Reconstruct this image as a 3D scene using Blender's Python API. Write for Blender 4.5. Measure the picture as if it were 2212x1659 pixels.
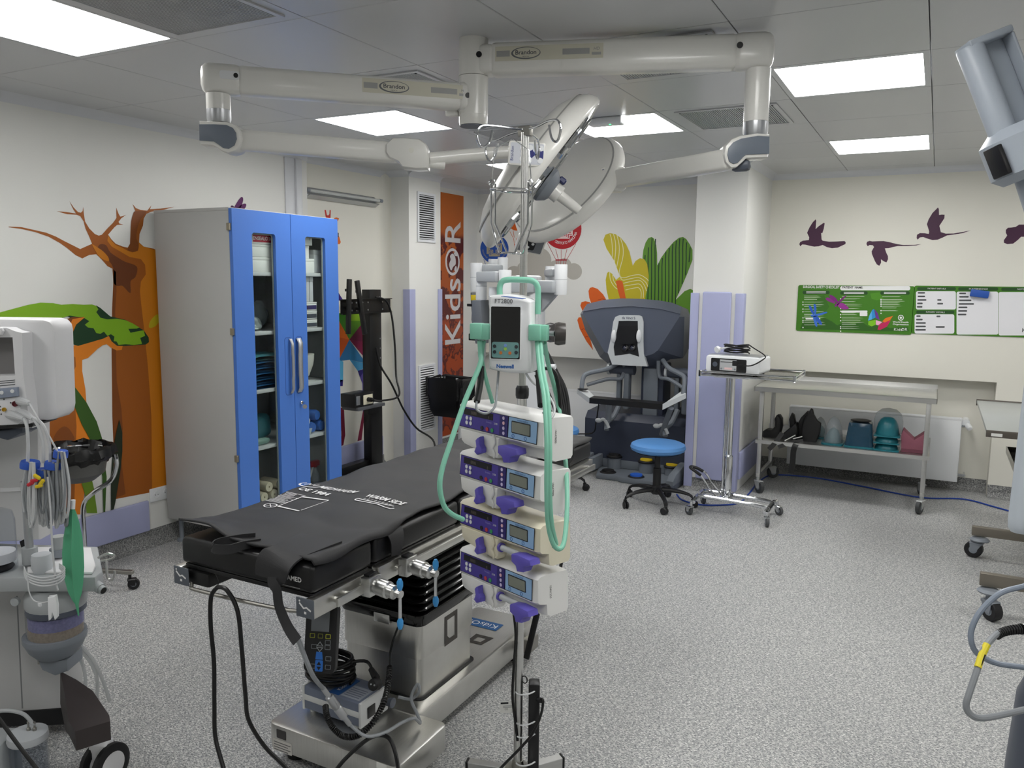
import bpy, bmesh, math, random
from mathutils import Matrix, Vector, Euler
random.seed(7)
PI = math.pi
V = Vector
scene = bpy.context.scene
col = scene.collection
for o in list(bpy.data.objects):
    bpy.data.objects.remove(o, do_unlink=True)

# ------------------------------------------------------------------ camera
EYE = V((0.0, 0.0, 1.65)); FOC = 1724.0; CXP, CYP = 1106.0, 829.5
_yaw, _pit, _rol = math.radians(-27.856), math.radians(-7.434), math.radians(-0.6)
_f = V((math.sin(_yaw)*math.cos(_pit), math.cos(_yaw)*math.cos(_pit), math.sin(_pit)))
_r = V((math.cos(_yaw), -math.sin(_yaw), 0)); _d = _f.cross(_r)
CR = _r*math.cos(_rol) + _d*math.sin(_rol)      # right
CD = _d*math.cos(_rol) - _r*math.sin(_rol)      # down
CF = _f                                          # forward
cd = bpy.data.cameras.new('camera'); cam = bpy.data.objects.new('camera', cd); col.objects.link(cam)
m = Matrix((CR, -CD, -CF)).transposed().to_4x4(); m.translation = EYE
cam.matrix_world = m
cd.sensor_fit = 'HORIZONTAL'; cd.sensor_width = 36.0; cd.lens = 36.0*FOC/2212.0
cd.clip_start = 0.05; cd.clip_end = 60
scene.camera = cam

# ------------------------------------------------------------------ world, exposure
w = bpy.data.worlds.new('world'); scene.world = w; w.use_nodes = True
w.node_tree.nodes['Background'].inputs[0].default_value = (0.8, 0.85, 0.9, 1)
w.node_tree.nodes['Background'].inputs[1].default_value = 0.05
scene.view_settings.view_transform = 'Standard'
scene.view_settings.look = 'None'
scene.view_settings.gamma = 1.0
scene.view_settings.use_curve_mapping = False
scene.view_settings.exposure = EXPOSURE = 0.78
PANEL_POWER = 9.5       # emission strength of the ceiling light panels

# ------------------------------------------------------------------ survey helpers: sight line cut with a known plane
def ray(x, y): return CF + CR*((x-CXP)/FOC) + CD*((y-CYP)/FOC)
def PZ(x, y, z=0.0): d = ray(x, y); return EYE + d*((z-EYE.z)/d.z)
def PX(x, y, X): d = ray(x, y); return EYE + d*(X/d.x)
def PY(x, y, Y): d = ray(x, y); return EYE + d*(Y/d.y)
def PD(x, y, D): return EYE + ray(x, y)*D

# ------------------------------------------------------------------ materials
MATS = {}
def srgb(c):
    if isinstance(c, str):
        c = c.lstrip('#'); c = [int(c[i:i+2], 16) for i in (0, 2, 4)]
    out = []
    for v in c:
        v = v/255.0
        out.append(v/12.92 if v <= .04045 else ((v+.055)/1.055)**2.4)
    return tuple(out)+(1.0,)
def mat(name, color=(200, 200, 200), rough=.5, metal=0.0, noise=0.0, nscale=40.0, bump=0.0, bscale=200.0, emit=None, estr=0,
        trans=0.0, alpha=1.0, spec=.5, coat=0.0, ior=1.45, stretch=None):
    if name in MATS: return MATS[name]
    m = bpy.data.materials.new(name); m.use_nodes = True; MATS[name] = m
    nt = m.node_tree; b = nt.nodes['Principled BSDF']
    c = srgb(color)
    b.inputs['Base Color'].default_value = c
    b.inputs['Roughness'].default_value = rough; b.inputs['Metallic'].default_value = metal
    b.inputs['Specular IOR Level'].default_value = spec; b.inputs['Coat Weight'].default_value = coat
    b.inputs['IOR'].default_value = ior
    if trans: b.inputs['Transmission Weight'].default_value = trans
    if alpha < 1: b.inputs['Alpha'].default_value = alpha
    if emit is not None:
        b.inputs['Emission Color'].default_value = srgb(emit); b.inputs['Emission Strength'].default_value = estr
    if noise or bump:
        tc = nt.nodes.new('ShaderNodeTexCoord'); mp = nt.nodes.new('ShaderNodeMapping')
        nt.links.new(tc.outputs['Object'], mp.inputs['Vector'])
        if stretch: mp.inputs['Scale'].default_value = stretch
        if noise:
            n = nt.nodes.new('ShaderNodeTexNoise'); n.inputs['Scale'].default_value = nscale; n.inputs['Detail'].default_value = 3
            nt.links.new(mp.outputs[0], n.inputs['Vector'])
            mx = nt.nodes.new('ShaderNodeMix'); mx.data_type = 'RGBA'
            mx.inputs['A'].default_value = tuple(max(0, v*(1-noise)) for v in c[:3])+(1,)
            mx.inputs['B'].default_value = tuple(min(1, v*(1+noise)) for v in c[:3])+(1,)
            nt.links.new(n.outputs['Fac'], mx.inputs['Factor']); nt.links.new(mx.outputs['Result'], b.inputs['Base Color'])
        if bump:
            n2 = nt.nodes.new('ShaderNodeTexNoise'); n2.inputs['Scale'].default_value = bscale; n2.inputs['Detail'].default_value = 4
            nt.links.new(mp.outputs[0], n2.inputs['Vector'])
            bp = nt.nodes.new('ShaderNodeBump'); bp.inputs['Strength'].default_value = bump; bp.inputs['Distance'].default_value = .002
            nt.links.new(n2.outputs['Fac'], bp.inputs['Height']); nt.links.new(bp.outputs[0], b.inputs['Normal'])
    return m
def brushed(name, color, rough=.3, stretch=(1, 1, 60)):
    return mat(name, color, rough=rough, metal=1.0, noise=.12, nscale=12, bump=.05, bscale=30, stretch=stretch)
WHITE_WALL = mat('white wall paint', (226, 226, 222), .55, bump=.04, bscale=350, noise=.02, nscale=3)
CREAM_WALL = mat('cream wall paint', (227, 225, 215), .55, bump=.04, bscale=350, noise=.02, nscale=3)
COVE_W = mat('white cove trim', (214, 216, 220), .4, noise=.02, nscale=5)
CEIL_P = mat('ceiling panel coated metal', (196, 197, 199), .3, noise=.03, nscale=1.5)
GUARD = mat('lilac wall guard vinyl', (166, 170, 205), .42, bump=.05, bscale=500, noise=.03, nscale=8)
STEEL = brushed('brushed stainless steel', (206, 206, 204), .3)
STEEL_D = brushed('satin steel', (160, 158, 152), .4)
CHROME = mat('chrome', (215, 217, 220), .08, metal=1, noise=.02, nscale=5)
ALU = mat('satin aluminium', (185, 187, 190), .35, metal=.9, noise=.04, nscale=9)
BLACK_PL = mat('black plastic', (22, 22, 24), .4, noise=.1, nscale=30)
BLACK_RUB = mat('black rubber', (24, 24, 26), .55, noise=.1, nscale=60, bump=.08, bscale=120)
BLACK_MET = mat('black powder coat', (20, 20, 21), .38, bump=.06, bscale=600, noise=.08, nscale=20)
WHITE_PL = mat('white plastic', (226, 228, 230), .35, noise=.02, nscale=6)
OFFWHITE = mat('ivory enamel', (222, 221, 212), .3, noise=.02, nscale=4)
GREY_PL = mat('grey plastic', (128, 134, 142), .45, noise=.04, nscale=9)
LGREY_PL = mat('light grey plastic', (188, 192, 196), .42, noise=.03, nscale=9)
DGREY_PL = mat('dark slate plastic', (78, 84, 96), .42, noise=.05, nscale=9)
CABLE_BK = mat('black cable jacket', (16, 16, 17), .42, noise=.1, nscale=40)
CABLE_GR = mat('grey cable jacket', (142, 146, 150), .42, noise=.06, nscale=40)
CABLE_LG = mat('pale grey cable jacket', (196, 198, 200), .42, noise=.05, nscale=40)
def inkmat(c): return mat('print ink %s' % (c if isinstance(c, str) else '%d_%d_%d' % tuple(c)), c, .5, noise=.02, nscale=5)
INK_W = inkmat((235, 235, 235)); INK_K = inkmat((25, 25, 28))
def glassmat(name, color, alpha, rough=.05):
    m = mat(name, color, rough, alpha=alpha, noise=.02, nscale=4); return m
def paneglass(name, tint, refl=.06):
    m = bpy.data.materials.new(name); m.use_nodes = True; nt = m.node_tree; nt.nodes.remove(nt.nodes['Principled BSDF'])
    tr = nt.nodes.new('ShaderNodeBsdfTransparent'); tr.inputs[0].default_value = srgb(tint)
    gl = nt.nodes.new('ShaderNodeBsdfGlossy'); gl.inputs['Roughness'].default_value = .03
    lw = nt.nodes.new('ShaderNodeLayerWeight'); lw.inputs[0].default_value = .5
    fr = nt.nodes.new('ShaderNodeMath'); fr.operation = 'POWER'; fr.inputs[1].default_value = 5; nt.links.new(lw.outputs['Facing'], fr.inputs[0])
    ns = nt.nodes.new('ShaderNodeTexNoise'); ns.inputs['Scale'].default_value = 2
    mm = nt.nodes.new('ShaderNodeMath'); mm.operation = 'MULTIPLY_ADD'; mm.inputs[1].default_value = .02; nt.links.new(ns.outputs['Fac'], mm.inputs[0]); nt.links.new(fr.outputs[0], mm.inputs[2])
    mx = nt.nodes.new('ShaderNodeMixShader'); nt.links.new(mm.outputs[0], mx.inputs[0]); nt.links.new(tr.outputs[0], mx.inputs[1]); nt.links.new(gl.outputs[0], mx.inputs[2])
    nt.links.new(mx.outputs[0], nt.nodes['Material Output'].inputs[0]); return m
GLASS = paneglass('clear door glass', (246, 249, 248))
CLEARPL = glassmat('clear plastic', (215, 222, 228), .3, .08)

# speckled floor sheet
def floor_material(name, dark):
    m = bpy.data.materials.new(name); m.use_nodes = True
    nt = m.node_tree; b = nt.nodes['Principled BSDF']; b.inputs['Roughness'].default_value = .5
    tc = nt.nodes.new('ShaderNodeTexCoord')
    def fleck(scale, seed, lo, hi, aniso):
        mp = nt.nodes.new('ShaderNodeMapping'); mp.inputs['Rotation'].default_value = (0, 0, seed); mp.inputs['Scale'].default_value = (1, aniso, 1)
        mp.inputs['Location'].default_value = (seed*3, seed*7, seed)
        n = nt.nodes.new('ShaderNodeTexNoise'); n.inputs['Scale'].default_value = scale; n.inputs['Detail'].default_value = 2.5; n.inputs['Roughness'].default_value = .65
        r = nt.nodes.new('ShaderNodeMapRange'); r.inputs['From Min'].default_value = lo; r.inputs['From Max'].default_value = hi
        nt.links.new(tc.outputs['Object'], mp.inputs[0]); nt.links.new(mp.outputs[0], n.inputs['Vector']); nt.links.new(n.outputs['Fac'], r.inputs['Value'])
        return r.outputs[0]
    def mixc(fac, a, c):
        x = nt.nodes.new('ShaderNodeMix'); x.data_type = 'RGBA'; nt.links.new(fac, x.inputs['Factor'])
        if isinstance(a, tuple): x.inputs['A'].default_value = a
        else: nt.links.new(a, x.inputs['A'])
        x.inputs['B'].default_value = c
        return x.outputs['Result']
    k = .78 if dark else 1.0
    def cc(*v): return srgb([q*k for q in v])
    c = mixc(fleck(95, 0.3, .46, .56, 1.5), cc(150, 151, 151), cc(188, 188, 186))
    c = mixc(fleck(120, 1.1, .52, .58, 1.8), c, cc(104, 106, 110))
    c = mixc(fleck(90, 2.3, .57, .61, 2.2), c, cc(222, 222, 219))
    c = mixc(fleck(130, 4.1, .61, .64, 2.0), c, cc(44, 45, 50))
    nt.links.new(c, b.inputs['Base Color'])
    return m
FLOOR_M = floor_material('speckled vinyl floor', False)
SKIRT_M = floor_material('speckled vinyl skirting', True)

# ------------------------------------------------------------------ mesh builder
def frame(o, x, y=None, z=None):
    """4x4 with origin o; axes x,y,z (right-handed, orthonormalised from two of them)"""
    o = V(o)
    if z is None:
        x = V(x).normalized(); y = V(y); z = x.cross(y).normalized(); y = z.cross(x)
    elif y is None:
        z = V(z).normalized(); x = V(x); y = z.cross(x).normalized(); x = y.cross(z)
    M = Matrix((x, y, z)).transposed().to_4x4(); M.translation = o
    return M
def T(x, y, z): return Matrix.Translation((x, y, z))
def RZ(a): return Matrix.Rotation(a, 4, 'Z')
def RX(a): return Matrix.Rotation(a, 4, 'X')
def RY(a): return Matrix.Rotation(a, 4, 'Y')
class MB:
    def __init__(s): s.v = []; s.f = []
    def add(s, vs, fs, M=None):
        n = len(s.v)
        s.v += [tuple(M @ V(p)) for p in vs] if M is not None else [tuple(p) for p in vs]
        s.f += [tuple(i+n for i in f) for f in fs]; return s
    def addbm(s, bm, M=None):
        bm.verts.index_update()
        s.add([v.co.copy() for v in bm.verts], [[v.index for v in f.verts] for f in bm.faces], M); bm.free(); return s
    def box(s, c, size, bev=0, seg=2, M=None):
        bm = bmesh.new(); bmesh.ops.create_cube(bm, size=1.0)
        for v in bm.verts: v.co = V((v.co.x*size[0]+c[0], v.co.y*size[1]+c[1], v.co.z*size[2]+c[2]))
        if bev > 0:
            bev = min(bev, min(size)*.49)
            bmesh.ops.bevel(bm, geom=bm.edges[:], offset=bev, segments=seg, profile=.5, affect='EDGES')
        return s.addbm(bm, M)
    def b2(s, lo, hi, bev=0, seg=2, M=None):
        return s.box([(a+b)/2 for a, b in zip(lo, hi)], [abs(b-a) for a, b in zip(lo, hi)], bev, seg, M)
    def cyl(s, p0, p1, r, r2=None, n=20, caps=True, M=None):
        p0, p1 = V(p0), V(p1); r2 = r if r2 is None else r2
        z = (p1-p0).normalized(); x = z.orthogonal().normalized(); y = z.cross(x)
        vs = []; fs = []
        for k in range(n):
            a = 2*PI*k/n; d = x*math.cos(a)+y*math.sin(a)
            vs += [p0+d*r, p1+d*r2]
        for k in range(n):
            a, b = 2*k, 2*((k+1) % n); fs.append((a, b, b+1, a+1))
        if caps: fs.append(tuple(2*k for k in reversed(range(n)))); fs.append(tuple(2*k+1 for k in range(n)))
        return s.add(vs, fs, M)
    def lathe(s, prof, n=28, M=None, closed=False):
        """profile [(r,z)] about z"""
        vs = []; fs = []; L = len(prof)
        for k in range(n):
            a = 2*PI*k/n
            vs += [(r*math.cos(a), r*math.sin(a), z) for r, z in prof]
        for k in range(n):
            b = (k+1) % n
            for i in range(L-1 if not closed else L):
                j = (i+1) % L
                fs.append((k*L+i, b*L+i, b*L+j, k*L+j))
        if not closed:
            if prof[0][0] > 1e-6: fs.append(tuple(k*L for k in reversed(range(n))))
            if prof[-1][0] > 1e-6: fs.append(tuple(k*L+L-1 for k in range(n)))
        return s.add(vs, fs, M)
    def tube(s, pts, r, n=8, closed=False, M=None, flat=1.0):
        pts = [V(p) for p in pts]; N = len(pts); rs = r if isinstance(r, (list, tuple)) else [r]*N
        vs = []; fs = []; x = None
        for i in range(N):
            if closed: t = pts[(i+1) % N]-pts[i-1]
            else: t = pts[min(i+1, N-1)]-pts[max(i-1, 0)]
            t = t.normalized() if t.length > 1e-9 else V((0, 0, 1))
            if x is None: x = t.orthogonal().normalized()
            else:
                x = x-t*x.dot(t); x = x.normalized() if x.length > 1e-6 else t.orthogonal().normalized()
            y = t.cross(x)
            for k in range(n):
                a = 2*PI*k/n; vs.append(pts[i]+(x*math.cos(a)+y*math.sin(a)*flat)*rs[i])
        for i in range(N if closed else N-1):
            j = (i+1) % N
            for k in range(n):
                l = (k+1) % n; fs.append((i*n+k, i*n+l, j*n+l, j*n+k))
        if not closed: fs.append(tuple(reversed(range(n)))); fs.append(tuple((N-1)*n+k for k in range(n)))
        return s.add(vs, fs, M)
    def prism(s, poly, z0, z1, M=None, holes=(), bev=0, seg=2):
        """2-D outline (optionally with holes) in xy, extruded z0..z1"""
        bm = bmesh.new(); edges = []
        for lp in [poly]+list(holes):
            vv = [bm.verts.new((p[0], p[1], z0)) for p in lp]
            edges += [bm.edges.new((vv[i], vv[(i+1) % len(vv)])) for i in range(len(vv))]
        if holes:
            bmesh.ops.triangle_fill(bm, edges=edges, use_beauty=True)
        else:
            area = sum(poly[i][0]*poly[(i+1) % len(poly)][1]-poly[(i+1) % len(poly)][0]*poly[i][1] for i in range(len(poly)))
            vl = list(bm.verts)
            bm.faces.new(vl if area > 0 else vl[::-1])
        bm.normal_update()
        for f in bm.faces:
            if f.normal.z > 0: f.normal_flip()
        if abs(z1-z0) > 1e-9:
            r = bmesh.ops.extrude_face_region(bm, geom=bm.faces[:])
            for e in r['geom']:
                if isinstance(e, bmesh.types.BMVert): e.co.z = z1
            bmesh.ops.recalc_face_normals(bm, faces=bm.faces[:])
            if bev > 0:
                be = [e for e in bm.edges if len(e.link_faces) == 2 and e.calc_face_angle(0) > .6 and abs(e.verts[0].co.z-e.verts[1].co.z) < 1e-7]
                bmesh.ops.bevel(bm, geom=be, offset=bev, segments=seg, profile=.5, affect='EDGES')
        return s.addbm(bm, M)
    def ell(s, c, r, nu=20, nv=12, M=None):
        if not isinstance(r, (tuple, list)): r = (r, r, r)
        vs = []; fs = []
        for i in range(nv+1):
            th = PI*i/nv
            for k in range(nu):
                a = 2*PI*k/nu; vs.append((c[0]+r[0]*math.sin(th)*math.cos(a), c[1]+r[1]*math.sin(th)*math.sin(a), c[2]+r[2]*math.cos(th)))
        for i in range(nv):
            for k in range(nu):
                l = (k+1) % nu; fs.append((i*nu+k, (i+1)*nu+k, (i+1)*nu+l, i*nu+l))
        return s.add(vs, fs, M)
    def loft(s, rings, caps=True, M=None, closed=False):
        n = len(rings[0]); vs = [p for r in rings for p in r]; fs = []
        for i in range(len(rings)-(0 if closed else 1)):
            j = (i+1) % len(rings)
            for k in range(n):
                l = (k+1) % n; fs.append((i*n+k, i*n+l, j*n+l, j*n+k))
        if caps and not closed: fs.append(tuple(reversed(range(n)))); fs.append(tuple((len(rings)-1)*n+k for k in range(n)))
        return s.add(vs, fs, M)
    def grid(s, fn, nu, nv, M=None):
        vs = [fn(i/nu, j/nv) for j in range(nv+1) for i in range(nu+1)]
        fs = [(j*(nu+1)+i, j*(nu+1)+i+1, (j+1)*(nu+1)+i+1, (j+1)*(nu+1)+i) for j in range(nv) for i in range(nu)]
        return s.add(vs, fs, M)
    def mesh(s, name, ang=35):
        me = bpy.data.meshes.new(name); me.from_pydata(s.v, [], s.f)
        bm = bmesh.new(); bm.from_mesh(me)
        bmesh.ops.remove_doubles(bm, verts=bm.verts[:], dist=1e-6)
        bmesh.ops.recalc_face_normals(bm, faces=bm.faces[:])
        for f in bm.faces: f.smooth = True
        bm.to_mesh(me); bm.free()
        me.set_sharp_from_angle(angle=math.radians(ang))
        return me
MW = {}
def link(o, parent=None):
    col.objects.link(o)
    if parent is not None: o.parent = parent
    return o
def obj(name, mb, material, parent=None, world=False, ang=35, label=None):
    me = mb.mesh(name, ang) if isinstance(mb, MB) else mb
    if world and parent is not None: me.transform(worldof(parent).inverted())
    o = bpy.data.objects.new(name, me); link(o, parent)
    if material is not None:
        me.materials.clear(); me.materials.append(material)
    MW[o.name] = worldof(parent).copy() if parent is not None else Matrix()
    if label: o['label'] = label
    return o
def worldof(o): return MW.get(o.name, Matrix()) if o is not None else Matrix()
def thing(name, label, cat, M=(0, 0, 0), group=None):
    o = bpy.data.objects.new(name, None); col.objects.link(o); o.empty_display_size = .1
    M = M if isinstance(M, Matrix) else T(*M)
    o.matrix_world = M; MW[o.name] = M.copy()
    o['label'] = label; o['category'] = cat
    if group: o['group'] = group
    return o
def tag(o, label, cat, group=None):
    o['label'] = label; o['category'] = cat
    if group: o['group'] = group
    return o
def struct(name, mb, material, ang=35):
    o = obj(name, mb, material, ang=ang); o['kind'] = 'structure'; return o
def dup(src, M=None, label=None, group=None):
    c = src.copy(); col.objects.link(c)
    if M is not None: c.matrix_world = M
    MW[c.name] = M.copy() if M is not None else worldof(src)
    if label: c['label'] = label
    if group: c['group'] = group
    for ch in src.children:
        k = ch.copy(); col.objects.link(k); k.parent = c; MW[k.name] = MW[c.name]
        for g in ch.children:
            q = g.copy(); col.objects.link(q); q.parent = k; MW[q.name] = MW[c.name]
    return c
# splines
def crom(pts, k=5, closed=False):
    P = [V(p) for p in pts]; n = len(P); out = []
    rng = range(n) if closed else range(n-1)
    for i in rng:
        p0 = P[i-1] if (closed or i > 0) else P[i]; p1 = P[i]; p2 = P[(i+1) % n]; p3 = P[(i+2) % n] if (closed or i+2 < n) else p2
        for j in range(k):
            t = j/k
            out.append(.5*((2*p1)+(p2-p0)*t+(2*p0-5*p1+4*p2-p3)*t*t+(3*p1-p0-3*p2+p3)*t**3))
    if not closed: out.append(P[-1])
    return out
def rrect(x0, y0, x1, y1, r, n=4):
    out = []
    for cx, cy, a in ((x1-r, y1-r, 0), (x0+r, y1-r, 90), (x0+r, y0+r, 180), (x1-r, y0+r, 270)):
        for i in range(n+1):
            t = math.radians(a+90*i/n); out.append((cx+r*math.cos(t), cy+r*math.sin(t)))
    return out
def circ(cx, cy, r, n=32, ry=None):
    ry = r if ry is None else ry
    return [(cx+r*math.cos(2*PI*i/n), cy+ry*math.sin(2*PI*i/n)) for i in range(n)]
# lettering: flat print raised a hair from its surface
def text(s, size, material, M, parent=None, world=True, ax='CENTER', ay='CENTER', name='lettering', bold=0.0, sx=1.0, shear=0.0, ext=.0004, width=None, label=None):
    cu = bpy.data.curves.new('txt', 'FONT'); cu.body = s; cu.size = size; cu.align_x = ax; cu.align_y = ay
    cu.offset = bold; cu.shear = shear; cu.resolution_u = 3; cu.extrude = 0
    o = bpy.data.objects.new('txt', cu); col.objects.link(o)
    dg = bpy.context.evaluated_depsgraph_get()
    me = bpy.data.meshes.new_from_object(o.evaluated_get(dg))
    bpy.data.objects.remove(o, do_unlink=True); bpy.data.curves.remove(cu)
    if width and len(me.vertices):
        xs = [v.co.x for v in me.vertices]; sx = width/max(1e-6, max(xs)-min(xs))
    me.transform(M @ Matrix.Diagonal((sx, 1, 1, 1)) @ T(0, 0, ext))
    me.name = name
    for p in me.polygons: p.use_smooth = False
    return obj(name, me, material, parent, world=world, label=label)
# flat print: 2-D outlines on a plane given by a map fn(x,y)->world
def decal(name, loops, fn, material, parent=None, holes=(), smooth=0, label=None):
    """loops: list of outlines; each filled; drawn through fn"""
    mb = MB()
    if loops and not isinstance(loops[0][0], (tuple, list, Vector)): loops = [loops]
    for lp in loops:
        if smooth: lp = [(p.x, p.y) for p in crom([(a, b, 0) for a, b in lp], smooth, True)]
        bm = bmesh.new(); edges = []
        for L in [lp]+list(holes):
            vv = [bm.verts.new((p[0], p[1], 0)) for p in L]
            edges += [bm.edges.new((vv[i], vv[(i+1) % len(vv)])) for i in range(len(vv))]
        bmesh.ops.triangle_fill(bm, edges=edges, use_beauty=True)
        for v in bm.verts: v.co = fn(v.co.x, v.co.y)
        mb.addbm(bm)
    me = bpy.data.meshes.new(name); me.from_pydata(mb.v, [], mb.f)
    ctr = sum((V(p) for p in mb.v), V())/max(1, len(mb.v))
    bm = bmesh.new(); bm.from_mesh(me)
    bm.normal_update()
    for f in bm.faces:
        if f.normal.dot(EYE-ctr) < 0: f.normal_flip()
    bm.to_mesh(me); bm.free()
    return obj(name, me, material, parent, world=True, label=label)
def stroke(pts, w):
    """outline polygon of a polyline of width w (2-D)"""
    L, Rr = [], []
    P = [V((p[0], p[1], 0)) for p in pts]
    for i in range(len(P)):
        t = (P[min(i+1, len(P)-1)]-P[max(i-1, 0)]).normalized(); n = V((-t.y, t.x, 0))
        L.append(P[i]+n*w/2); Rr.append(P[i]-n*w/2)
    return [(p.x, p.y) for p in L+Rr[::-1]]
def zoomed(ox, oy, s):
    return lambda pts: [(ox+x*s, oy+y*s) for x, y in pts]
# ================================================================== THE ROOM
XL, YB, ZC = -4.19, 7.14, 2.55          # left wall plane, back wall plane, ceiling plane
XR, YF = 3.0, -2.6
XREC = -4.26; Y1, Y2 = 4.64, 5.68; XCOL = -4.007; Y3 = 6.17
CX0, CX1, CY0 = -1.69, -1.302, 6.2       # free pier on the back wall
SILL = .905; YN = 7.30; XN = .45
struct('floor', MB().b2((XL-.3, YF-.2, -.06), (XR+.2, YB+.4, 0)), FLOOR_M)
struct('wall_left', MB().b2((XL-.2, YF, 0), (XL, Y1, ZC+.1)), WHITE_WALL)
# recess with the mural of the giraffe, concave rounded corner towards the pier
mb = MB().b2((XREC-.15, Y1, 0), (XREC, Y2, ZC+.1))
fil = [(XREC-.001, Y2+.001)]+[(XREC+.07-.07*math.cos(a), Y2-.07+.07*math.sin(a)) for a in [PI/2*i/8 for i in range(9)]][::1]
mb.prism([(p[0], p[1]) for p in fil], 0, ZC+.1)
struct('wall_recess', mb, CREAM_WALL)
mb = MB().b2((XL-.25, Y2, 0), (XCOL, Y3, ZC+.1), .006)
struct('wall_pier', mb, WHITE_WALL)
struct('wall_left_far', MB().b2((XL-.2, Y3, 0), (XL, YN+.2, ZC+.1)), WHITE_WALL)
struct('wall_back', MB().b2((XL, YB, SILL), (CX0, YN+.2, ZC+.1)), WHITE_WALL)
struct('wall_niche', MB().b2((XL, YN, 0), (CX0, YN+.2, SILL)), WHITE_WALL)
struct('wall_pier_free', MB().b2((CX0, CY0, 0), (CX1, YN+.2, ZC+.1), .006), WHITE_WALL)
struct('wall_back_right', MB().b2((CX1, YB, SILL), (XR, YN+.2, ZC+.1)), CREAM_WALL)
struct('wall_niche_right', MB().b2((CX1, YN, 0), (XN, YN+.2, SILL)), CREAM_WALL)
struct('wall_below_right', MB().b2((XN, YB, 0), (XR, YN+.2, SILL)), CREAM_WALL)
struct('wall_right', MB().b2((XR, YF, 0), (XR+.2, YN+.2, ZC+.1)), WHITE_WALL)
struct('wall_front', MB().b2((XL-.2, YF-.2, 0), (XR+.2, YF, ZC+.1)), WHITE_WALL)
# coved skirting of the floor sheet
def skirt(name, a, b, n):
    """a,b 2-D ends on the wall, n wall normal into the room"""
    a, b, n = V((*a, 0)), V((*b, 0)), V((*n, 0)); t = (b-a)
    prof = [(0, 0), (.05, 0), (.03, .008), (.012, .025), (.004, .05), (.003, .1), (0, .1)]
    mb = MB(); mb.loft([[p+n*q[0]+V((0, 0, q[1])) for q in prof] for p in (a, b)])
    return struct(name, mb, SKIRT_M)
skirt('baseboard_left', (XL, YF), (XL, Y1), (1, 0))
skirt('baseboard_recess', (XREC, Y1), (XREC, Y2), (1, 0))
skirt('baseboard_pier', (XCOL, Y2), (XCOL, Y3), (1, 0))
skirt('baseboard_left_far', (XL, Y3), (XL, YN), (1, 0))
skirt('baseboard_back', (XL, YN), (CX0, YN), (0, -1))
skirt('baseboard_back_right', (CX1, YN), (XN, YN), (0, -1))
skirt('baseboard_right', (XN, YB), (XR, YB), (0, -1))
skirt('baseboard_pier_free', (CX0, CY0), (CX1, CY0), (0, -1))
# ceiling: slab with coated metal panels laid in a grid, light panels and air grilles in some cells
ceil = struct('ceiling', MB().b2((XL-.25, YF-.2, ZC+.03), (XR+.2, YN+.2, ZC+.12)), CEIL_P)
xs = [XREC, -3.85, -3.24, -2.64, -2.02, -1.39, -.71, -.09, .55, 1.2, 1.85, 2.5, XR]
ys = [YF, -1.65, -1.0, -.35, .3, .95, 1.6, 2.24, 2.93, 3.61, 4.26, 4.91, 5.57, 6.24, 6.9, YN]
LIGHTS = {(2, 6), (2, 9), (2, 12), (4, 10), (6, 9), (6, 12), (6, 6), (9, 9), (9, 5), (6, 3), (2, 3), (9, 12)}
GRILLES = {(3, 6), (3, 8), (5, 8), (5, 10), (3, 10)}
G = .0035
pcache = {}
for i in range(len(xs)-1):
    for j in range(len(ys)-1):
        if (i, j) in LIGHTS or (i, j) in GRILLES: continue
        sx, sy = xs[i+1]-xs[i]-G, ys[j+1]-ys[j]-G
        k = (round(sx, 4), round(sy, 4))
        if k not in pcache: pcache[k] = MB().box((0, 0, .012), (sx, sy, .024), .002, 1).mesh('ceiling_panel')
        o = obj('ceiling_panel', pcache[k], None, ceil)
        if not pcache[k].materials: pcache[k].materials.append(CEIL_P)
        o.location = ((xs[i]+xs[i+1])/2, (ys[j]+ys[j+1])/2, ZC)
PANEL_M = mat('light panel diffuser', (255, 255, 255), .4, emit=(255, 254, 251), estr=PANEL_POWER)
FRAME_M = mat('light panel frame', (205, 207, 209), .35, noise=.02, nscale=4)
LIGHT_WHERE = {(2, 6): 'by the slatted air grille over the breathing machine', (2, 9): 'over the blue cabinet and lamp arm', (2, 12): 'deep behind the tilted lamp head',
    (4, 10): 'beside the small emergency lamp', (6, 9): 'beside the elbow of the lamp arm', (6, 12): 'above the purple bird stickers'}
for (i, j) in sorted(LIGHTS):
    cx, cy = (xs[i]+xs[i+1])/2, (ys[j]+ys[j+1])/2
    hx, hy = (xs[i+1]-xs[i]-G)/2, (ys[j+1]-ys[j]-G)/2
    t = thing('ceiling_light', 'square white LED ceiling panel %s' % LIGHT_WHERE.get((i, j), {(6, 6): 'on the camera side of the lamp hub', (9, 9): 'right of the panel beside the lamp elbow', (9, 5): 'over the grey equipment boom', (6, 3): 'over the empty floor behind the infusion stand', (2, 3): 'behind the breathing machine', (9, 12): 'over the steel shelf trolleys'}.get((i, j))), 'ceiling light', (cx, cy, ZC), 'LED ceiling panels')
    obj('frame', MB().prism([(-hx, -hy), (hx, -hy), (hx, hy), (-hx, hy)], 0, .024, holes=[rrect(-.283, -.287, .283, .287, .006, 2)]), FRAME_M, t)
    obj('diffuser', MB().b2((-.2825, -.2865, .003), (.2825, .2865, .012)), PANEL_M, t)
GR_D = mat('grille dark void', (92, 95, 98), .6, noise=.1, nscale=20)
GR_M = mat('grille coated metal', (176, 178, 180), .4, noise=.03, nscale=9)
GW = {(3, 6): 'next to the largest light panel', (3, 8): 'behind the left lamp arm', (5, 8): 'behind the right lamp arm', (5, 10): 'by the silver ring of the lamp arm', (3, 10): 'above the wire bottle basket'}
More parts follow.
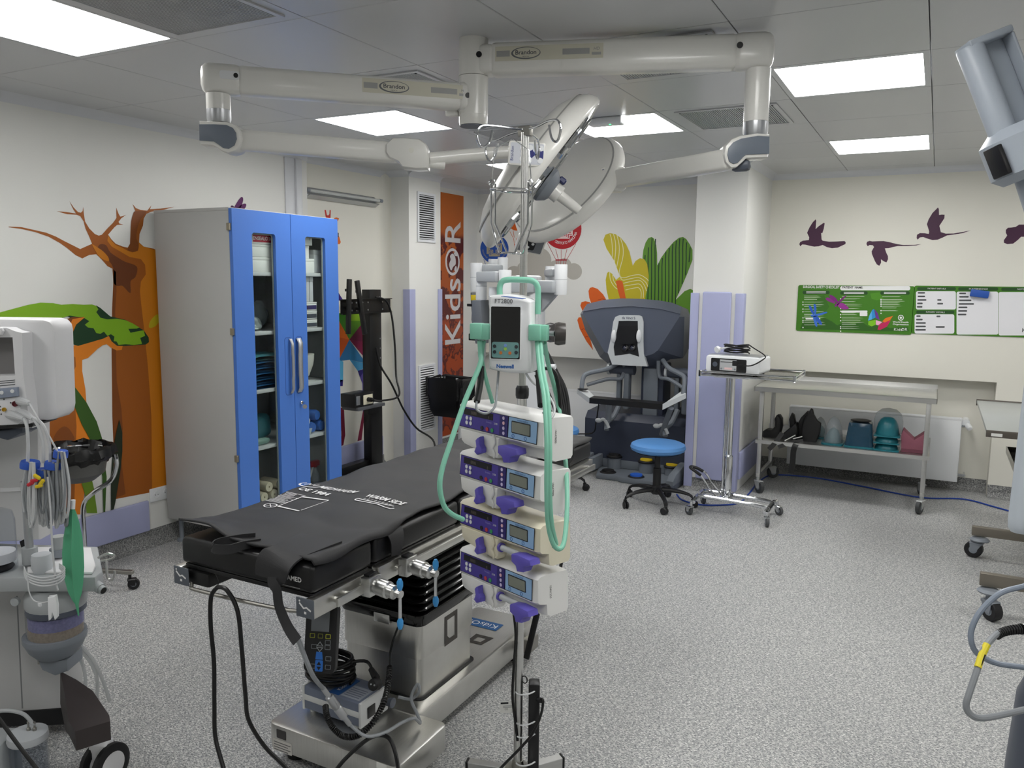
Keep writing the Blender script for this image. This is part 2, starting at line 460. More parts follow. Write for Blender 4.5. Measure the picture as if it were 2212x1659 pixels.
for (i, j) in sorted(GRILLES):
    cx, cy = (xs[i]+xs[i+1])/2, (ys[j]+ys[j+1])/2
    hx, hy = (xs[i+1]-xs[i]-G)/2, (ys[j+1]-ys[j]-G)/2
    t = thing('air_grille', 'square slatted metal air grille in the ceiling %s' % GW[(i, j)], 'air grille', (cx, cy, ZC), 'ceiling air grilles')
    ix, iy = .245, .255
    obj('frame', MB().prism([(-hx, -hy), (hx, -hy), (hx, hy), (-hx, hy)], 0, .02, holes=[[(-ix, -iy), (ix, -iy), (ix, iy), (-ix, iy)]]), CEIL_P, t)
    rim = MB()
    for q in (0, 1):
        rim.b2((-ix-.02, (-iy-.02, iy)[q], -.006), (ix+.02, (-iy, iy+.02)[q], -.0005)); rim.b2(((-ix-.02, ix)[q], -iy, -.006), ((-ix, ix+.02)[q], iy, -.0005))
    obj('rim', rim, CEIL_P, t)
    obj('back_plate', MB().b2((-ix, -iy, .018), (ix, iy, .022)), GR_D, t)
    sl = MB(); n = 44
    for k in range(n):
        x = -ix+(k+.5)*2*ix/n; sl.b2((x-.0034, -iy, -.003), (x+.0034, iy, .004))
    so = obj('slats', sl, GR_M, t); so['kind'] = 'stuff'
    for sgn in (-1, 1):
        obj('screw', MB().cyl((sgn*(ix-.006), -iy+.006, -.006), (sgn*(ix-.006), -iy+.006, -.008), .005, n=10), BLACK_PL, t)
# cove between walls and ceiling
def cove(name, a, b, n):
    a, b, n = V((*a, ZC)), V((*b, ZC)), V((*n, 0))
    prof = [(0, .0), (.05, 0), (.03, -.005), (.014, -.016), (.005, -.03), (.002, -.045), (0, -.045)]
    return struct(name, MB().loft([[p+n*q[0]+V((0, 0, q[1])) for q in prof] for p in (a, b)]), COVE_W)
cove('trim_1', (XL, YF), (XL, Y1), (1, 0)); cove('trim_2', (XREC, Y1), (XREC, Y2), (1, 0)); cove('trim_3', (XREC, Y2), (XCOL, Y2), (0, -1))
cove('trim_4', (XCOL, Y2), (XCOL, Y3), (1, 0)); cove('trim_5', (XL, Y3), (XL, YB), (1, 0)); cove('trim_6', (XL, YB), (CX0, YB), (0, -1))
cove('trim_7', (CX0, CY0), (CX1, CY0), (0, -1)); cove('trim_8', (CX1, CY0), (CX1, YB), (1, 0)); cove('trim_9', (CX1, YB), (XR, YB), (0, -1))
# white cable ducts at the edge of the recess
struct('trim_10', MB().b2((XL, 4.405, 0.1), (XL+.012, 4.50, ZC-.045), .003).b2((XL, 4.50, .1), (XL+.03, 4.56, ZC-.045), .006).b2((XL, 4.56, .1), (XL+.01, 4.639, 2.02), .003), COVE_W)
# lilac wall guards
def guard(name, lo, hi, bev=.008): return struct(name, MB().b2(lo, hi, bev, 3), GUARD)
guard('trim_11', (XL, 1.0, .1), (XL+.022, 3.16, .29))
guard('trim_12', (XREC, 4.64, .1), (XREC+.022, 5.60, .275))
struct('trim_13', MB().b2((XCOL, Y2-.012, .1), (XCOL+.012, Y2+.075, 1.56), .004).b2((XCOL-.06, Y2-.012, .1), (XCOL+.002, Y2, 1.56), .004), GUARD)
struct('trim_14', MB().b2((XCOL, Y3-.05, .1), (XCOL+.012, Y3+.012, 1.56), .004).b2((XCOL-.06, Y3, .1), (XCOL+.002, Y3+.012, 1.56), .004), GUARD)
struct('trim_15', MB().b2((CX0-.012, CY0-.012, .02), (CX0+.055, CY0, 1.565), .004).b2((CX0-.012, CY0, .02), (CX0, CY0+.06, 1.565), .004), GUARD)
guard('trim_16', (-1.605, CY0-.03, .1), (-1.385, CY0, 1.575), .012)
struct('trim_17', MB().b2((CX1-.055, CY0-.012, .02), (CX1+.012, CY0, 1.565), .004).b2((CX1, CY0, .02), (CX1+.012, CY0+.06, 1.565), .004), GUARD)
guard('trim_18', (CX1, 6.29, .1), (CX1+.022, 7.05, .32))
# ================================================================== WALL MURALS, SIGNS, FITTINGS
def onL(k): return lambda x, y: PX(x, y, XL+.0012+.0006*k)
def onREC(k): return lambda x, y: PX(x, y, XREC+.0012+.0006*k)
def onB(k): return lambda x, y: PY(x, y, YB-.0012-.0006*k)
O_L, O_M, O_D, O_DD = inkmat('#c97a14'), inkmat('#9c5512'), inkmat('#7f4312'), inkmat('#6b3715')
O_BR = inkmat('#e0811c'); G_L, G_D, G_B, G_K = inkmat('#7fb01c'), inkmat('#123a1e'), inkmat('#35591a'), inkmat('#1f2a18')
# --- baobab tree mural
z4 = zoomed(0, 400, 500/1659); z5 = zoomed(0, 650, 400/1475)
P0 = PX(300, 1085, XL)
tr = thing('tree_mural', 'tall orange bare-branched tree sticker on the white wall, half behind the cabinet', 'wall mural', (XL, P0.y, P0.z))
sil = [(805,1659),(800,1200),(803,900),(812,700),(808,600),(770,580),(735,540),(690,495),(640,500),(590,525),(540,500),(480,450),(430,415),(350,370),(250,335),(150,313),(62,302),(62,297),(150,300),(250,322),(330,340),(400,368),(460,400),(520,430),(575,458),(660,420),(640,370),(612,310),(600,260),(575,222),(550,212),(480,208),(405,186),(480,193),(545,203),(525,172),(498,115),(530,162),(560,193),(580,197),(592,185),(596,155),(602,210),(610,260),(640,310),(680,350),(708,362),(730,355),(770,310),(810,270),(835,235),(833,160),(850,205),(862,225),(880,222),(905,212),(870,237),(850,262),(855,275),(885,282),(840,285),(822,300),(800,325),(775,355),(800,390),(830,420),(880,440),(915,448),(932,420),(935,340),(940,260),(955,205),(970,185),(950,135),(975,165),(1010,178),(1055,183),(1085,145),(1075,172),(1150,168),(1250,155),(1180,175),(1085,190),(1050,205),(1030,240),(1025,290),(1000,350),(997,410),(1030,440),(1100,455),(1150,480),(1160,600),(1165,900),(1180,1300),(1195,1659)]
trunkpx = z4(sil)+[(365,1052),(345,1060),(250,1078)]
decal('trunk', trunkpx, onL(0), O_M, tr)
decal('trunk_dark', z4([(700,470),(760,520),(812,592),(814,700),(845,722),(880,722),(935,775),(935,690),(970,660),(985,600),(965,572),(900,550),(850,522),(790,480),(760,430),(715,425)]), onL(1), O_DD, tr, smooth=3)
decal('trunk_highlight', z4([(775,360),(770,400),(800,440),(870,480),(930,515),(1010,530),(1040,570),(1045,640),(1010,690),(1003,760),(1015,880),(1035,1050),(1060,1300),(1075,1500),(1085,1659),(1090,2178),(1190,2170),(1180,1300),(1165,900),(1155,600),(1130,470),(1030,440),(997,412),(990,470),(950,482),(915,470),(880,450),(830,430),(800,400)]), onL(1), O_L, tr)
decal('trunk_shade', z4([(806,600),(830,620),(835,760),(825,900),(830,1150),(836,1400),(870,1600),(880,1750),(860,1900),(900,2215),(832,2240),(806,1659),(801,1200),(804,900),(813,700)]), onL(1), O_D, tr)
decal('limb_highlight', z4([(660,425),(690,440),(740,475),(775,515),(780,545),(745,535),(710,510),(690,480)]), onL(2), O_L, tr, smooth=3)
decal('limb_shade', z4([(940,260),(955,205),(972,185),(1050,190),(1010,240),(985,310),(978,380),(995,430),(985,470),(950,478),(915,462),(932,420),(935,340)]), onL(2), O_D, tr, smooth=2)
decal('yellow_leaf', z4([(1068,1020),(1072,985),(1095,950),(1130,925),(1150,960),(1120,1005),(1090,1022)]), onL(2), inkmat('#b8a81e'), tr, smooth=3)
# --- acacia mural
P0 = PX(150, 1100, XL)
ac = thing('acacia_mural', 'small orange tree sticker with bright green crown behind the breathing machine', 'wall mural', (XL, P0.y, P0.z))
decal('trunk', z5([(300,1659),(385,880),(440,700),(470,380),(500,395),(560,370),(590,355),(700,320),(830,290),(880,275),(905,330),(980,350),(970,390),(930,395),(880,370),(850,345),(820,352),(780,380),(700,455),(655,470),(655,560),(680,700),(690,830),(710,1000),(715,1110),(700,1400),(640,1700),(300,1700)]), onL(3), O_BR, ac)
decal('trunk_shade', z5([(300,1659),(385,880),(440,700),(470,420),(560,420),(600,450),(605,520),(570,600),(560,680),(600,850),(610,1000),(600,1300),(590,1700),(300,1700)]), onL(4), O_M, ac)
decal('trunk_knot', z5([(470,450),(540,455),(550,500),(520,560),(505,640),(470,610)]), onL(5), O_D, ac, smooth=3)
decal('trunk_hollow', z5([(430,1120),(455,1040),(510,1000),(560,1030),(590,1120)]), onL(5), O_D, ac, smooth=3)
decal('crown_dark', [z4([(480,935),(560,925),(690,862),(720,880),(790,940),(900,965),(1030,1040),(1065,1090),(1068,1125),(1045,1142),(900,1152),(840,1152),(800,1120),(780,1080),(740,1100),(560,1152),(520,1140),(508,1080),(540,1000),(520,962)]), z4([(380,962),(470,962),(478,1040),(455,1160),(420,1165),(380,1100)])], onL(4), G_D, ac)
decal('branch', z4([(470,962),(520,945),(610,945),(560,975),(520,1010),(500,1070),(505,1150),(480,1180),(430,1180),(455,1150),(462,1060),(480,1010)]), onL(6), O_D, ac)
decal('branch_light', z4([(520,960),(610,945),(545,1000),(520,1060),(515,1140),(500,1150),(497,1060),(503,1000)]), onL(7), O_BR, ac)
decal('crown_light', [z4([(-60,925),(0,912),(100,885),(200,858),(290,842),(380,845),(440,857),(520,852),(600,857),(660,855),(690,865),(705,890),(690,910),(720,950),(770,962),(840,957),(900,968),(950,990),(1000,1020),(980,1028),(920,1030),(935,1058),(1000,1045),(1030,1040),(1040,1080),(1005,1095),(1018,1138),(960,1145),(900,1140),(850,1145),(835,1120),(815,1118),(820,1085),(795,1068),(770,1080),(745,1050),(720,1065),(690,1060),(670,1025),(630,1020),(608,1000),(640,975),(600,950),(500,935),(410,962),(300,965),(-60,950)]), z4([(400,990),(460,990),(480,1020),(470,1055),(440,1066),(400,1060)])], onL(5), G_L, ac)
decal('blade_olive', z5([(550,655),(600,690),(690,810),(770,960),(815,1100),(830,1250),(850,1400),(838,1690),(825,1690),(815,1400),(780,1240),(710,1090),(650,980),(590,830),(555,720)]), onL(8), G_B, ac)
decal('blade_dark', z5([(950,945),(975,1050),(975,1200),(960,1350),(920,1600),(900,1690),(885,1690),(883,1400),(895,1250),(915,1100)]), onL(8), G_K, ac)
decal('blade_light', z5([(635,1390),(690,1350),(720,1370),(750,1500),(775,1690),(690,1690),(680,1550),(650,1450)]), onL(8), inkmat('#6d8f1f'), ac)
# --- dragonfly wings above the cabinet
P0 = PX(515, 450, XL); t = thing('dragonfly_sticker', 'purple dragonfly wing sticker just above the cabinet top', 'wall sticker', (XL, P0.y, P0.z))
zd = zoomed(300, 420, 460/1590)
decal('wing', [zd([(700,120),(720,80),(745,40),(765,20),(778,28),(775,60),(750,110)]), zd([(735,110),(770,75),(795,68),(802,82),(785,110)])], onL(1), inkmat('#5a1f5c'), t, smooth=3)
decal('body', zd([(685,92),(695,82),(710,92),(720,130),(690,130)]), onL(2), inkmat('#43174a'), t, smooth=3)
# --- faceted giraffe on the recess wall
P0 = PX(770, 900, XREC); gf = thing('giraffe_mural', 'many-coloured faceted animal sticker behind the black screen stand', 'wall mural', (XREC, P0.y, P0.z))
zg = zoomed(720, 560, 280/1032)
for nm, c, p in (('facet', '#e06a16', [(40,480),(128,640),(40,620)]), ('facet', '#c9540f', [(40,620),(128,640),(45,800),(30,720)]), ('facet', '#3f8a1c', [(40,430),(60,428),(130,450),(128,640),(40,480)]),
    ('facet', '#8fbe1e', [(130,440),(215,430),(228,490),(130,490)]), ('facet', '#5f9a1c', [(130,490),(228,490),(222,520),(128,640)]), ('facet', '#7a1140', [(128,640),(222,520),(262,560),(268,660)]),
    ('facet', '#8d1a48', [(128,640),(268,660),(262,800)]), ('facet', '#2b6da0', [(128,640),(45,800),(60,810),(130,800)]), ('facet', '#2f7fb4', [(128,640),(262,830),(130,800)]),
    ('facet', '#4aa0d0', [(130,800),(262,832),(262,860),(195,890)]), ('facet', '#57b0dc', [(45,800),(80,815),(78,960),(40,1000)]), ('facet', '#2a1d74', [(195,890),(262,865),(240,900),(212,940)]),
    ('facet', '#5f4fa0', [(262,865),(268,1200),(235,1215),(232,990),(212,940)]), ('facet', '#7d1236', [(262,1130),(225,1440),(192,1448),(235,1215)]), ('facet', '#6d0f2e', [(60,1180),(85,1180),(95,1400),(80,1480),(60,1490)]),
    ('facet', '#33207a', [(38,260),(75,320),(60,330),(38,330)]), ('facet', '#2a1d74', [(40,960),(78,960),(75,1010),(40,1010)])):
    decal(nm, zg(p), onREC(0), inkmat(c), gf)
zg2 = zoomed(600, 330, 460/1526)
decal('horn', [zg2([(335,410),(345,410),(352,445),(360,450),(370,440),(372,410),(380,412),(378,475),(345,470)])], onREC(0), inkmat('#c0261f'), gf)
decal('ear', zg2([(400,470),(420,463),(440,470),(430,490),(405,490)]), onREC(0), inkmat('#d9691a'), gf)
decal('jaw', zg2([(425,590),(440,600),(452,640),(445,655),(425,655)]), onREC(0), inkmat('#d9691a'), gf)
decal('muzzle', zg2([(425,570),(437,575),(437,605),(425,605)]), onREC(1), inkmat('#2b2340'), gf)
# --- blue and red balloons, cloud, small orange balloon
def seg_emblem(t, cx, cy, R, ink, k):
    fn = onB(k)
    def plus(w, l): return [(w,-l),(w,-w),(l,-w),(l,w),(w,w),(w,l),(-w,l),(-w,w),(-l,w),(-l,-w),(-w,-w),(-w,-l)]
    for i in range(4):
        w_, l_ = .13+.085*i, .36+.075*i-.02*max(0, i-1)
        th = .042
        a = plus(w_, l_); b = plus(w_-th, l_-th)
        decal('emblem_line', [(cx+R*x, cy+R*y) for x, y in a], fn, ink, t, holes=[[(cx+R*x, cy+R*y) for x, y in b]])
def ring_text(t, s, cx, cy, rad, a0, a1, size, ink, Y):
    """letters along the lower arc, tops towards the centre; angles in degrees, measured clockwise from +x on the wall"""
    n = len(s)
    for i, ch in enumerate(s):
        if ch == ' ': continue
        a = math.radians(a0+(a1-a0)*i/(n-1))
        x, y = cx+rad*math.cos(a), cy+rad*math.sin(a)
        p = PY(x, y, Y); up = V((-math.cos(a), 0, math.sin(a))); rt = V((math.sin(a), 0, math.cos(a)))*1
        text(ch, size, ink, frame(p, rt, up), t, name='letter')
def balloon(name, label, cx, cy, R, color, strings, k, lines=True):
    P0 = PY(cx, cy+2*R, YB); t = thing(name, label, 'wall sticker', (P0.x, YB, P0.z))
    decal('envelope', [(cx+R*math.cos(a), cy+R*math.sin(a)*(1.0 if math.sin(a) < 0 else 1.06)) for a in [2*PI*i/40 for i in range(40)]], onB(k), inkmat(color), t)
    for q in strings:
        decal('rope', stroke(q, .9), onB(k), inkmat(color), t)
    return t
zr = zoomed(1050, 460, 210/1936)
cl = thing('cloud_sticker', 'flat grey cloud sticker behind the balloons', 'wall sticker', PY(1160, 610, YB))
GREYC = inkmat('#b3b0a8')
z_ = lambda cx, cy, r, ry=None: zr(circ(cx, cy, r, 28, ry))
for k_, lp in enumerate([z_(1050, 940, 250), z_(1745, 1165, 165), z_(1560, 1040, 140), z_(560, 1190, 150, 135), z_(820, 1130, 210, 190), z_(1180, 1180, 210, 170), z_(1400, 1130, 190, 190)]):
    decal('puff', lp, onB(k_*.2), GREYC, cl)
s5 = [zr(p) for p in ([(1215,590),(1390,930)],[(1385,720),(1440,930)],[(1495,730),(1495,930)],[(1612,715),(1560,930)],[(1790,610),(1605,930)],[(1390,935),(1405,1030)],[(1440,935),(1430,1030)],[(1495,935),(1480,1030)],[(1550,935),(1540,1030)],[(1600,935),(1580,1030)])]
bal = balloon('balloon_sticker', 'red round balloon sticker with a white stepped cross emblem', 1214.5, 494, 41.5, '#b01c28', s5, 2)
decal('collar', zr([(1383,925),(1605,925),(1605,948),(1383,948)]), onB(3), inkmat('#a01428'), bal)
seg_emblem(bal, 1214.5, 493, 41.5, inkmat('#e8dcdc'), 3)
ring_text(bal, 'ЛІКАРНЯ СВЯТОГО МИКОЛАЯ', 1214.5, 494, 31.5, 172, 18, .034, INK_W, YB-.0036)
ring_text(bal, 'ВІННИЦЯ', 1214.5, 494, 31.5, -10, -70, .03, INK_W, YB-.0036)
blu = balloon('balloon_sticker', 'blue round balloon sticker with a gold stepped cross emblem', 1068, 537, 30.5, '#2350a8', [[(1045, 560), (1060, 605)], [(1091, 560), (1078, 605)]], 2)
seg_emblem(blu, 1068, 537, 30.5, inkmat('#b9ad7a'), 3)
ring_text(blu, 'ЛІКАРНЯ СВЯТОГО МИКОЛАЯ', 1068, 537, 25.5, 172, 18, .022, inkmat('#b9ad7a'), YB-.0036)
sm = balloon('balloon_sticker', 'small orange balloon sticker half behind the lamp head', 1116, 478, 19, '#d9601c', [zr(q) for q in ([(475,370),(535,490)],[(540,350),(560,490)],[(690,350),(640,490)],[(800,250),(650,490)],[(545,500),(565,620)],[(610,500),(605,620)])], 1)
decal('basket', zr([(560,620),(625,620),(618,695),(566,690)]), onB(2), inkmat('#d0551c'), sm)
# --- cactus and hand-like plants
zc_ = zoomed(1180, 460, 380/1576)
Pc = PY(1440, 760, YB)
ca = thing('cactus_mural', 'green striped cactus sticker behind the grey console head', 'wall mural', (Pc.x, YB, Pc.z))
green = [(862,400),(870,330),(890,265),(915,225),(945,215),(965,230),(985,290),(993,360),(995,470),(1030,400),(1080,330),(1140,260),(1190,222),(1225,215),(1255,235),(1285,280),(1310,330),(1310,420),(1265,540),(1200,690),(1158,780),(1200,740),(1240,700),(1290,680),(1330,700),(1330,980),(900,980),(880,800),(900,600)]
decal('pads', zc_(green), onB(1), inkmat('#5c8f22'), ca)
for k in range(14):
    x = 872+k*31
    top = {0: 370, 1: 300, 2: 220, 3: 225, 4: 440, 5: 395, 6: 340, 7: 305, 8: 270, 9: 240, 10: 222, 11: 222, 12: 255, 13: 300}[k]
    end = {12: 560, 13: 440, 11: 640, 10: 720}.get(k, 960)
    q = [(x+14, top+8), (x+9, top+90), (x+10, (top+end)/2), (x+(14 if k == 0 else 4), end)]
    decal('stripe', zc_(stroke(q, 9)), onB(2), G_D, ca)
ye = thing('plant_mural', 'yellow plant sticker with wavy white lines behind the console', 'wall mural', PY(1330, 650, YB))
decal('leaf', zc_([(512,240),(530,195),(570,180),(620,190),(670,225),(715,280),(745,345),(765,430),(775,472),(800,430),(840,405),(880,415),(905,460),(918,560),(915,640),(890,740),(880,860),(600,860),(560,780),(540,690),(532,600),(545,540),(560,525),(590,545),(625,600),(660,570),(610,430),(540,320)]), onB(3), inkmat('#c2b320'), ye)
for pth in ([(570,185),(585,240),(592,320),(590,400)], [(600,183),(618,250),(622,330),(612,440)], [(632,195),(652,280),(652,370),(632,480)], [(665,225),(688,310),(686,400),(655,520),(665,570),(700,580),(770,560),(840,555),(900,590),(915,610)],
            [(655,540),(680,600),(750,590),(830,580),(890,620),(910,660)], [(690,630),(770,612),(840,605),(880,650),(898,700)], [(700,655),(790,640),(840,640),(868,690),(870,760)], [(710,690),(790,672),(830,672),(850,710),(848,765)], [(568,530),(575,600),(610,660),(650,690)], [(595,555),(605,610),(640,660)]):
    decal('line', zc_(stroke([(p.x, p.y) for p in crom([(a, b, 0) for a, b in pth], 4)], 6)), onB(4), inkmat('#e2dfb0'), ye)
og = thing('plant_mural', 'orange finger-leaf plant sticker left of the console head', 'wall mural', PY(1270, 720, YB))
decal('leaf', [zc_([(378,700),(390,672),(415,664),(460,680),(510,730),(545,790),(545,900),(420,860),(385,760)]), zc_([(305,830),(315,800),(350,790),(390,800),(420,850),(420,900),(330,890)]), zc_([(278,960),(290,935),(320,935),(360,1000),(400,1150),(420,1230),(360,1150),(300,1040)]), zc_([(622,610),(655,602),(682,612),(700,700),(720,800),(670,800),(640,690)])], onB(5), inkmat('#d9601c'), og)
decal('crease', [zc_(stroke([(315,1045),(335,1038),(350,1045)], 4)), zc_(stroke([(345,1115),(362,1106),(380,1112)], 4)), zc_(stroke([(460,780),(500,770),(530,775)], 4))], onB(6), inkmat('#8f2a18'), og)
# --- purple birds
zb = zoomed(1580, 420, 632/2212)
BIRD = inkmat('#43203c')
birds = (('purple parrot sticker with both wings raised and a long flat tail', [(513,375),(520,360),(540,350),(585,345),(588,325),(572,290),(590,250),(615,210),(637,188),(641,200),(636,262),(660,240),(700,213),(705,220),(698,260),(688,292),(678,292),(682,340),(690,350),(740,357),(800,355),(855,352),(864,362),(862,375),(830,390),(805,402),(760,407),(720,398),(690,382),(660,392),(625,395),(590,388),(560,380),(535,378),(522,392),(518,388)]),
 ('purple parrot sticker with its wings beating downward', [(1020,375),(1025,358),(1045,351),(1065,355),(1110,353),(1150,352),(1200,362),(1250,375),(1300,382),(1380,381),(1437,376),(1400,385),(1320,390),(1260,390),(1220,398),(1190,406),(1160,408),(1170,440),(1183,465),(1184,490),(1172,514),(1150,505),(1130,490),(1132,515),(1118,540),(1100,530),(1085,505),(1062,450),(1060,430),(1078,398),(1070,385),(1045,382),(1030,392)]),
 ('purple parrot sticker with raised wings and a thin pointed tail', [(1400,330),(1403,305),(1425,292),(1460,293),(1492,298),(1495,280),(1478,225),(1490,190),(1520,140),(1562,98),(1568,110),(1570,155),(1590,152),(1612,153),(1610,180),(1590,210),(1572,238),(1583,285),(1620,296),(1680,295),(1740,285),(1810,272),(1750,292),(1690,302),(1630,310),(1600,325),(1560,342),(1520,345),(1485,335),(1450,322),(1425,325),(1408,342)]),
 ('purple parrot sticker partly behind the grey boom', [(2075,290),(2075,268),(2090,252),(2120,250),(2150,245),(2175,228),(2212,228),(2260,240),(2330,262),(2430,270),(2330,290),(2260,318),(2212,320),(2190,320),(2165,345),(2130,372),(2085,376),(2060,365),(2060,345),(2075,325),(2085,310)]))
for lb, p in birds:
    o = decal('bird_sticker', zb(p), onB(0), BIRD); tag(o, lb, 'wall sticker', 'parrot stickers on the cream wall')
# --- green checklist boards
FB = lambda x, y, k=0: frame(PY(x, y, YB-.0075-.0006*k), (1, 0, 0), (0, 0, 1))
def onBd(k): return lambda x, y: PY(x, y, YB-.0075-.0006*k)
GB, GBD = inkmat('#3f7a14'), inkmat('#1f4a1c')
def board(name, label, x0, y0, x1, y1):
    a, b = PY(x0, y0, YB), PY(x1, y1, YB)
    t = thing(name, label, 'notice board', (a.x, YB, b.z))
    obj('panel', MB().prism(rrect(0, 0, b.x-a.x, a.z-b.z, .015), 0, .007, M=frame((a.x, YB-.0003, b.z), (1, 0, 0), (0, 0, 1))), GB, t, world=True)
    return t, a, b
bd, A, B = board('checklist_board', 'green printed safety checklist board with a butterfly picture', 1725, 615.5, 1968.5, 723.5)
for sh, c, p in (('foliage', '#2c5f14', [(540,960),(600,940),(660,960),(700,930),(760,960),(800,990),(860,960),(920,985),(980,960),(1040,1000),(1100,985),(1200,1010),(1330,1000),(1345,1035),(1100,1035),(800,1025),(520,1018)]),
                 ('foliage', '#4c8c1c', [(1050,750),(1120,740),(1150,790),(1100,800),(1060,790)]), ('foliage', '#356c16', [(620,790),(700,760),(740,850),(700,900),(640,860)])):
    decal(sh, zb(p), onBd(0), inkmat(c), bd)
decal('name_strip', zb(rrect(822, 693, 1352, 725, 14)), onBd(1), INK_W, bd)
for x0, x1, y0 in ((538, 742, 728), (822, 1030, 732), (1125, 1348, 732)):
    decal('heading_strip', zb(rrect(x0, y0, x1, y0+26, 12)), onBd(1), GBD, bd)
    for q in (8, 17): decal('heading_line', zb([(x0+28, y0+q-2), (x1-28, y0+q-2), (x1-28, y0+q+2), (x0+28, y0+q+2)]), onBd(2), INK_W, bd)
rnd = random.Random(3)
for x0, x1, ya, yb in ((550, 715, 766, 990), (835, 1012, 768, 1015), (1140, 1318, 772, 890)):
    y = ya; ls = []; dots = []
    while y < yb:
        ls.append(zb([(x0, y), (x0+(x1-x0)*rnd.uniform(.45, 1), y), (x0+(x1-x0)*rnd.uniform(.45, 1), y+3.5), (x0, y+3.5)])); y += 13 if rnd.random() < .6 else 20
        if rnd.random() < .6: dots.append(zb(circ(x0-9, y+2, 5, 10)))
    decal('print_lines', ls, onBd(1), inkmat('#c9d8c0'), bd)['kind'] = 'stuff'
    decal('tick_dots', dots, onBd(1), INK_W, bd)['kind'] = 'stuff'
for q in ((830, 878, 1028, 893), (970, 893, 1028, 920), (560, 932, 672, 946)): decal('answer_box', zb(rrect(*q, 5)), onBd(2), INK_W, bd)
text('SURGICAL SAFETY CHECKLIST', .028, INK_W, FB(*zb([(540, 712)])[0], 2), bd, ax='LEFT', ay='BOTTOM', bold=.0006, width=.286)
text('PATIENT  NAME:', .024, INK_K, FB(*zb([(838, 714)])[0], 2), bd, ax='LEFT', ay='BOTTOM', bold=.0006, width=.155)
text('World Health', .016, INK_W, FB(*zb([(1280, 966)])[0], 2), bd, bold=.0004, width=.115); text('Organization', .016, INK_W, FB(*zb([(1280, 983)])[0], 2), bd, bold=.0004, width=.115)
decal('emblem_ring', zb(circ(1281, 932, 22, 20)), onBd(2), INK_W, bd, holes=[zb(circ(1281, 932, 16, 20))])
decal('emblem_disc', zb(circ(1281, 932, 9, 14)), onBd(2), INK_W, bd)
text('Kids', .032, INK_W, FB(*zb([(1226, 1030)])[0], 2), bd, ax='LEFT', ay='BOTTOM_BASELINE', width=.058)
text('R', .032, INK_W, FB(*zb([(1309, 1030)])[0], 2), bd, ax='LEFT', ay='BOTTOM_BASELINE')
decal('globe', zb(circ(1296, 1020, 10.5, 20)), onBd(2), INK_W, bd, holes=[zb(circ(1297, 1021, 6, 12))])
def wings(t, parts, k):
    for c, p in parts: decal('wing', zb(p), onBd(k), inkmat(c), t, smooth=3)
wings(bd, (('#8a2a86', [(712,785),(735,780),(770,800),(785,825),(750,815),(720,800)]), ('#7a1f78', [(740,762),(765,765),(795,790),(805,820),(775,805),(750,785)]), ('#96308f', [(800,830),(840,820),(880,850),(885,865),(850,870),(815,855)]), ('#7a1f78', [(780,840),(800,815),(860,765),(868,768),(812,830),(790,850)])), 3)
wings(bd, (('#2a5cc0', [(585,840),(605,850),(625,900),(615,905),(592,870)]), ('#2f66cc', [(622,832),(640,840),(640,900),(628,902)]), ('#3a70d0', [(600,910),(640,905),(715,888),(718,898),(650,920),(612,925)]), ('#2a5cc0', [(625,925),(650,920),(685,975),(675,985),(650,965)]), ('#3a70d0', [(615,925),(635,930),(650,990),(636,996)])), 3)
for c, p in (('#2f8fd0', [(1062,875),(1078,866),(1090,930),(1060,945)]), ('#5ab0e0', [(1045,910),(1062,880),(1062,945),(1032,955)]), ('#6a2f8f', [(1082,868),(1108,900),(1120,950),(1092,935)]), ('#7fc31e', [(1035,958),(1090,948),(1090,985),(1060,998),(1034,985)]), ('#f0b0d0', [(1092,950),(1140,965),(1110,990),(1092,985)]), ('#e8761c', [(1140,960),(1165,935),(1222,918),(1200,950),(1160,968)]), ('#c01f5a', [(1115,985),(1150,965),(1205,952),(1175,1000),(1125,1025),(1104,1022)])):
    decal('butterfly_facet', zb(p), onBd(3), inkmat(c), bd)
b2_, A2, B2 = board('details_board', 'green framed white writing board with patient detail columns', 1975.5, 617, 2330, 733)
for q in ((1395, 732, 1697, 870), (1385, 906, 1685, 1052), (1702, 735, 2017, 1060), (2020, 738, 2330, 1066), (2340, 740, 2600, 1070)):
    decal('writing_field', zb(rrect(*q, 14)), onBd(1), inkmat('#e6e6ea'), b2_)
for x0, x1, y0, tx in ((1405, 1697, 701, 'PATIENT DETAILS'), (1397, 1685, 878, 'SURGERY DETAILS'), (1715, 2017, 703, 'IN ATTENDANCE'), (2040, 2330, 705, 'NOTES')):
    decal('heading_strip', zb(rrect(x0, y0, x1, y0+24, 11)), onBd(1), GBD, b2_)
    p = ((x0+x1)/2, y0+12) if tx != 'NOTES' else (2190, y0+12)
    text(tx, .016, INK_W, FB(*zb([p])[0], 2), b2_)
pill = [(1408,738,1464),(1408,765,1464),(1406,792,1474),(1404,818,1446),(1402,844,1444),(1556,792,1588),(1556,820,1600),(1398,914,1430),(1396,940,1446),(1394,966,1470),(1392,992,1470),(1390,1018,1470),(1550,916,1580),(1544,996,1613),(1722,742,1774),(1722,768,1794),(1720,795,1814),(1718,822,1834),(1716,848,1784),(1714,875,1782),(1712,902,1776)]
for x0, y0, x1 in pill: decal('caption_pill', zb(rrect(x0, y0, x1, y0+12, 5.5)), onBd(2), inkmat('#4a4c4e'), b2_)
text('KidsOR', .045, inkmat('#3a3c3e'), FB(*zb([(2192, 1050)])[0], 2), b2_, ax='LEFT', ay='BOTTOM')
er = thing('board_eraser', 'blue felt board eraser stuck on the writing board', 'eraser', PY(2116, 640, YB-.0085))
Me = frame(PY(2116, 634.5, YB-.0145), V((1, 0, -.13)), V((.13, 0, 1)))
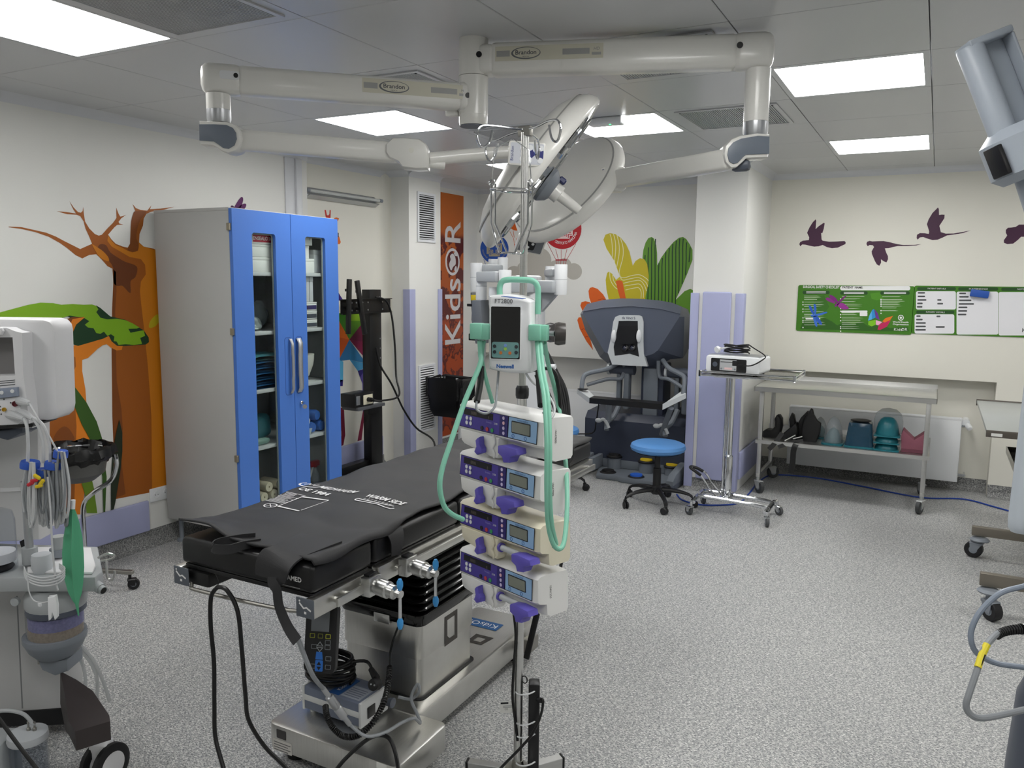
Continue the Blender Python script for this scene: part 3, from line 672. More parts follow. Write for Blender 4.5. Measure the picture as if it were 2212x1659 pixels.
obj('grip', MB().box((0, 0, .016), (.125, .055, .03), .006, 2, Me), mat('blue eraser plastic', (38, 84, 170), .5, noise=.05, nscale=20), er, world=True)
obj('felt', MB().box((0, 0, .0), (.12, .05, .008), .002, 1, Me @ T(0, 0, -.0025)), inkmat('#1d2a55'), er, world=True)
# --- orange banner on the far left wall
bm_ = bpy.data.materials.new('banner print'); bm_.use_nodes = True; nt = bm_.node_tree; bs = nt.nodes['Principled BSDF']; bs.inputs['Roughness'].default_value = .45
tc = nt.nodes.new('ShaderNodeTexCoord'); sp = nt.nodes.new('ShaderNodeSeparateXYZ'); nt.links.new(tc.outputs['Object'], sp.inputs[0])
nz = nt.nodes.new('ShaderNodeTexNoise'); nz.inputs['Scale'].default_value = 5; nz.inputs['Detail'].default_value = 5; nt.links.new(tc.outputs['Object'], nz.inputs['Vector'])
def mrange(sock, a, b, c=0, d=1):
    r = nt.nodes.new('ShaderNodeMapRange'); nt.links.new(sock, r.inputs[0])
    for i, v in enumerate((a, b, c, d)): r.inputs[i+1].default_value = v
    return r.outputs[0]
def mth(op, a, b):
    n = nt.nodes.new('ShaderNodeMath'); n.operation = op
    for i, v in enumerate((a, b)):
        if isinstance(v, (int, float)): n.inputs[i].default_value = v
        else: nt.links.new(v, n.inputs[i])
    return n.outputs[0]
def cmix(fac, a, b):
    x = nt.nodes.new('ShaderNodeMix'); x.data_type = 'RGBA'; nt.links.new(fac, x.inputs['Factor'])
    for k, v in (('A', a), ('B', b)):
        if isinstance(v, tuple): x.inputs[k].default_value = v
        else: nt.links.new(v, x.inputs[k])
    return x.outputs['Result']
sky = cmix(mrange(sp.outputs['Z'], .6, 2.35), srgb('#8c2f10'), srgb('#c2661a'))
crown = mth('MULTIPLY', mrange(nz.outputs['Fac'], .47, .485), mrange(sp.outputs['Z'], 1.98, 1.92))
c1 = cmix(crown, sky, srgb('#5a1410'))
low = mth('MULTIPLY', mrange(nz.outputs['Fac'], .52, .53), mrange(sp.outputs['Z'], 1.2, 1.1))
c2 = cmix(low, c1, srgb('#a8420f'))
nt.links.new(c2, bs.inputs['Base Color'])
ya, yb_ = 6.452, 6.862
bn = thing('wall_banner', 'tall orange and maroon savanna banner with white lettering running upward', 'banner', (XL, (ya+yb_)/2, .12))
obj('sheet', MB().b2((XL, ya, .12), (XL+.003, yb_, PX(975, 419, XL).z)), bm_, bn, world=True)
LET = inkmat('#d4d2d4')
def zb_(y): return PX(973, y, XL).z
Fb = lambda z, yy: frame((XL+.0036, yy, z), (0, 0, 1), (0, -1, 0))
base_y = 6.80
text('Kids', .40, LET, Fb(zb_(749), base_y), bn, ax='LEFT', ay='BOTTOM_BASELINE', bold=.004, width=zb_(607)-zb_(749))
text('R', .40, LET, Fb(zb_(529), base_y), bn, ax='LEFT', ay='BOTTOM_BASELINE', bold=.004, width=zb_(482)-zb_(529))
zc0 = (zb_(536)+zb_(595))/2; rr = (zb_(536)-zb_(595))/2
bl = lambda k: (lambda u, v: V((XL+.0036+.0004*k, 6.66-v, zc0+u)))
decal('globe_ring', circ(0, 0, rr, 36), bl(0), LET, bn, holes=[circ(0, 0, rr*.80, 36)])
for p in ([(-.02,-.06),(.05,-.05),(.085,0),(.06,.05),(.02,.04),(-.03,.07),(-.09,.03),(-.05,-.01)], [(.07,-.09),(.1,-.05),(.09,-.02),(.06,-.06)], [(-.1,-.06),(-.06,-.08),(-.04,-.06),(-.08,-.03)]):
    decal('globe_land', [(a*rr/.14, b*rr/.14) for a, b in p], bl(1), LET, bn, smooth=3)
# --- wall vents on the pier
VENT_M = mat('white vent plastic', (222, 224, 228), .4, noise=.02, nscale=9); VOID = mat('vent void', (24, 25, 27), .8, noise=.1, nscale=10)
def vent(label, y0, y1, z0, z1, n, back):
    t = thing('wall_vent', label, 'vent', (XCOL, (y0+y1)/2, z0), 'louvre vents on the pier')
    b = .022
    obj('frame', MB().prism([(y0, z0), (y1, z0), (y1, z1), (y0, z1)], 0, .012, M=frame((XCOL+.0005, 0, 0), (0, 1, 0), (0, 0, 1)), holes=[[(y0+b, z0+b), (y1-b, z0+b), (y1-b, z1-b), (y0+b, z1-b)]]), VENT_M, t, world=True)
    obj('backing', MB().b2((XCOL+.0005, y0+b, z0+b), (XCOL+.002, y1-b, z1-b)), back, t, world=True)
    h = (z1-z0-2*b)/n
    for k in range(n):
        zz = z0+b+(k+.5)*h
        obj('slat', MB().box((0, 0, 0), (.013, y1-y0-2*b, .0025), 0, 1, T(XCOL+.009, (y0+y1)/2, zz) @ RY(.75)), VENT_M, t, world=True)
    return t
q0, q1 = PX(900, 413, XCOL), PX(939, 525.5, XCOL)
vent('white louvre vent high up on the pier', q0.y, q1.y, PX(902, 522, XCOL).z, q0.z, 20, VOID)
q0, q1 = PX(903, 790, XCOL), PX(939, 926, XCOL)
vent('white louvre vent low down on the pier', q0.y, q1.y, q1.z, q0.z, 26, mat('vent grey filter', (95, 97, 100), .8, noise=.1, nscale=30))
# --- ultraviolet tube lamp in the recess
p0, p1 = PX(664, 408, XREC+.05), PX(822, 436, XREC+.05)
uv = thing('tube_lamp', 'bare germicidal tube lamp fixed across the recess wall', 'wall lamp', (XREC, (p0.y+p1.y)/2, p0.z-.06))
L0, L1, zz = p0.y, p1.y, (p0.z+p1.z)/2
obj('reflector', MB().prism([(0, -.05), (.012, -.055), (.055, -.03), (.05, -.026), (.012, -.045), (.006, .02), (0, .03)], L0+.02, L1-.02, M=Matrix(((1, 0, 0, XREC+.001), (0, 0, 1, 0), (0, 1, 0, zz), (0, 0, 0, 1)))), ALU, uv, world=True)
obj('tube', MB().cyl((XREC+.05, L0+.02, zz), (XREC+.05, L1-.02, zz), .013, n=14), glassmat('uv quartz tube', (225, 228, 226), .55, .1), uv, world=True)
for yy in (L0, L1): obj('end_cap', MB().cyl((XREC+.05, yy-.012, zz), (XREC+.05, yy+.02, zz), .015, n=14).b2((XREC+.001, yy-.006, zz-.012), (XREC+.05, yy+.008, zz+.012)), GREY_PL, uv, world=True)
# --- twin socket left of the cabinet
p = PX(336, 1068, XL)
so = thing('wall_socket', 'white twin power socket between the mural and the cabinet', 'socket', (XL, p.y, p.z))
obj('plate', MB().box((XL+.005, p.y+.035, p.z), (.01, .16, .085), .004, 2), WHITE_PL, so, world=True)
for dy in (0, .07):
    obj('cup', MB().lathe([(.022, .0), (.022, .004), (.019, .004), (.019, .0015), (0, .0015)], 20, M=frame((XL+.0102, p.y+dy, p.z), (0, 1, 0), (0, 0, 1))), WHITE_PL, so, world=True)
    for dd in (-.009, .009): obj('pin_hole', MB().cyl((XL+.0118, p.y+dy+dd, p.z), (XL+.0122, p.y+dy+dd, p.z), .0028, n=10), BLACK_PL, so, world=True)
# --- radiators
def radiator(label, x0, x1, z0, z1, y0, y1):
    t = thing('radiator', label, 'radiator', ((x0+x1)/2, y0, z0))
    obj('panel', MB().b2((x0, y0, z0), (x1, y0+.018, z1-.012), .004), WHITE_PL, t, world=True)
    obj('rear_panel', MB().b2((x0, y1-.018, z0), (x1, y1, z1-.012), .004), WHITE_PL, t, world=True)
    g = MB()
    n = int((x1-x0)/.03)
    g.b2((x0, y0+.012, z1-.012), (x1, y1-.012, z1-.003))
    for k in range(3): g.b2((x0+.01, y0+.022+k*.022, z1-.003), (x1-.01, y0+.032+k*.022, z1))
    g.b2((x0, y0, z1-.012), (x1, y0+.012, z1)); g.b2((x0, y1-.012, z1-.012), (x1, y1, z1))
    obj('top_grille', g, WHITE_PL, t, world=True)
    obj('side_cover', MB().b2((x0-.002, y0, z0), (x0, y1, z1)).b2((x1, y0, z0), (x1+.002, y1, z1)), WHITE_PL, t, world=True)
    obj('wall_bracket', MB().b2((x0+.1, y1, z0+.1), (x0+.14, YN-.025, z0+.14)).b2((x1-.14, y1, z0+.1), (x1-.1, YN-.025, z0+.14)), WHITE_PL, t, world=True)
    v = obj('valve', MB().cyl((x1, y0+.05, z1-.06), (x1+.05, y0+.05, z1-.06), .009, n=12), CHROME, t, world=True)
    obj('thermostat_head', MB().lathe([(.014, 0), (.022, .006), (.022, .045), (.016, .055), (0, .057)], 18, M=frame((x1+.045, y0+.05, z1-.05), (0, 0, 1), z=(.3, -1, -.4))), WHITE_PL, v, world=True)
    obj('pipe_collar', MB().cyl((x1+.03, y0+.06, z1-.035), (x1+.03, YN-.025, z1-.03), .03, n=18), WHITE_PL, t, world=True)
    obj('lock_valve', MB().cyl((x1, y0+.05, z0+.05), (x1+.05, y0+.05, z0+.05), .012, n=12).cyl((x1+.05, y0+.05, z0+.05), (x1+.05, YN-.025, z0+.05), .009, n=10), CHROME, t, world=True)
a, b, c = PY(1706, 878, 7.12), PY(2078, 905, 7.12), PY(2068, 1042, 7.12)
radiator('white panel radiator in the wall niche behind the steel table', a.x, b.x, c.z, (a.z+b.z)/2, 7.12, 7.22)
a, b = PY(1195, 838, 7.14), PY(1700, 870, 7.14)
radiator('white panel radiator in the niche behind the surgeon console', -3.5, -2.3, .1, .58, 7.13, 7.23)
# --- emergency lamp on the ceiling
p = PZ(1310, 255, ZC)
em = thing('emergency_lamp', 'small white ceiling unit with a green indicator light', 'emergency lamp', (p.x, p.y, ZC-.04))
obj('housing', MB().box((0, 0, .02), (.2, .085, .0395), .012, 3), WHITE_PL, em)
obj('indicator', MB().cyl((.03, -.02, 0), (.03, -.02, -.002), .006, n=12), mat('green led', (60, 220, 110), .4, emit=(60, 230, 110), estr=3), em)
# ================================================================== FURNITURE ALONG THE WALLS
def caster(t, x, y, h=.1, r=.04, a=0.0, fork=None, tyre=None, w=.022, twin=False):
    """swivel caster standing on local z=0 under point (x,y), stem up to h"""
    fork = fork or CHROME; tyre = tyre or BLACK_RUB
    M = T(x, y, 0) @ RZ(a)
    f = MB(); off = r*.55
    f.cyl((0, 0, r*1.75), (0, 0, h), r*.28, n=12)
    f.box((off*.5, 0, r*1.85), (r*1.5, w+.014, r*.3), r*.1, 1)
    for s in (-1, 1): f.prism([(-r*.35, r*1.8), (r*.95, r*1.8), (off+r*.3, r*.8), (off-r*.3, r*.8)], s*(w/2+.002), s*(w/2+.006), M=Matrix(((1, 0, 0, 0), (0, 0, 1, 0), (0, 1, 0, 0), (0, 0, 0, 1))))
    fo = obj('caster', MB().add(f.v, f.f, M), fork, t)
    wh = MB()
    prof = [(r*.45, -w/2), (r*.9, -w/2), (r, -w/2+.004), (r, w/2-.004), (r*.9, w/2), (r*.45, w/2)]
    wh.lathe(prof, 24, M=M @ T(off, 0, r) @ RX(PI/2))
    wo = obj('wheel', wh, tyre, fo)
    obj('hub', MB().cyl((0, 0, -w/2-.001), (0, 0, w/2+.001), r*.46, n=16, M=M @ T(off, 0, r) @ RX(PI/2)), GREY_PL, fo)
    return fo
# ---------------------------------------------------------------- blue cabinet
Xf = -3.517; CY_0, CY_1, CM = 3.279, 4.177, 3.741; CZ0, CZ1 = .15, 2.02; XBk = XL+.03
CABG = mat('grey cabinet steel', (178, 178, 176), .5, bump=.06, bscale=700, noise=.02, nscale=4)
CABI = mat('cabinet inside paint', (168, 172, 170), .5, noise=.02, nscale=4)
BLUE = mat('blue powder coat', (70, 116, 196), .38, bump=.05, bscale=800, noise=.02, nscale=5)
cab = thing('storage_cabinet', 'tall grey steel cabinet with two blue glazed doors against the white wall', 'cabinet', ((Xf+XBk)/2, (CY_0+CY_1)/2, 0))
xb = Xf-.026
obj('side_panel', MB().b2((XBk, CY_0, CZ0), (xb, CY_0+.018, CZ1), .002), CABG, cab, world=True)
obj('side_panel', MB().b2((XBk, CY_1-.018, CZ0), (xb, CY_1, CZ1), .002), CABG, cab, world=True)
obj('top_panel', MB().b2((XBk, CY_0, CZ1), (xb, CY_1, CZ1+.018), .002), CABG, cab, world=True)
obj('bottom_panel', MB().b2((XBk, CY_0+.018, CZ0), (xb, CY_1-.018, CZ0+.018)), CABG, cab, world=True)
obj('back_panel', MB().b2((XBk, CY_0+.018, CZ0+.018), (XBk+.008, CY_1-.018, CZ1)), CABI, cab, world=True)
obj('liner', MB().b2((XBk+.01, CY_0+.0185, CZ0+.02), (xb-.01, CY_0+.02, CZ1-.005)).b2((XBk+.01, CY_1-.02, CZ0+.02), (xb-.01, CY_1-.0185, CZ1-.005)), CABI, cab, world=True)
for x in (XBk+.06, xb-.06):
    for y in (CY_0+.05, CY_1-.05):
        obj('foot', MB().lathe([(.03, 0), (.03, .012), (.014, .02), (.014, CZ0)], 16, M=T(x, y, 0)), GREY_PL, cab, world=True)
SHZ = [1.68, 1.328, .978, .632]
for z in SHZ: obj('shelf', MB().b2((XBk+.01, CY_0+.021, z-.022), (xb-.012, CY_1-.021, z), .002), mat('pale shelf board', (196, 198, 198), .45, noise=.02, nscale=5), cab, world=True)
MD = frame((0, 0, 0), (0, 1, 0), (0, 0, 1))     # (y,z)->world, extrude +x
for k, (y0, y1, w0, w1) in enumerate(((CY_0+.001, CM-.002, 3.425, 3.612), (CM+.002, CY_1-.001, 3.867, 4.052))):
    hole = rrect(w0, CZ0+.09, w1, 1.905, .018)
    rec = (3.672, 3.716) if k == 0 else (3.766, 3.812)
    d = obj('door', MB().prism([(y0, CZ0+.002), (y1, CZ0+.002), (y1, CZ1+.012), (y0, CZ1+.012)], xb+.002, Xf, M=MD, holes=[hole]), BLUE, cab, world=True)
    rim = MB().prism(rrect(w0-.001, CZ0+.089, w1+.001, 1.906, .018), xb-.004, xb+.004, M=MD, holes=[rrect(w0+.006, CZ0+.096, w1-.006, 1.899, .014)])
    obj('glazing_bead', rim, mat('grey glazing bead', (170, 174, 172), .45, noise=.03, nscale=9), d, world=True)
    obj('pane', MB().b2((xb+.005, w0-.0005, CZ0+.09), (xb+.009, w1+.0005, 1.905)), GLASS, d, world=True)
    # handle: shallow recess plate and upright wavy grip
    yc = sum(rec)/2
    obj('handle_recess', MB().prism(rrect(yc-.03, .925, yc+.03, 1.285, .018), Xf, Xf+.0008, M=MD, holes=[rrect(yc-.027, .928, yc+.027, 1.282, .016)]), mat('deep blue edge', (44, 78, 150), .4, noise=.02, nscale=6), d, world=True)
    yg = yc+(.016 if k == 0 else -.008); hw = .011 if k == 0 else .019
    pts = [(yg+(.003 if abs(i-6) < 3 else 0)*(1 if k == 0 else -1), .935+.34*i/12) for i in range(13)]
    g = MB().loft([[V((Xf+.006+(.016 if 0 < i < 12 else .0)+q[0], p[0]+q[1], p[1])) for q in [( .008*math.cos(a), hw*math.sin(a)) for a in [2*PI*j/12 for j in range(12)]]] for i, p in enumerate(pts)])
    obj('handle', g, ALU, d, world=True)
    for z in (1.93, 1.34, .60):
        yh = y0 if k == 0 else y1
        obj('hinge', MB().box((xb+.006, yh+(-.004 if k == 0 else .004), z), (.024, .02, .04), .002, 1), mat('brass-grey hinge', (150, 142, 124), .4, metal=.6, noise=.05, nscale=10), d, world=True)
    if k == 1:
        lk = obj('lock', MB().lathe([(.012, 0), (.012, .01), (.009, .012), (0, .012)], 18, M=frame((Xf, 3.795, .865), (0, 1, 0), (0, 0, 1))), CHROME, d, world=True)
        obj('key', MB().b2((Xf+.012, 3.794, .859), (Xf+.03, 3.797, .871)).prism(circ(0, 0, .014, 16), -.0012, .0012, M=frame((Xf+.03, 3.797, .842), (.8, .6, 0), (0, 0, 1))), CHROME, d, world=True)
# ---- what stands in the cabinet
BOXW = mat('white carton', (222, 222, 218), .6, noise=.03, nscale=9); BOXG = mat('grey white carton', (196, 198, 200), .6, noise=.04, nscale=12)
def carton(label, xr, yr, z, h, m=None, mark=None, rot=0.0, bev=.002, group='cartons in the cabinet'):
    xc, yc = sum(xr)/2, sum(yr)/2
    t = thing('carton', label, 'box', T(xc, yc, z+.0005) @ RZ(rot), group)
    sx, sy = xr[1]-xr[0], yr[1]-yr[0]
    obj('body', MB().b2((-sx/2, -sy/2, 0), (sx/2, sy/2, h*.8), bev), m or BOXW, t)
    obj('lid', MB().b2((-sx/2-.001, -sy/2-.001, h*.8), (sx/2+.001, sy/2+.001, h), bev), m or BOXW, t)
    if mark:
        c, tx, txc = mark
        if c: obj('label_band', MB().b2((sx/2+.001, -sy/2+.03, h*.14), (sx/2+.0018, sy/2-.005, h*.62)), inkmat(c), t)
        if tx: text(tx, h*.34, inkmat(txc), frame((sx/2+.002, (.0 if c else .035), h*(.38 if c else .5)), (0, 1, 0), (0, 0, 1)), t, world=False, bold=.0008)
    return t
XA, XB_ = -3.82, -3.566
z = SHZ[0]
carton('white carton printed with blue letters, lowest of its cabinet stack', (XA, XB_), (3.45, 3.78), z, .088, mark=(None, 'STG', '#35506e'))
carton('white carton printed with grey letters, in the middle of the cabinet stack', (XA, XB_), (3.45, 3.78), z+.089, .074, mark=(None, 'STG', '#50555c'))
carton('white carton with a red printed band on top of the cabinet stack', (XA, XB_), (3.45, 3.75), z+.164, .085, mark=('#b8243a', 'ENSEAL\u00ae X1 Tissue', '#f0e8e8'))
carton('blank white carton, lowest of the small cabinet pile', (XA+.02, XB_), (3.87, 4.0), z, .09)
carton('narrow white carton in the middle of the small pile', (XA+.02, XB_-.01), (3.87, 3.965), z+.091, .082)
carton('small white carton with grey print on the small pile', (XA+.02, XB_), (3.87, 3.985), z+.174, .08, mark=(None, 'T', '#555a60'))
carton('tall grey white carton beside the small pile', (XA+.02, XB_-.03), (4.03, 4.12), z, .15, BOXG)
z = SHZ[1]
for k in range(4): carton('slim upright grey white carton standing on the flat boxes of the second shelf', (-3.77, -3.58), (3.86+k*.036, 3.892+k*.036), z+.168, .16, BOXG, mark=None, group='slim upright cartons')
for k, (lb, h) in enumerate((('flat white carton with dark bar, lowest under the slim cartons', .052), ('flat white carton with dark bar, middle under the slim cartons', .055), ('flat purple-edged carton right under the slim cartons', .055))):
    carton(lb, (-3.79, -3.57), (3.85, 4.02), z+.001+k*.0555, h-.001, BOXW, mark=('#4a4d55', None, None) if k < 2 else ('#3a3060', None, None))
BAGC = glassmat('crinkled clear film', (205, 215, 215), .45, .2); BAGT = mat('teal drape fabric', (58, 120, 130), .6, noise=.15, nscale=14); BAGB = mat('blue drape fabric', (40, 92, 140), .45, noise=.2, nscale=10); PALE = mat('pale tubing pack', (196, 205, 200), .4, noise=.1, nscale=20)
def lump(name, label, cat, c, r, m, seed, amp=.18, nu=22, nv=12, group=None, flatbot=True):
    rg = random.Random(seed); ph = [rg.uniform(0, 6.28) for _ in range(6)]
    t = thing(name, label, cat, (c[0], c[1], c[2]), group)
    mb = MB(); vs = []; fs = []
    for i in range(nv+1):
        th = PI*i/nv
        for k in range(nu):
            a = 2*PI*k/nu
            q = 1+amp*(.5*math.sin(3*a+ph[0]+2*th)+.3*math.sin(5*a+ph[1]-3*th)+.4*math.sin(4*th+ph[2]+a))
            zz = r[2]*(1+math.cos(th)*q)
            if flatbot: zz = max(zz, .0)
            vs.append((r[0]*math.sin(th)**.7*math.cos(a)*q if 0 < i < nv else 0, r[1]*math.sin(th)**.7*math.sin(a)*q if 0 < i < nv else 0, zz))
    for i in range(nv):
        for k in range(nu):
            l = (k+1) % nu; fs.append((i*nu+k, (i+1)*nu+k, (i+1)*nu+l, i*nu+l))
    mb.add(vs, fs); obj('wrap', mb, m, t, ang=60)
    return t
p = lump('wrapped_pack', 'clear film pack of pale tubing on the second shelf', 'package', (-3.66, 3.52, z+.006), (.07, .075, .04), BAGC, 1)
obj('coil', MB().tube([(.055*math.cos(a), .055*math.sin(a), .02+.012*math.sin(a/3)) for a in [i*.4 for i in range(48)]], .006, 6), PALE, p)
p = lump('wrapped_pack', 'puffy clear film pack leaning over the pale tubing', 'package', (-3.80, 3.72, z+.014), (.06, .08, .075), BAGC, 2); obj('filling', MB().ell((0, 0, .07), (.045, .055, .05)), PALE, p)
carton('dark printed box standing behind the film packs', (-4.02, -3.93), (3.5, 3.78), z, .3, mat('dark printed carton', (74, 80, 82), .55, noise=.1, nscale=16), mark=('#2c3034', None, None))
z = SHZ[2]
zz = z
for k in range(6):
    h = (.034, .03, .036, .03, .034, .038)[k]
    t = thing('drape_pack', 'flat folded blue drape pack in clear film, stacked on the third shelf' if k < 5 else 'flat folded teal drape pack on top of the blue drape stack', 'package', (-3.685, 3.58, zz+.0008), 'blue drape packs')
    def fn(u, v, s=1, k=k, h=h):
        x, y = (u-.5)*.22, (v-.5)*.30
        e = max(0, 1-4*((u-.5)**4+(v-.5)**4)*3)
        return V((x, y, (h*.95*e**.35 if s > 0 else 0)+.003*math.sin(20*u+k*2+9*v)*e*(1 if s > 0 else 0)))
    mb = MB(); mb.grid(lambda u, v: fn(u, v), 14, 16); mb.grid(lambda u, v: fn(u, v, -1), 14, 16); obj('fabric', mb, BAGB if k < 5 else BAGT, t, ang=60); zz += h+.002
carton('shallow purple-lidded box at the back of the third shelf', (-3.98, -3.84), (3.95, 4.13), z, .15, BOXG, mark=('#3a3060', None, None))
t = thing('basin', 'white plastic jug basin tipped on the third shelf', 'basin', T(-3.66, 3.97, z+.002))
obj('shell', MB().loft([[V((x*s+dx, y*s+.03*i/4, .025+.035*i)) for x, y in rrect(-.05, -.055, .05, .055, .02, 3)] for i, (s, dx) in enumerate(((.7, 0), (.85, .003), (1, .006), (1.02, .01), (.98, .014)))], M=RX(.15)), mat('milky plastic', (216, 214, 204), .4, noise=.03, nscale=9), t)
t = thing('tube_pack', 'clear drain bulb pack with a blue cap on the third shelf', 'package', T(-3.60, 3.88, z+.002))
obj('bulb', MB().lathe([(0, 0), (.03, .004), (.036, .03), (.036, .08), (.02, .11), (.012, .13), (0, .13)], 18), CLEARPL, t); obj('cap', MB().lathe([(0, .1305), (.013, .1305), (.013, .145), (0, .145)], 14), mat('cyan cap', (60, 150, 190), .4, noise=.05, nscale=9), t)
z = SHZ[3]
lump('wrapped_pack', 'large teal green drape bundle in clear film on the fourth shelf', 'package', (-3.70, 3.59, z+.01), (.075, .11, .08), BAGT, 5, .12)
lump('wrapped_pack', 'flat sea-green film pack under the fourth shelf bundle front', 'package', (-3.588, 3.52, z+.004), (.02, .07, .02), mat('sea-green film', (120, 150, 140), .35, noise=.15, nscale=18), 6, .1)
for k, (y, zq) in enumerate(((3.985, .0), (4.075, .0), (4.02, .075))):
    t = thing('fabric_roll', ('blue rolled fabric bundle on the fourth shelf' if k < 2 else 'blue rolled fabric bundle lying across the two other rolls'), 'roll', T(-3.665, y-.02, z+.0395+zq) @ RZ(.12*(k == 2)), 'blue rolled bundles')
    obj('roll', MB().lathe([(0, -.09), (.03, -.09), (.037, -.07), (.035, 0), (.037, .07), (.03, .09), (0, .09)], 18, M=RY(PI/2)), mat('royal blue fabric', (44, 96, 176), .6, noise=.1, nscale=12), t, ang=50)
    obj('band', MB().lathe([(.0372, -.008), (.0385, -.008), (.0385, .008), (.0372, .008)], 18, M=RY(PI/2), closed=True), BOXG, t)
t = thing('paper_sheaf', 'loose white paper pouch leaning by the blue rolls', 'paper', T(-3.572, 3.85, z+.001))
obj('sheet', MB().prism([(0, 0), (.11, .01), (.14, .1), (.03, .075)], -.001, .001, M=frame((0, -.03, 0), (0, 1, 0), (-.25, 0, 1))), BOXW, t); obj('pouch', MB().prism([(0, 0), (.1, 0), (.13, .04), (.02, .05)], -.0015, .0015, M=frame((.015, -.03, 0), (0, 1, 0), (-.3, 0, 1))), BAGC, t)
z = CZ0+.018
for k, (y, zq, a) in enumerate(((3.515, .002, 0), (3.60, .002, 0), (3.685, .002, 0), (3.557, .058, 0), (3.643, .058, 0))):
    t = thing('bandage_roll', 'cream bandage roll lying on the cabinet bottom', 'bandage roll', T(-3.64, y, z+.108+zq+.03) @ RZ(a), 'cream bandage rolls')
    obj('roll', MB().lathe([(.006, -.07), (.029, -.07), (.031, -.06), (.031, .06), (.029, .07), (.006, .07)], 18, M=RY(PI/2), closed=True), mat('cream gauze', (206, 196, 170), .7, noise=.08, nscale=30, bump=.2, bscale=120), t)
carton('low white tray box under the bandage rolls', (-3.76, -3.60), (3.46, 3.76), z, .105, mat('cream tray card', (200, 194, 178), .6, noise=.05, nscale=12))
t = thing('power_strip', 'short white socket strip on the cabinet bottom', 'power strip', T(-3.575, 3.56, z+.001))
obj('case', MB().b2((-.02, -.11, 0), (.02, .11, .06), .008, 2), WHITE_PL, t)
for y in (-.07, 0, .07):
    obj('socket', MB().lathe([(.022, 0), (.022, .003), (.019, .003), (.019, .001), (0, .001)], 18, M=frame((.02, y, .03), (0, 1, 0), (0, 0, 1))), WHITE_PL, t)
    obj('pin_hole', MB().cyl((.0212, y-.008, .03), (.0218, y-.008, .03), .003, n=8), BLACK_PL, t); obj('pin_hole', MB().cyl((.0212, y+.008, .03), (.0218, y+.008, .03), .003, n=8), BLACK_PL, t)
t = thing('spray_bottle', 'clear spray bottle with a red and white trigger head', 'spray bottle', T(-3.68, 4.09, z+.001))
obj('bottle', MB().lathe([(0, 0), (.036, .001), (.038, .01), (.038, .12), (.03, .155), (.014, .18), (.012, .2), (0, .2)], 22), CLEARPL, t)
obj('label_wrap', MB().lathe([(.0384, .03), (.0388, .03), (.0388, .09), (.0384, .09)], 22, closed=True), inkmat('#3b3468'), t)
obj('trigger_head', MB().b2((-.018, -.05, .205), (.018, .035, .245), .008, 2).cyl((0, 0, .2), (0, 0, .21), .016, n=14), mat('red trigger plastic', (176, 32, 44), .4, noise=.04, nscale=9), t)
obj('trigger', MB().prism([(0, 0), (.015, 0), (-.01, -.06), (-.035, -.09), (-.03, -.06)], -.006, .006, M=frame((0, -.03, .206), (0, 1, 0), (0, 0, 1))), WHITE_PL, t)
for k, y in enumerate((3.92, 3.99)):
    t = thing('small_bottle', 'small clear vial bottle on the cabinet bottom', 'bottle', T(-3.62-.05*k, y, z+.001), 'vial bottles')
    obj('bottle', MB().lathe([(0, 0), (.024, .001), (.025, .06), (.012, .085), (.011, .1), (0, .1)], 18), CLEARPL, t); obj('cap', MB().lathe([(0, .1005), (.013, .1005), (.013, .118), (0, .118)], 14), WHITE_PL, t)
# ---------------------------------------------------------------- black screen stand
XT = -4.08; YT = 5.238
tv = thing('screen_stand', 'black steel screen stand without its screen, in front of the recess', 'stand', (XT, YT, 0))
obj('post', MB().b2((XT-.03, YT-.075, .03), (XT+.05, YT+.075, 1.56), .003), BLACK_MET, tv, world=True)
for z in (1.50, 1.38, 1.16, 1.08, 1.0): obj('hole', MB().cyl((XT+.05, YT+.055, z), (XT+.0508, YT+.055, z), .006, n=10), ALU, tv, world=True)
rl = obj('mount_rail', MB().b2((XT+.052, 4.80, 1.372), (XT+.056, 5.43, 1.488)).b2((XT+.052, 4.80, 1.372), (XT+.075, 5.43, 1.378)).b2((XT+.052, 4.80, 1.482), (XT+.075, 5.43, 1.488)), BLACK_MET, tv, world=True)
for y in (4.88, 4.93, 4.985, 5.06, 5.13, 5.32):
    for z in (1.40, 1.46): obj('bolt', MB().cyl((XT+.056, y, z), (XT+.060, y, z), .007, n=8), ALU, rl, world=True)
a0, a1 = PX(754.6, 602.8, XT+.09), PX(752.2, 721.8, XT+.09); c0, c1 = PX(771, 606, XT+.09), PX(788, 722, XT+.11)
for u, v in ((a0, a1), (c0, c1)):
    dz = (u-v).normalized()
    m = MB().b2((-.012, -.02, 0), (.012, .02, (u-v).length), .003, M=frame(v, (1, 0, 0), z=dz)); ar = obj('screen_arm', m, BLACK_MET, tv, world=True)
    q = u.lerp(v, .32); [obj('arm_hook', MB().box(q+V((-.012, 0, dz_)), (.03, .03, .02)), BLACK_MET, ar, world=True) for dz_ in (.05, -.085)]
sh = obj('shelf', MB().b2((XT+.05, 4.80, .635), (XT+.21, 5.14, .66), .003), mat('grey laminate', (86, 88, 92), .5, noise=.05, nscale=20), tv, world=True)
obj('paper_slip', MB().box((XT+.15, 5.07, .6612), (.04, .08, .001)), BOXW, sh, world=True)
obj('shelf_bracket', MB().b2((XT+.05, YT-.16, .56), (XT+.09, YT-.03, .6355)), BLACK_MET, tv, world=True)
obj('base_beam', MB().b2((XT-.06, 4.55, .1), (XT+.02, YT+.08, .16), .004), BLACK_MET, tv, world=True)
obj('base_plate', MB().b2((XT-.09, 4.5, .06), (XT+.42, YT+.04, .1), .004), BLACK_MET, tv, world=True)
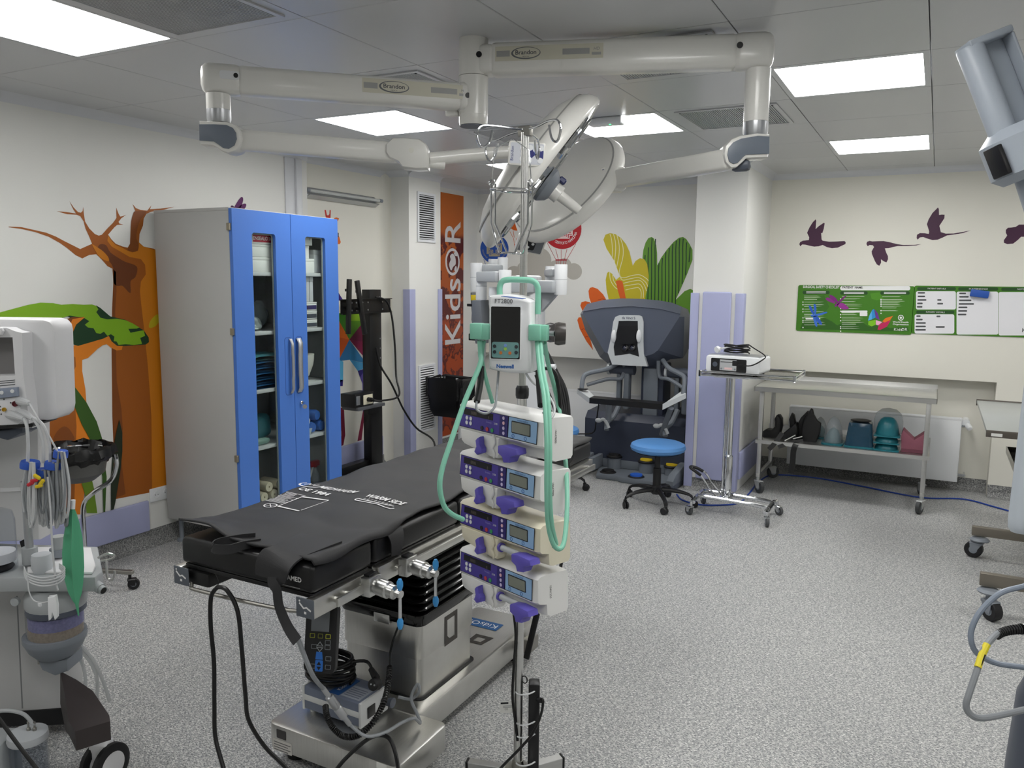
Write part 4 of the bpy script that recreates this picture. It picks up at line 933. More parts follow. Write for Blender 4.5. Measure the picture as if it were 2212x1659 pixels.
for x, y in ((XT-.02, 4.55), (XT+.38, 4.55), (XT-.02, YT), (XT+.38, YT)):
    o = MB().cyl((x, y, .0), (x, y, .06), .028, n=16); obj('glide', o, BLACK_RUB, tv, world=True)
p = PX(752, 866, XT+.14)
pb = thing('power_box', 'black box with an ivory socket plate on the stand shelf', 'power box', (XT+.125, 4.88, .6605))
obj('case', MB().b2((-.07, -.1, 0), (.07, .13, .105), .003), BLACK_MET, pb)
obj('socket_plate', MB().b2((.0702, .0, .012), (.074, .115, .088), .002), mat('ivory plate', (220, 214, 190), .45, noise=.02, nscale=5), pb)
obj('socket_plate_side', MB().b2((.0702, -.085, .02), (.0735, -.04, .09), .002), ALU, pb)
obj('plug', MB().cyl((.074, .055, .05), (.11, .055, .05), .018, n=14).cyl((.11, .055, .05), (.13, .06, .048), .012, n=12), BLACK_RUB, pb)
pw = V((XT+.125+.128, 4.94, .709))
path = [pw, pw+V((.03, .06, -.01)), pw+V((.02, .3, .0)), V((XT+.16, 5.36, .85)), V((XT+.12, 5.40, 1.1)), V((XT+.10, 5.385, 1.35)), V((XT+.085, 5.33, 1.47)), V((XT+.08, 5.2, 1.5))]
tag(obj('power_cable', MB().tube(crom(path, 8), .008, 8), CABLE_BK), 'black cable looping from the power box up to the mount rail', 'cable')
path = [PX(812, 750, XT+.07), PX(822, 790, XT+.09), PX(846, 830, XT+.15), PX(872, 885, -3.9), PX(900, 925, -3.85), PX(935, 950, -3.75), PX(960, 1000, -3.6), V((-3.4, 6.3, .01))]
tag(obj('power_cable', MB().tube(crom(path, 8), .008, 8), CABLE_BK), 'black cable hanging free from the stand post to the floor', 'cable')
# ---------------------------------------------------------------- pedal-free waste bins with black liners
BAG = mat('black bin liner film', (16, 16, 17), .3, noise=.15, nscale=20, bump=.5, bscale=35); BAGI = mat('translucent liner grey', (92, 92, 90), .4, noise=.15, nscale=10)
def bin_bag(t, R_, z0, z1, seed, tall, name='liner'):
    rg = random.Random(seed); n = 40
    ph = [rg.uniform(0, 6.28) for _ in range(8)]
    def wob(a, k): return 1+.05*math.sin(7*a+ph[k % 8])+.035*math.sin(13*a+ph[(k+3) % 8])+.02*math.sin(23*a+ph[(k+5) % 8])
    rings = []
    for i, (s, z) in enumerate(((.15, z0), (.55, z0+.01), (.85, z0+tall*.3), (1.0, z0+tall*.55), (1.10, z0+tall*.62), (1.13, z1-.05), (1.1, z1-.012), (1.02, z1), (.96, z1-.004), (.9, z1-.04), (.75, z0+tall*.4), (.3, z0+.04), (.02, z0+.035))):
        rings.append([V((R_*s*wob(2*PI*k/n, i)*math.cos(2*PI*k/n), R_*s*wob(2*PI*k/n, i)*math.sin(2*PI*k/n), z+.008*math.sin(9*2*PI*k/n+ph[i % 8]))) for k in range(n)])
    return obj(name, MB().loft(rings, caps=True), BAG, t, ang=28)
bl_ = thing('waste_bin_stand', 'wheeled steel ring stand with a black bin liner by the orange tree', 'waste bin', T(-3.93, 2.56, 0))
obj('ring', MB().tube([(.158*math.cos(a), .158*math.sin(a), .735) for a in [2*PI*i/40 for i in range(40)]], .008, 8, closed=True), CHROME, bl_)
bin_bag(bl_, .165, .645, .765, 3, .11)
obj('bowl', MB().lathe([(.0, .575), (.08, .58), (.13, .62), (.145, .70), (.142, .70), (.127, .625), (.078, .584), (0, .58)], 30), BAGI, bl_)
st = [V((.17, .1, .72)), V((.175, .1, .66)), V((.15, .08, .58)), V((.08, .03, .52)), V((.03, 0, .45)), V((.02, 0, .30)), V((.02, 0, .1))]
obj('post', MB().tube(crom(st, 6), .012, 10), CHROME, bl_)
for a in (.35, .35+2*PI/3, .35+4*PI/3):
    obj('leg', MB().b2((0, -.014, .085), (.27, .014, .105), .003, 1, M=T(.02, 0, 0) @ RZ(a)), STEEL_D, bl_)
    caster(bl_, .02+.25*math.cos(a), .25*math.sin(a), .088, .03, a+.5, fork=BLACK_PL)
br = thing('waste_bin_stand', 'steel post stand with a black bin liner below the banner', 'waste bin', T(-3.775, 5.97, 0))
obj('ring', MB().tube([V((p[0], p[1], .765)) for p in rrect(-.17, -.12, .17, .12, .03)], .007, 8, closed=True), CHROME, br)
n = 44; rings = []; rg = random.Random(9)
for s, z in ((.2, .44), (.75, .445), (.9, .50), (.97, .60), (1.08, .63), (1.1, .72), (1.1, .775), (1.04, .785), (.96, .78), (.9, .7), (.5, .5), (.02, .49)):
    rr_ = rrect(-.17*s, -.12*s, .17*s, .12*s, .035*s, 10)
    rings.append([V((x*(1+rg.uniform(-.06, .06)), y*(1+rg.uniform(-.06, .06)), z+rg.uniform(-.01, .01))) for x, y in rr_])
obj('liner', MB().loft(rings), BAG, br, ang=25)
obj('post', MB().b2((-.012, .15, .08), (.012, .174, .77), .002).b2((-.012, .11, .75), (.012, .16, .765)), WHITE_PL, br)
for a in (PI/4, 3*PI/4, 5*PI/4, 7*PI/4):
    obj('leg', MB().b2((0, -.014, .085), (.22, .014, .105), .003, 1, M=T(0, .16, 0) @ RZ(a)), STEEL_D, br); caster(br, .2*math.cos(a), .16+.2*math.sin(a), .088, .03, a, fork=BLACK_PL)
# ================================================================== BACK OF THE ROOM
BSTAR = mat('black nylon base', (24, 24, 26), .42, noise=.08, nscale=20)
SEATB = mat('blue vinyl seat', (82, 136, 196), .4, noise=.05, nscale=6, bump=.08, bscale=200)
def stool(label, x, y, rot, ztop):
    t = thing('stool', label, 'stool', T(x, y, 0) @ RZ(rot))
    r = .203
    obj('seat', MB().lathe([(0, ztop-.075), (.17, ztop-.073), (.195, ztop-.06), (r, ztop-.04), (.195, ztop-.018), (.17, ztop-.006), (.1, ztop), (0, ztop+.001)], 44), SEATB, t)
    obj('seat_plate', MB().lathe([(0, ztop-.09), (.12, ztop-.088), (.17, ztop-.078), (.165, ztop-.0735), (0, ztop-.0755)], 30), BLACK_PL, t)
    obj('gas_lift', MB().lathe([(0, .12), (.03, .12), (.03, .28), (.022, .285), (.022, ztop-.09), (0, ztop-.09)], 20), BSTAR, t)
    obj('base_hub', MB().lathe([(0, .085), (.035, .085), (.048, .1), (.045, .135), (.03, .15), (0, .15)], 20), BSTAR, t)
    for k in range(5):
        a = 2*PI*k/5
        leg = MB(); rr_ = []
        for u, h, wd, th in ((.02, .118, .022, .022), (.09, .120, .021, .018), (.17, .112, .018, .014), (.235, .096, .016, .011), (.262, .078, .015, .012), (.268, .060, .012, .012)):
            rr_.append([V((u, wd*math.cos(q), h+th*math.sin(q))) for q in [2*PI*i/10 for i in range(10)]])
        leg.loft(rr_, M=RZ(a)); lo = obj('leg', leg, BSTAR, t)
        fo = MB().box((0, 0, .052), (.024, .02, .03), .004, 1, M=RZ(a) @ T(.266, 0, 0)); obj('caster_fork', fo, BSTAR, lo)
        w = MB()
        b = a+k*1.3
        for s in (-1, 1): w.lathe([(0, -.008), (.022, -.008), (.0265, -.003), (.0265, .005), (.02, .008), (0, .008)], 18, M=RZ(a) @ T(.266, 0, .0265) @ RZ(b) @ T(.012, s*.011, 0) @ RX(PI/2))
        obj('wheel', w, BSTAR, lo)
    return t
stool('blue round stool on a black five-star base beside the pier', -1.745, 5.62, .25, .478)
stool('blue round stool half hidden behind the operating table end', -2.63, 5.70, .1, .50)
# ---------------------------------------------------------------- chrome overbed tray table
mt = thing('tray_stand', 'chrome wheeled tray stand in front of the pier', 'tray stand', T(-1.2, 5.62, 0))
zT = 1.005; x0, x1, y0, y1 = -.243, .395, -.05, .37
tray = obj('tray', MB().b2((x0, y0, zT-.006), (x1, y1, zT), .001), brushed('dark mirror steel', (120, 118, 114), .15), mt)
rm = MB()
for q in ([(x0, y0), (x1, y0)], [(x1, y0), (x1, y1)], [(x1, y1), (x0, y1)], [(x0, y1), (x0, y0)]):
    a, b = V((*q[0], zT+.018)), V((*q[1], zT+.018)); rm.cyl(a, b, .0065, n=10); rm.cyl(a+V((0, 0, -.024)), b+V((0, 0, -.024)), .0065, n=10)
for x in (x0, x1):
    for y in (y0, y1): rm.box((x, y, zT+.006), (.02, .02, .046), .004, 1)
obj('tray_rim', rm, CHROME, mt)
obj('column', MB().lathe([(0, .1), (.045, .1), (.045, .115), (.03, .12), (.03, .40), (.027, .41), (.022, .42), (.022, zT-.03), (0, zT-.03)], 24, M=T(-.05, .1, 0)), CHROME, mt)
obj('guide_rod', MB().cyl((-.085, .1, .12), (-.085, .1, zT-.03), .008, n=12), CHROME, mt)
obj('tray_bracket', MB().b2((-.17, .05, zT-.03), (.07, .15, zT-.0065), .004), CHROME, mt)
bars = MB()
for y in (-.02, .14): bars.tube(crom([(-.235, y, .105), (-.2, y, .118), (0, y, .112), (.22, y, .1), (.265, y, .085)], 5), .016, 10)
bars.tube(crom([(.26, -.11, .085), (.265, -.02, .09), (.265, .14, .09), (.28, .2, .1)], 5), .016, 10)
bars.tube(crom([(-.235, -.13, .095), (-.235, -.02, .112), (-.235, .14, .112), (-.235, .2, .095)], 5), .016, 10)
bars.b2((-.09, -.02, .098), (-.01, .15, .118), .003)
obj('base_frame', bars, CHROME, mt)
for x, y, a in ((-.245, -.14, 2.6), (-.235, .19, 2.2), (.275, -.13, -1.2), (.29, .19, -.6)): caster(mt, x, y, .1, .034, a, CHROME, mat('grey tyre', (70, 72, 74), .5, noise=.05, nscale=20))
pd = MB()
P = [(-.10, .02, .11), (-.15, -.03, .19), (-.21, -.07, .29), (-.245, -.09, .315), (-.275, -.075, .325)]
Q = [(-.06, .06, .11), (-.13, .02, .2), (-.185, -.01, .29), (-.225, -.03, .315), (-.262, -.04, .33)]
obj('pedal_lever', pd.tube(crom([V(p) for p in P]+[V(p) for p in Q[::-1]], 5), .0065, 8), CHROME, mt)
obj('pedal_grip', MB().tube(crom([V((-.205, -.068, .282)), V(P[3]), V((-.28, -.066, .328)), V((-.274, -.05, .332)), V((-.235, -.032, .32)), V((-.2, -.02, .3))], 5), .011, 8), BLACK_RUB, mt)
# white projector-like unit on the tray
pj = thing('projector', 'white and silver boxy device with a black rear panel on the tray stand', 'projector', T(-1.2-.02, 5.62+.13, zT+.0005) @ RZ(-.12))
obj('body', MB().prism(rrect(-.195, .012, .195, .13, .022), -.12, .12, M=Matrix(((1, 0, 0, 0), (0, 0, 1, 0), (0, 1, 0, 0), (0, 0, 0, 1))), bev=.01), WHITE_PL, pj)
obj('lid', MB().b2((-.18, -.105, .1285), (.18, .105, .136), .003), ALU, pj)
for x in (-.15, .15):
    for y in (-.08, .08): obj('foot', MB().cyl((x, y, 0), (x, y, .013), .014, n=14), BLACK_RUB, pj)
pn = obj('rear_panel', MB().prism(rrect(-.155, .02, .10, .112, .008), .1195, .1215, M=frame((0, 0, 0), (1, 0, 0), (0, 0, 1)) ), BLACK_PL, pj)
MP = frame((0, -.1218, 0), (1, 0, 0), (0, 0, 1))
def flat(name, lp, M, m, parent, z=.0004, world=False, holes=()): return obj(name, MB().prism(lp, 0, z, M=M, holes=holes), m, parent, world=world)
flat('rating_plate', rrect(-.09, .028, .03, .104, .002), MP, inkmat('#b4b6b8'), pn)
flat('plate_lines', [(-.085, .085), (.0, .085), (.0, .09), (-.085, .09)], MP @ T(0, 0, .0005), INK_K, pn); flat('plate_red', [(-.055, .036), (.0, .036), (.0, .05), (-.055, .05)], MP @ T(0, 0, .0005), inkmat('#e6c6c6'), pn)
flat('inlet', rrect(.0, .065, .032, .1, .003), MP @ T(0, 0, .0005), INK_K, pn); flat('fan_grille', circ(-.125, .068, .018, 20), MP @ T(0, 0, .0003), DGREY_PL, pn)
for x in (-.078, .02): flat('screw', circ(x, .04, .007, 12), MP @ T(0, 0, .0005), GREY_PL, pn)
cc = thing('coiled_cable', 'coiled black mains cable with a white plug on the boxy device', 'cable', T(-1.2-.03, 5.62+.12, zT+.1375))
pts = [V((.085*math.cos(a)*(1+.1*math.sin(a*.7)), .05*math.sin(a)*(1+.12*math.cos(a*.9)), .008+.0022*a*.9+.004*math.sin(a*2.3))) for a in [i*.35 for i in range(90)]]
obj('coil', MB().tube(pts, .0045, 6), CABLE_BK, cc)
obj('lead', MB().tube(crom([pts[-1], V((.12, -.02, .05)), V((.21, -.09, .008)), V((.20, -.125, -.02)), V((.13, -.16, -.06)), V((.04, -.132, -.06))], 6), .0045, 6), CABLE_BK, cc)
pg = obj('plug', MB().lathe([(0, 0), (.022, .002), (.024, .02), (.014, .03), (.008, .05), (0, .05)], 18, M=frame((-.135, -.05, .028), (1, 0, 0), z=(.5, .9, .25))), WHITE_PL, cc)
obj('tie', MB().tube(crom([V((-.11, -.02, .035)), V((-.07, .0, .045)), V((-.02, .02, .055))], 4), .006, 6), WHITE_PL, cc)
# ---------------------------------------------------------------- stainless instrument table and the things on its shelf
FLp, FRp = PY(1630, 836, 6.35), PY(2025, 862, 6.35)
tx0, tx1, tz = FLp.x, FRp.x, .845
tb = thing('instrument_table', 'long stainless steel wheeled table in front of the radiator', 'table', T((tx0+tx1)/2, 6.65, 0))
obj('top', MB().b2((tx0, 6.35, tz-.003), (tx1, 6.95, tz), .001).b2((tx0, 6.35, tz-.038), (tx1, 6.353, tz)).b2((tx0, 6.947, tz-.038), (tx1, 6.95, tz+.035)).b2((tx0, 6.35, tz-.038), (tx0+.003, 6.95, tz)).b2((tx1-.003, 6.35, tz-.038), (tx1, 6.95, tz)), STEEL, tb, world=True)
lx0, lx1 = tx0+.055, tx1-.05
for x in (lx0, lx1):
    for y in (6.385, 6.90): obj('leg', MB().b2((x-.016, y-.016, .12), (x+.016, y+.016, tz-.004), .002), STEEL, tb, world=True)
    obj('foot_rail', MB().b2((x-.014, 6.36, .125), (x+.014, 6.93, .15), .002), STEEL, tb, world=True)
sz = .425
obj('shelf', MB().b2((lx0-.03, 6.36, sz-.003), (lx1+.03, 6.93, sz), .001).b2((lx0-.03, 6.36, sz-.03), (lx1+.03, 6.363, sz)).b2((lx0-.03, 6.927, sz-.03), (lx1+.03, 6.93, sz+.04)), STEEL, tb, world=True)
Mi = worldof(tb).inverted()
for x, y, a in ((lx0, 6.375, -.8), (lx0, 6.91, .6), (lx1, 6.375, -1.9), (lx1, 6.91, 1.9)):
    q = Mi @ V((x, y, 0)); caster(tb, q.x, q.y, .13, .05, a, mat('grey caster fork', (170, 172, 172), .4, metal=.4, noise=.03, nscale=9), mat('dark grey tyre', (58, 60, 62), .5, noise=.05, nscale=20), w=.03)
TEAL = mat('teal moulded plastic', (28, 104, 116), .3, noise=.06, nscale=9); TEALC = glassmat('smoky clear dome', (170, 178, 182), .42, .1)
TEALD = glassmat('dark teal film', (34, 70, 92), .85, .15)
def sx_(px, py): return PY(px, py, 6.5)
def face_shield(label, px, w, h, y, inner=True):
    p = PY(px, 980, y); t = thing('dome_mask', label, 'mask', T(p.x, y, sz+.001))
    rings = []
    for k in range(9):
        u = k/8; s = math.cos(u*PI/2)**.5 if u < 1 else .02
        rings.append([V((w/2*max(s, .05)*math.cos(a), .09*max(s, .05)*math.sin(a), .012+h*u)) for a in [2*PI*i/24 for i in range(24)]])
    obj('dome', MB().loft(rings), TEALC, t, ang=50)
    obj('base_rim', MB().prism(rrect(-w*.56, -.105, w*.56, .105, .03), 0, .012), TEAL, t)
    if inner: obj('inner_cup', MB().loft([[V((r_.x*.82, r_.y*.82, .013+(r_.z-.012)*.55)) for r_ in q] for q in rings]), TEAL, t, ang=50)
    return t
face_shield('smoky clear dome on a teal rim, half behind the black support', 1768, .11, .15, 6.74, True)
face_shield('smoky clear dome on a teal rim next to the square teal box', 1798, .14, .2, 6.52, True)
p = PY(1856, 970, 6.5); t = thing('moulded_box', 'square teal moulded box with a dark dished top', 'box', T(p.x, 6.5, sz+.001))
obj('rim', MB().prism(rrect(-.105, -.1, .105, .1, .02), 0, .012), TEAL, t)
obj('body', MB().loft([[V((x*s, y*s, .0125+z)) for x, y in rrect(-.1, -.09, .1, .09, .03)] for s, z in ((1, 0), (.92, .06), (.84, .13), (.8, .165), (.76, .172))]), TEALD, t)
obj('dish', MB().lathe([(0, .188), (.06, .189), (.075, .198), (.07, .2), (0, .193)], 24), BLACK_PL, t)
px_ = PY(1914, 975, 6.48)
for k in range(3):
    t = thing('dome_mask', ('teal moulded mask, lowest of its stack', 'teal moulded mask in the middle of its stack', 'glossy teal moulded mask on top of its stack')[k], 'mask', T(px_.x, 6.48, sz+.001+.052*k), 'stacked teal masks')
    obj('rim', MB().prism(rrect(-.088, -.09, .088, .09, .02), 0, .009), TEAL, t)
    hh = .045 if k < 2 else .13
    obj('shell', MB().loft([[V((.08*s*math.cos(a), .08*s*math.sin(a), .0095+hh*zq)) for a in [2*PI*i/24 for i in range(24)]] for s, zq in ((1, 0), (.95, .3), (.85, .6), (.65, .85), (.4, .97), (.05, 1.0))]), TEAL, t, ang=50)
    if k == 2: obj('clear_visor', MB().loft([[V((.1*s*math.cos(a), .05+.03*s*math.sin(a), .0095+.19*zq)) for a in [2*PI*i/20 for i in range(20)]] for s, zq in ((1, 0), (1, .5), (.85, .8), (.5, .96), (.05, 1.0))]), TEALC, t, ang=50)
p = PY(1972, 985, 6.5); t = thing('foam_block', 'dusty pink foam block with a V-shaped notch', 'foam block', T(p.x, 6.5, sz+.001))
obj('foam', MB().prism([(-.08, 0), (.08, 0), (.085, .12), (.07, .155), (.0, .095), (-.075, .165), (-.085, .13)], -.07, .07, M=Matrix(((1, 0, 0, 0), (0, 0, 1, 0), (0, 1, 0, 0), (0, 0, 0, 1))), bev=.004), mat('dusty pink foam', (140, 84, 98), .8, noise=.06, nscale=30, bump=.3, bscale=300), t)
obj('base_strip', MB().b2((-.079, -.0715, .004), (.079, -.0705, .026)), inkmat('#6b3a48'), t)
# black leg supports with straps
PADB = mat('black foam vinyl', (20, 20, 21), .5, noise=.1, nscale=12, bump=.1, bscale=150)
def black_shape(t, name, px, Y, th, bev=.012):
    pts = [PY(x, y, Y) for x, y in px]
    return obj(name, MB().prism([(p.x, p.z) for p in pts], -th/2, th/2, M=frame((0, Y, 0), (1, 0, 0), (0, 0, 1)), bev=bev, seg=3), PADB, t, world=True, ang=50)
t1 = thing('leg_support', 'black padded boot support at the table end under the tray', 'leg support', T(PY(1668, 950, 6.56).x, 6.56, sz+.002))
black_shape(t1, 'boot', [(1649, 947), (1650, 930), (1658, 926), (1668, 927), (1676, 920), (1675, 903), (1679, 896), (1685, 896), (1690, 904), (1690, 922), (1686, 938), (1678, 948), (1664, 950)], 6.56, .12, .02)
black_shape(t1, 'heel_plate', [(1646, 944), (1654, 934), (1660, 950), (1650, 951)], 6.60, .10, .006)
t2 = thing('leg_support', 'large black shell support with straps beside the smoky domes', 'leg support', T(PY(1735, 950, 6.55).x, 6.55, sz+.002))
black_shape(t2, 'back_shell', [(1733, 958), (1732, 930), (1737, 908), (1747, 890), (1752, 882), (1756, 884), (1759, 896), (1766, 908), (1774, 914), (1772, 934), (1764, 954), (1756, 958)], 6.50, .05, .012)
black_shape(t2, 'side_shell', [(1722, 952), (1722, 918), (1732, 900), (1744, 888), (1748, 892), (1738, 912), (1735, 952)], 6.62, .10, .012)
black_shape(t2, 'arm', [(1688, 950), (1692, 936), (1706, 924), (1722, 912), (1726, 930), (1722, 950), (1704, 955)], 6.56, .11, .016)
black_shape(t2, 'knee_horn', [(1707, 926), (1706, 904), (1711, 892), (1716, 896), (1719, 910), (1722, 920)], 6.62, .08, .016)
def strap(t, pts, w, m, name='strap'):
    P = crom([V(p) for p in pts], 4); mb = MB(); vs = []; n = len(P)
    side = V((1, 0, 0))
    L = []
    for i, p in enumerate(P):
        d = (P[min(i+1, n-1)]-P[max(i-1, 0)]).normalized(); s = d.cross(V((0, -1, .25))).normalized()
        L.append([p-s*w/2, p+s*w/2, p+s*w/2+V((0, -.003, .001)), p-s*w/2+V((0, -.003, .001))])
    mb.loft(L); return obj(name, mb, m, t, world=True)
strap(t2, [PY(1722, 955, 6.40), PY(1718, 962, 6.352), PY(1714, 975, 6.345), PY(1712, 1000, 6.345), PY(1709, 1022, 6.345)], .042, PADB)
strap(t2, [PY(1735, 952, 6.42), PY(1705, 958, 6.38), PY(1681, 966, 6.34)], .03, PADB)
strap(t2, [PY(1690, 935, 6.42), PY(1676, 955, 6.37), PY(1661, 971, 6.33)], .035, PADB)
for q in ([(1695, 952), (1718, 940)], [(1713, 948), (1733, 943)]):
    u, v = PY(*q[0], 6.40), PY(*q[1], 6.42); obj('hook_tape', MB().cyl(u, v, .004, n=6), BOXW, t2, world=True)
# ---------------------------------------------------------------- surgeon console
SLATE = mat('slate console shell', (84, 90, 104), .38, noise=.04, nscale=6, bump=.04, bscale=500); SLATED = mat('dark blue-grey console shell', (52, 58, 74), .45, noise=.05, nscale=8)
CGREY = mat('console mid grey', (112, 118, 126), .45, noise=.04, nscale=8); CSILV = mat('console silver grey', (196, 200, 202), .35, noise=.02, nscale=8)
con = thing('surgeon_console', 'dark grey robotic surgery console with a viewer, in the alcove', 'surgical console', T(-2.3, 6.55, 0))
oc = [(305,905),(365,815),(520,778),(680,765),(860,770),(1020,785),(1130,805),(1215,840),(1238,930),(1225,1300),(1110,1312),(1030,1360),(900,1375),(560,1355),(480,1290),(350,1050)]
fc = [(325,905),(335,880),(520,850),(680,838),(860,842),(1020,862),(1130,885),(1200,908),(1195,930),(1000,1230),(960,1262),(930,1272),(880,1285),(580,1275),(520,1245),(400,1030)]
ring_o = [PY(x, y, 6.50) for x, y in zc_(oc)]; ring_f = [PY(x, y, 6.34) for x, y in zc_(fc)]
cen = sum(ring_o, V())/len(ring_o)
ring_b = [V((cen.x+(p.x-cen.x)*.82, 6.95, cen.z+(p.z-cen.z)*.8)) for p in ring_o]
hd = obj('viewer_head', MB().loft([ring_f, ring_o, ring_b]), SLATE, con, world=True, ang=12)
zf = lambda pts, Y: [PY(x, y, Y) for x, y in zc_(pts)]
obj('head_seam', MB().tube(zf([(325,884),(520,850),(755,836),(1020,862),(1200,907)], 6.337), .002, 6), SLATED, hd, world=True)
bz_o = [(550,1250),(575,1140),(600,975),(618,932),(655,916),(750,915),(830,917),(858,930),(870,975),(868,1150),(872,1262),(905,1375),(750,1368),(590,1358)]
bz_i = [(612,1280),(602,1200),(620,1110),(640,1020),(648,968),(735,966),(820,968),(822,1080),(818,1190),(832,1290),(785,1275),(745,1262),(700,1268),(660,1275)]
bo, bi = zf(bz_o, 6.325), zf(bz_i, 6.325)
mb = MB()
def back(r, y): return [V((p.x, y, p.z)) for p in r]
n = len(bo)
allv = bo+bi+back(bo, 6.36)+back(bi, 6.36)
# front rim between outer and inner loops
bmr = bmesh.new(); vo = [bmr.verts.new(p) for p in bo]; vi = [bmr.verts.new(p) for p in bi]
ed = [bmr.edges.new((vo[i], vo[(i+1) % n])) for i in range(n)]+[bmr.edges.new((vi[i], vi[(i+1) % len(vi)])) for i in range(len(vi))]
bmesh.ops.triangle_fill(bmr, edges=ed, use_beauty=True, normal=(0, -1, 0))
r = bmesh.ops.extrude_face_region(bmr, geom=bmr.faces[:])
for e in r['geom']:
    if isinstance(e, bmesh.types.BMVert): e.co.y += .035
mb.addbm(bmr)
bz = obj('bezel', mb, CSILV, hd, world=True)
obj('viewer_well', MB().loft([back(bi, 6.333), back(bi, 6.3335)]), mat('dark viewer well', (30, 31, 34), .5, noise=.1, nscale=12), hd, world=True)
obj('brow_rest', MB().loft([zf([(652,1012),(815,1012),(812,1090),(655,1090)], y) for y in (6.332, 6.325)]).loft([zf([(655,1090),(812,1090),(800,1170),(735,1180),(660,1170)], y) for y in (6.332, 6.318)]), BLACK_PL, hd, world=True)
for x in (703, 768):
    p = PY(*zc_([(x, 1208)])[0], 6.33)
    e = obj('eyepiece', MB().lathe([(.032, 0), (.03, .01), (.02, .013), (.018, .004), (0, .003)], 20, M=frame(p, (1, 0, 0), z=(0, -1, .35))), BLACK_PL, hd, world=True)
    obj('lens', MB().lathe([(0, .0085), (.01, .008), (.0175, .0045)], 18, M=frame(p, (1, 0, 0), z=(0, -1, .35))), mat('blue lens glass', (20, 26, 48), .05, coat=1, noise=.05, nscale=5), hd, world=True)
for x, y in ((605, 1105), (830, 1105)):
    p = PY(*zc_([(x, y)])[0], 6.322); obj('head_sensor', MB().ell(p, (.022, .018, .055), 14, 10), WHITE_PL, hd, world=True)
p = PY(*zc_([(737, 942)])[0], 6.3245); text('da Vinci S', .03, inkmat('#3a3e55'), frame(p, (1, 0, 0), (0, 0, 1)), hd, bold=.0004)
obj('neck', MB().b2((-2.19, 6.50, .40), (-1.99, 6.72, .96), .015), SLATED, con, world=True)
obj('neck_trim', MB().b2((-2.16, 6.47, .40), (-2.03, 6.50, .92), .01), CGREY, con, world=True)
for x in (-2.34, -1.83):
    sh_ = obj('master_arm', MB().b2((x-.05, 6.44, .58), (x-.01, 6.50, .92), .01).b2((x+.02, 6.42, .56), (x+.07, 6.50, .93), .012), CGREY, con, world=True)
    obj('shoulder', MB().cyl((x-.11, 6.45, .90), (x+.11, 6.45, .90), .042, n=20), DGREY_PL, sh_, world=True)
    obj('knob', MB().cyl((x-.13, 6.45, .90), (x-.108, 6.45, .90), .05, n=20), CSILV, sh_, world=True)
    w = obj('wrist_link', MB().tube(crom([V((x-.0, 6.4, .6)), V((x-.03, 6.34, .5)), V((x-.06, 6.28, .46)), V((x-.05, 6.24, .40))], 5), .022, 10), CGREY, sh_, world=True)
    obj('finger_grip', MB().tube(crom([V((x-.12, 6.25, .47)), V((x-.08, 6.24, .49)), V((x-.05, 6.24, .46)), V((x-.03, 6.24, .42))], 4), .014, 8).ell((x-.13, 6.25, .475), (.03, .02, .02), 12, 8), CSILV, sh_, world=True)
# armrest
af = [(1246, 846), (1250, 852), (1273, 869)]
A0, A1, A2, A3 = PY(1246, 846, 6.16), PY(1273, 866, 6.02), PY(1431, 880, 6.02), PY(1482, 856, 6.16)
obj('armrest_pad', MB().loft([[A1+V(o) for o in ((0, 0, .025), (0, .1, .03), (0, .1, -.012), (0, 0, -.02))], [A2+V(o) for o in ((0, 0, .025), (0, .1, .03), (0, .1, -.012), (0, 0, -.02))]]), mat('black padded vinyl', (22, 21, 22), .35, noise=.08, nscale=10), con, world=True)
for u, v in ((A0, A1), (A3, A2)):
    d = (v-u); s_ = 1 if u is A0 else -1
    obj('armrest_end', MB().loft([[u+V(o) for o in ((0, 0, .022), (.06*s_, .06, .026), (.06*s_, .06, -.012), (0, 0, -.016))], [v+V(o) for o in ((0, 0, .0255), (.0*s_, .1, .0305), (0*s_, .1, -.0125), (0, 0, -.0205))]]), CSILV, con, world=True)
    x = u.x
    obj('armrest_side', MB().tube(crom([u+V((.03*s_, .03, .01)), u+V((.03*s_, .06, .11)), u+V((.06*s_, .1, .15)), u+V((.2*s_, .2, .19)), u+V((.28*s_, .26, .25))], 6), .02, 10).tube(crom([u+V((.05*s_, .1, .05)), u+V((.2*s_, .2, .1)), u+V((.3*s_, .26, .11)), u+V((.32*s_, .27, .24))], 6), .016, 8), CGREY, con, world=True)
obj('touch_pad', MB().b2((A0.x+.02, 6.12, A0.z+.024), (A0.x+.1, 6.17, A0.z+.032), .004), BLACK_PL, con, world=True)
obj('armrest_post', MB().cyl((-2.36, 6.2, .50), (-2.36, 6.2, .67), .025, n=16), CGREY, con, world=True)
obj('armrest_post', MB().cyl((-1.93, 6.3, .40), (-1.80, 6.1, .66), .022, n=12), CGREY, con, world=True)
bb = PY(1295, 888, 6.45)
obj('base_cabinet', MB().prism([(6.40, .12), (6.40, .46), (6.46, .52), (6.92, .54), (6.92, .12)], -2.66, -1.76, M=Matrix(((0, 0, 1, 0), (1, 0, 0, 0), (0, 1, 0, 0), (0, 0, 0, 1))), bev=.015), SLATED, con, world=True)
pt = obj('pedal_tray', MB().prism([(-2.43, 6.13), (-2.25, 6.13), (-2.2, 6.10), (-1.80, 6.10), (-1.80, 6.52), (-2.55, 6.52)], .0, .045, bev=.01), CGREY, con, world=True)
obj('tray_back', MB().b2((-2.5, 6.40, .045), (-1.8, 6.52, .13), .01), CGREY, con, world=True)
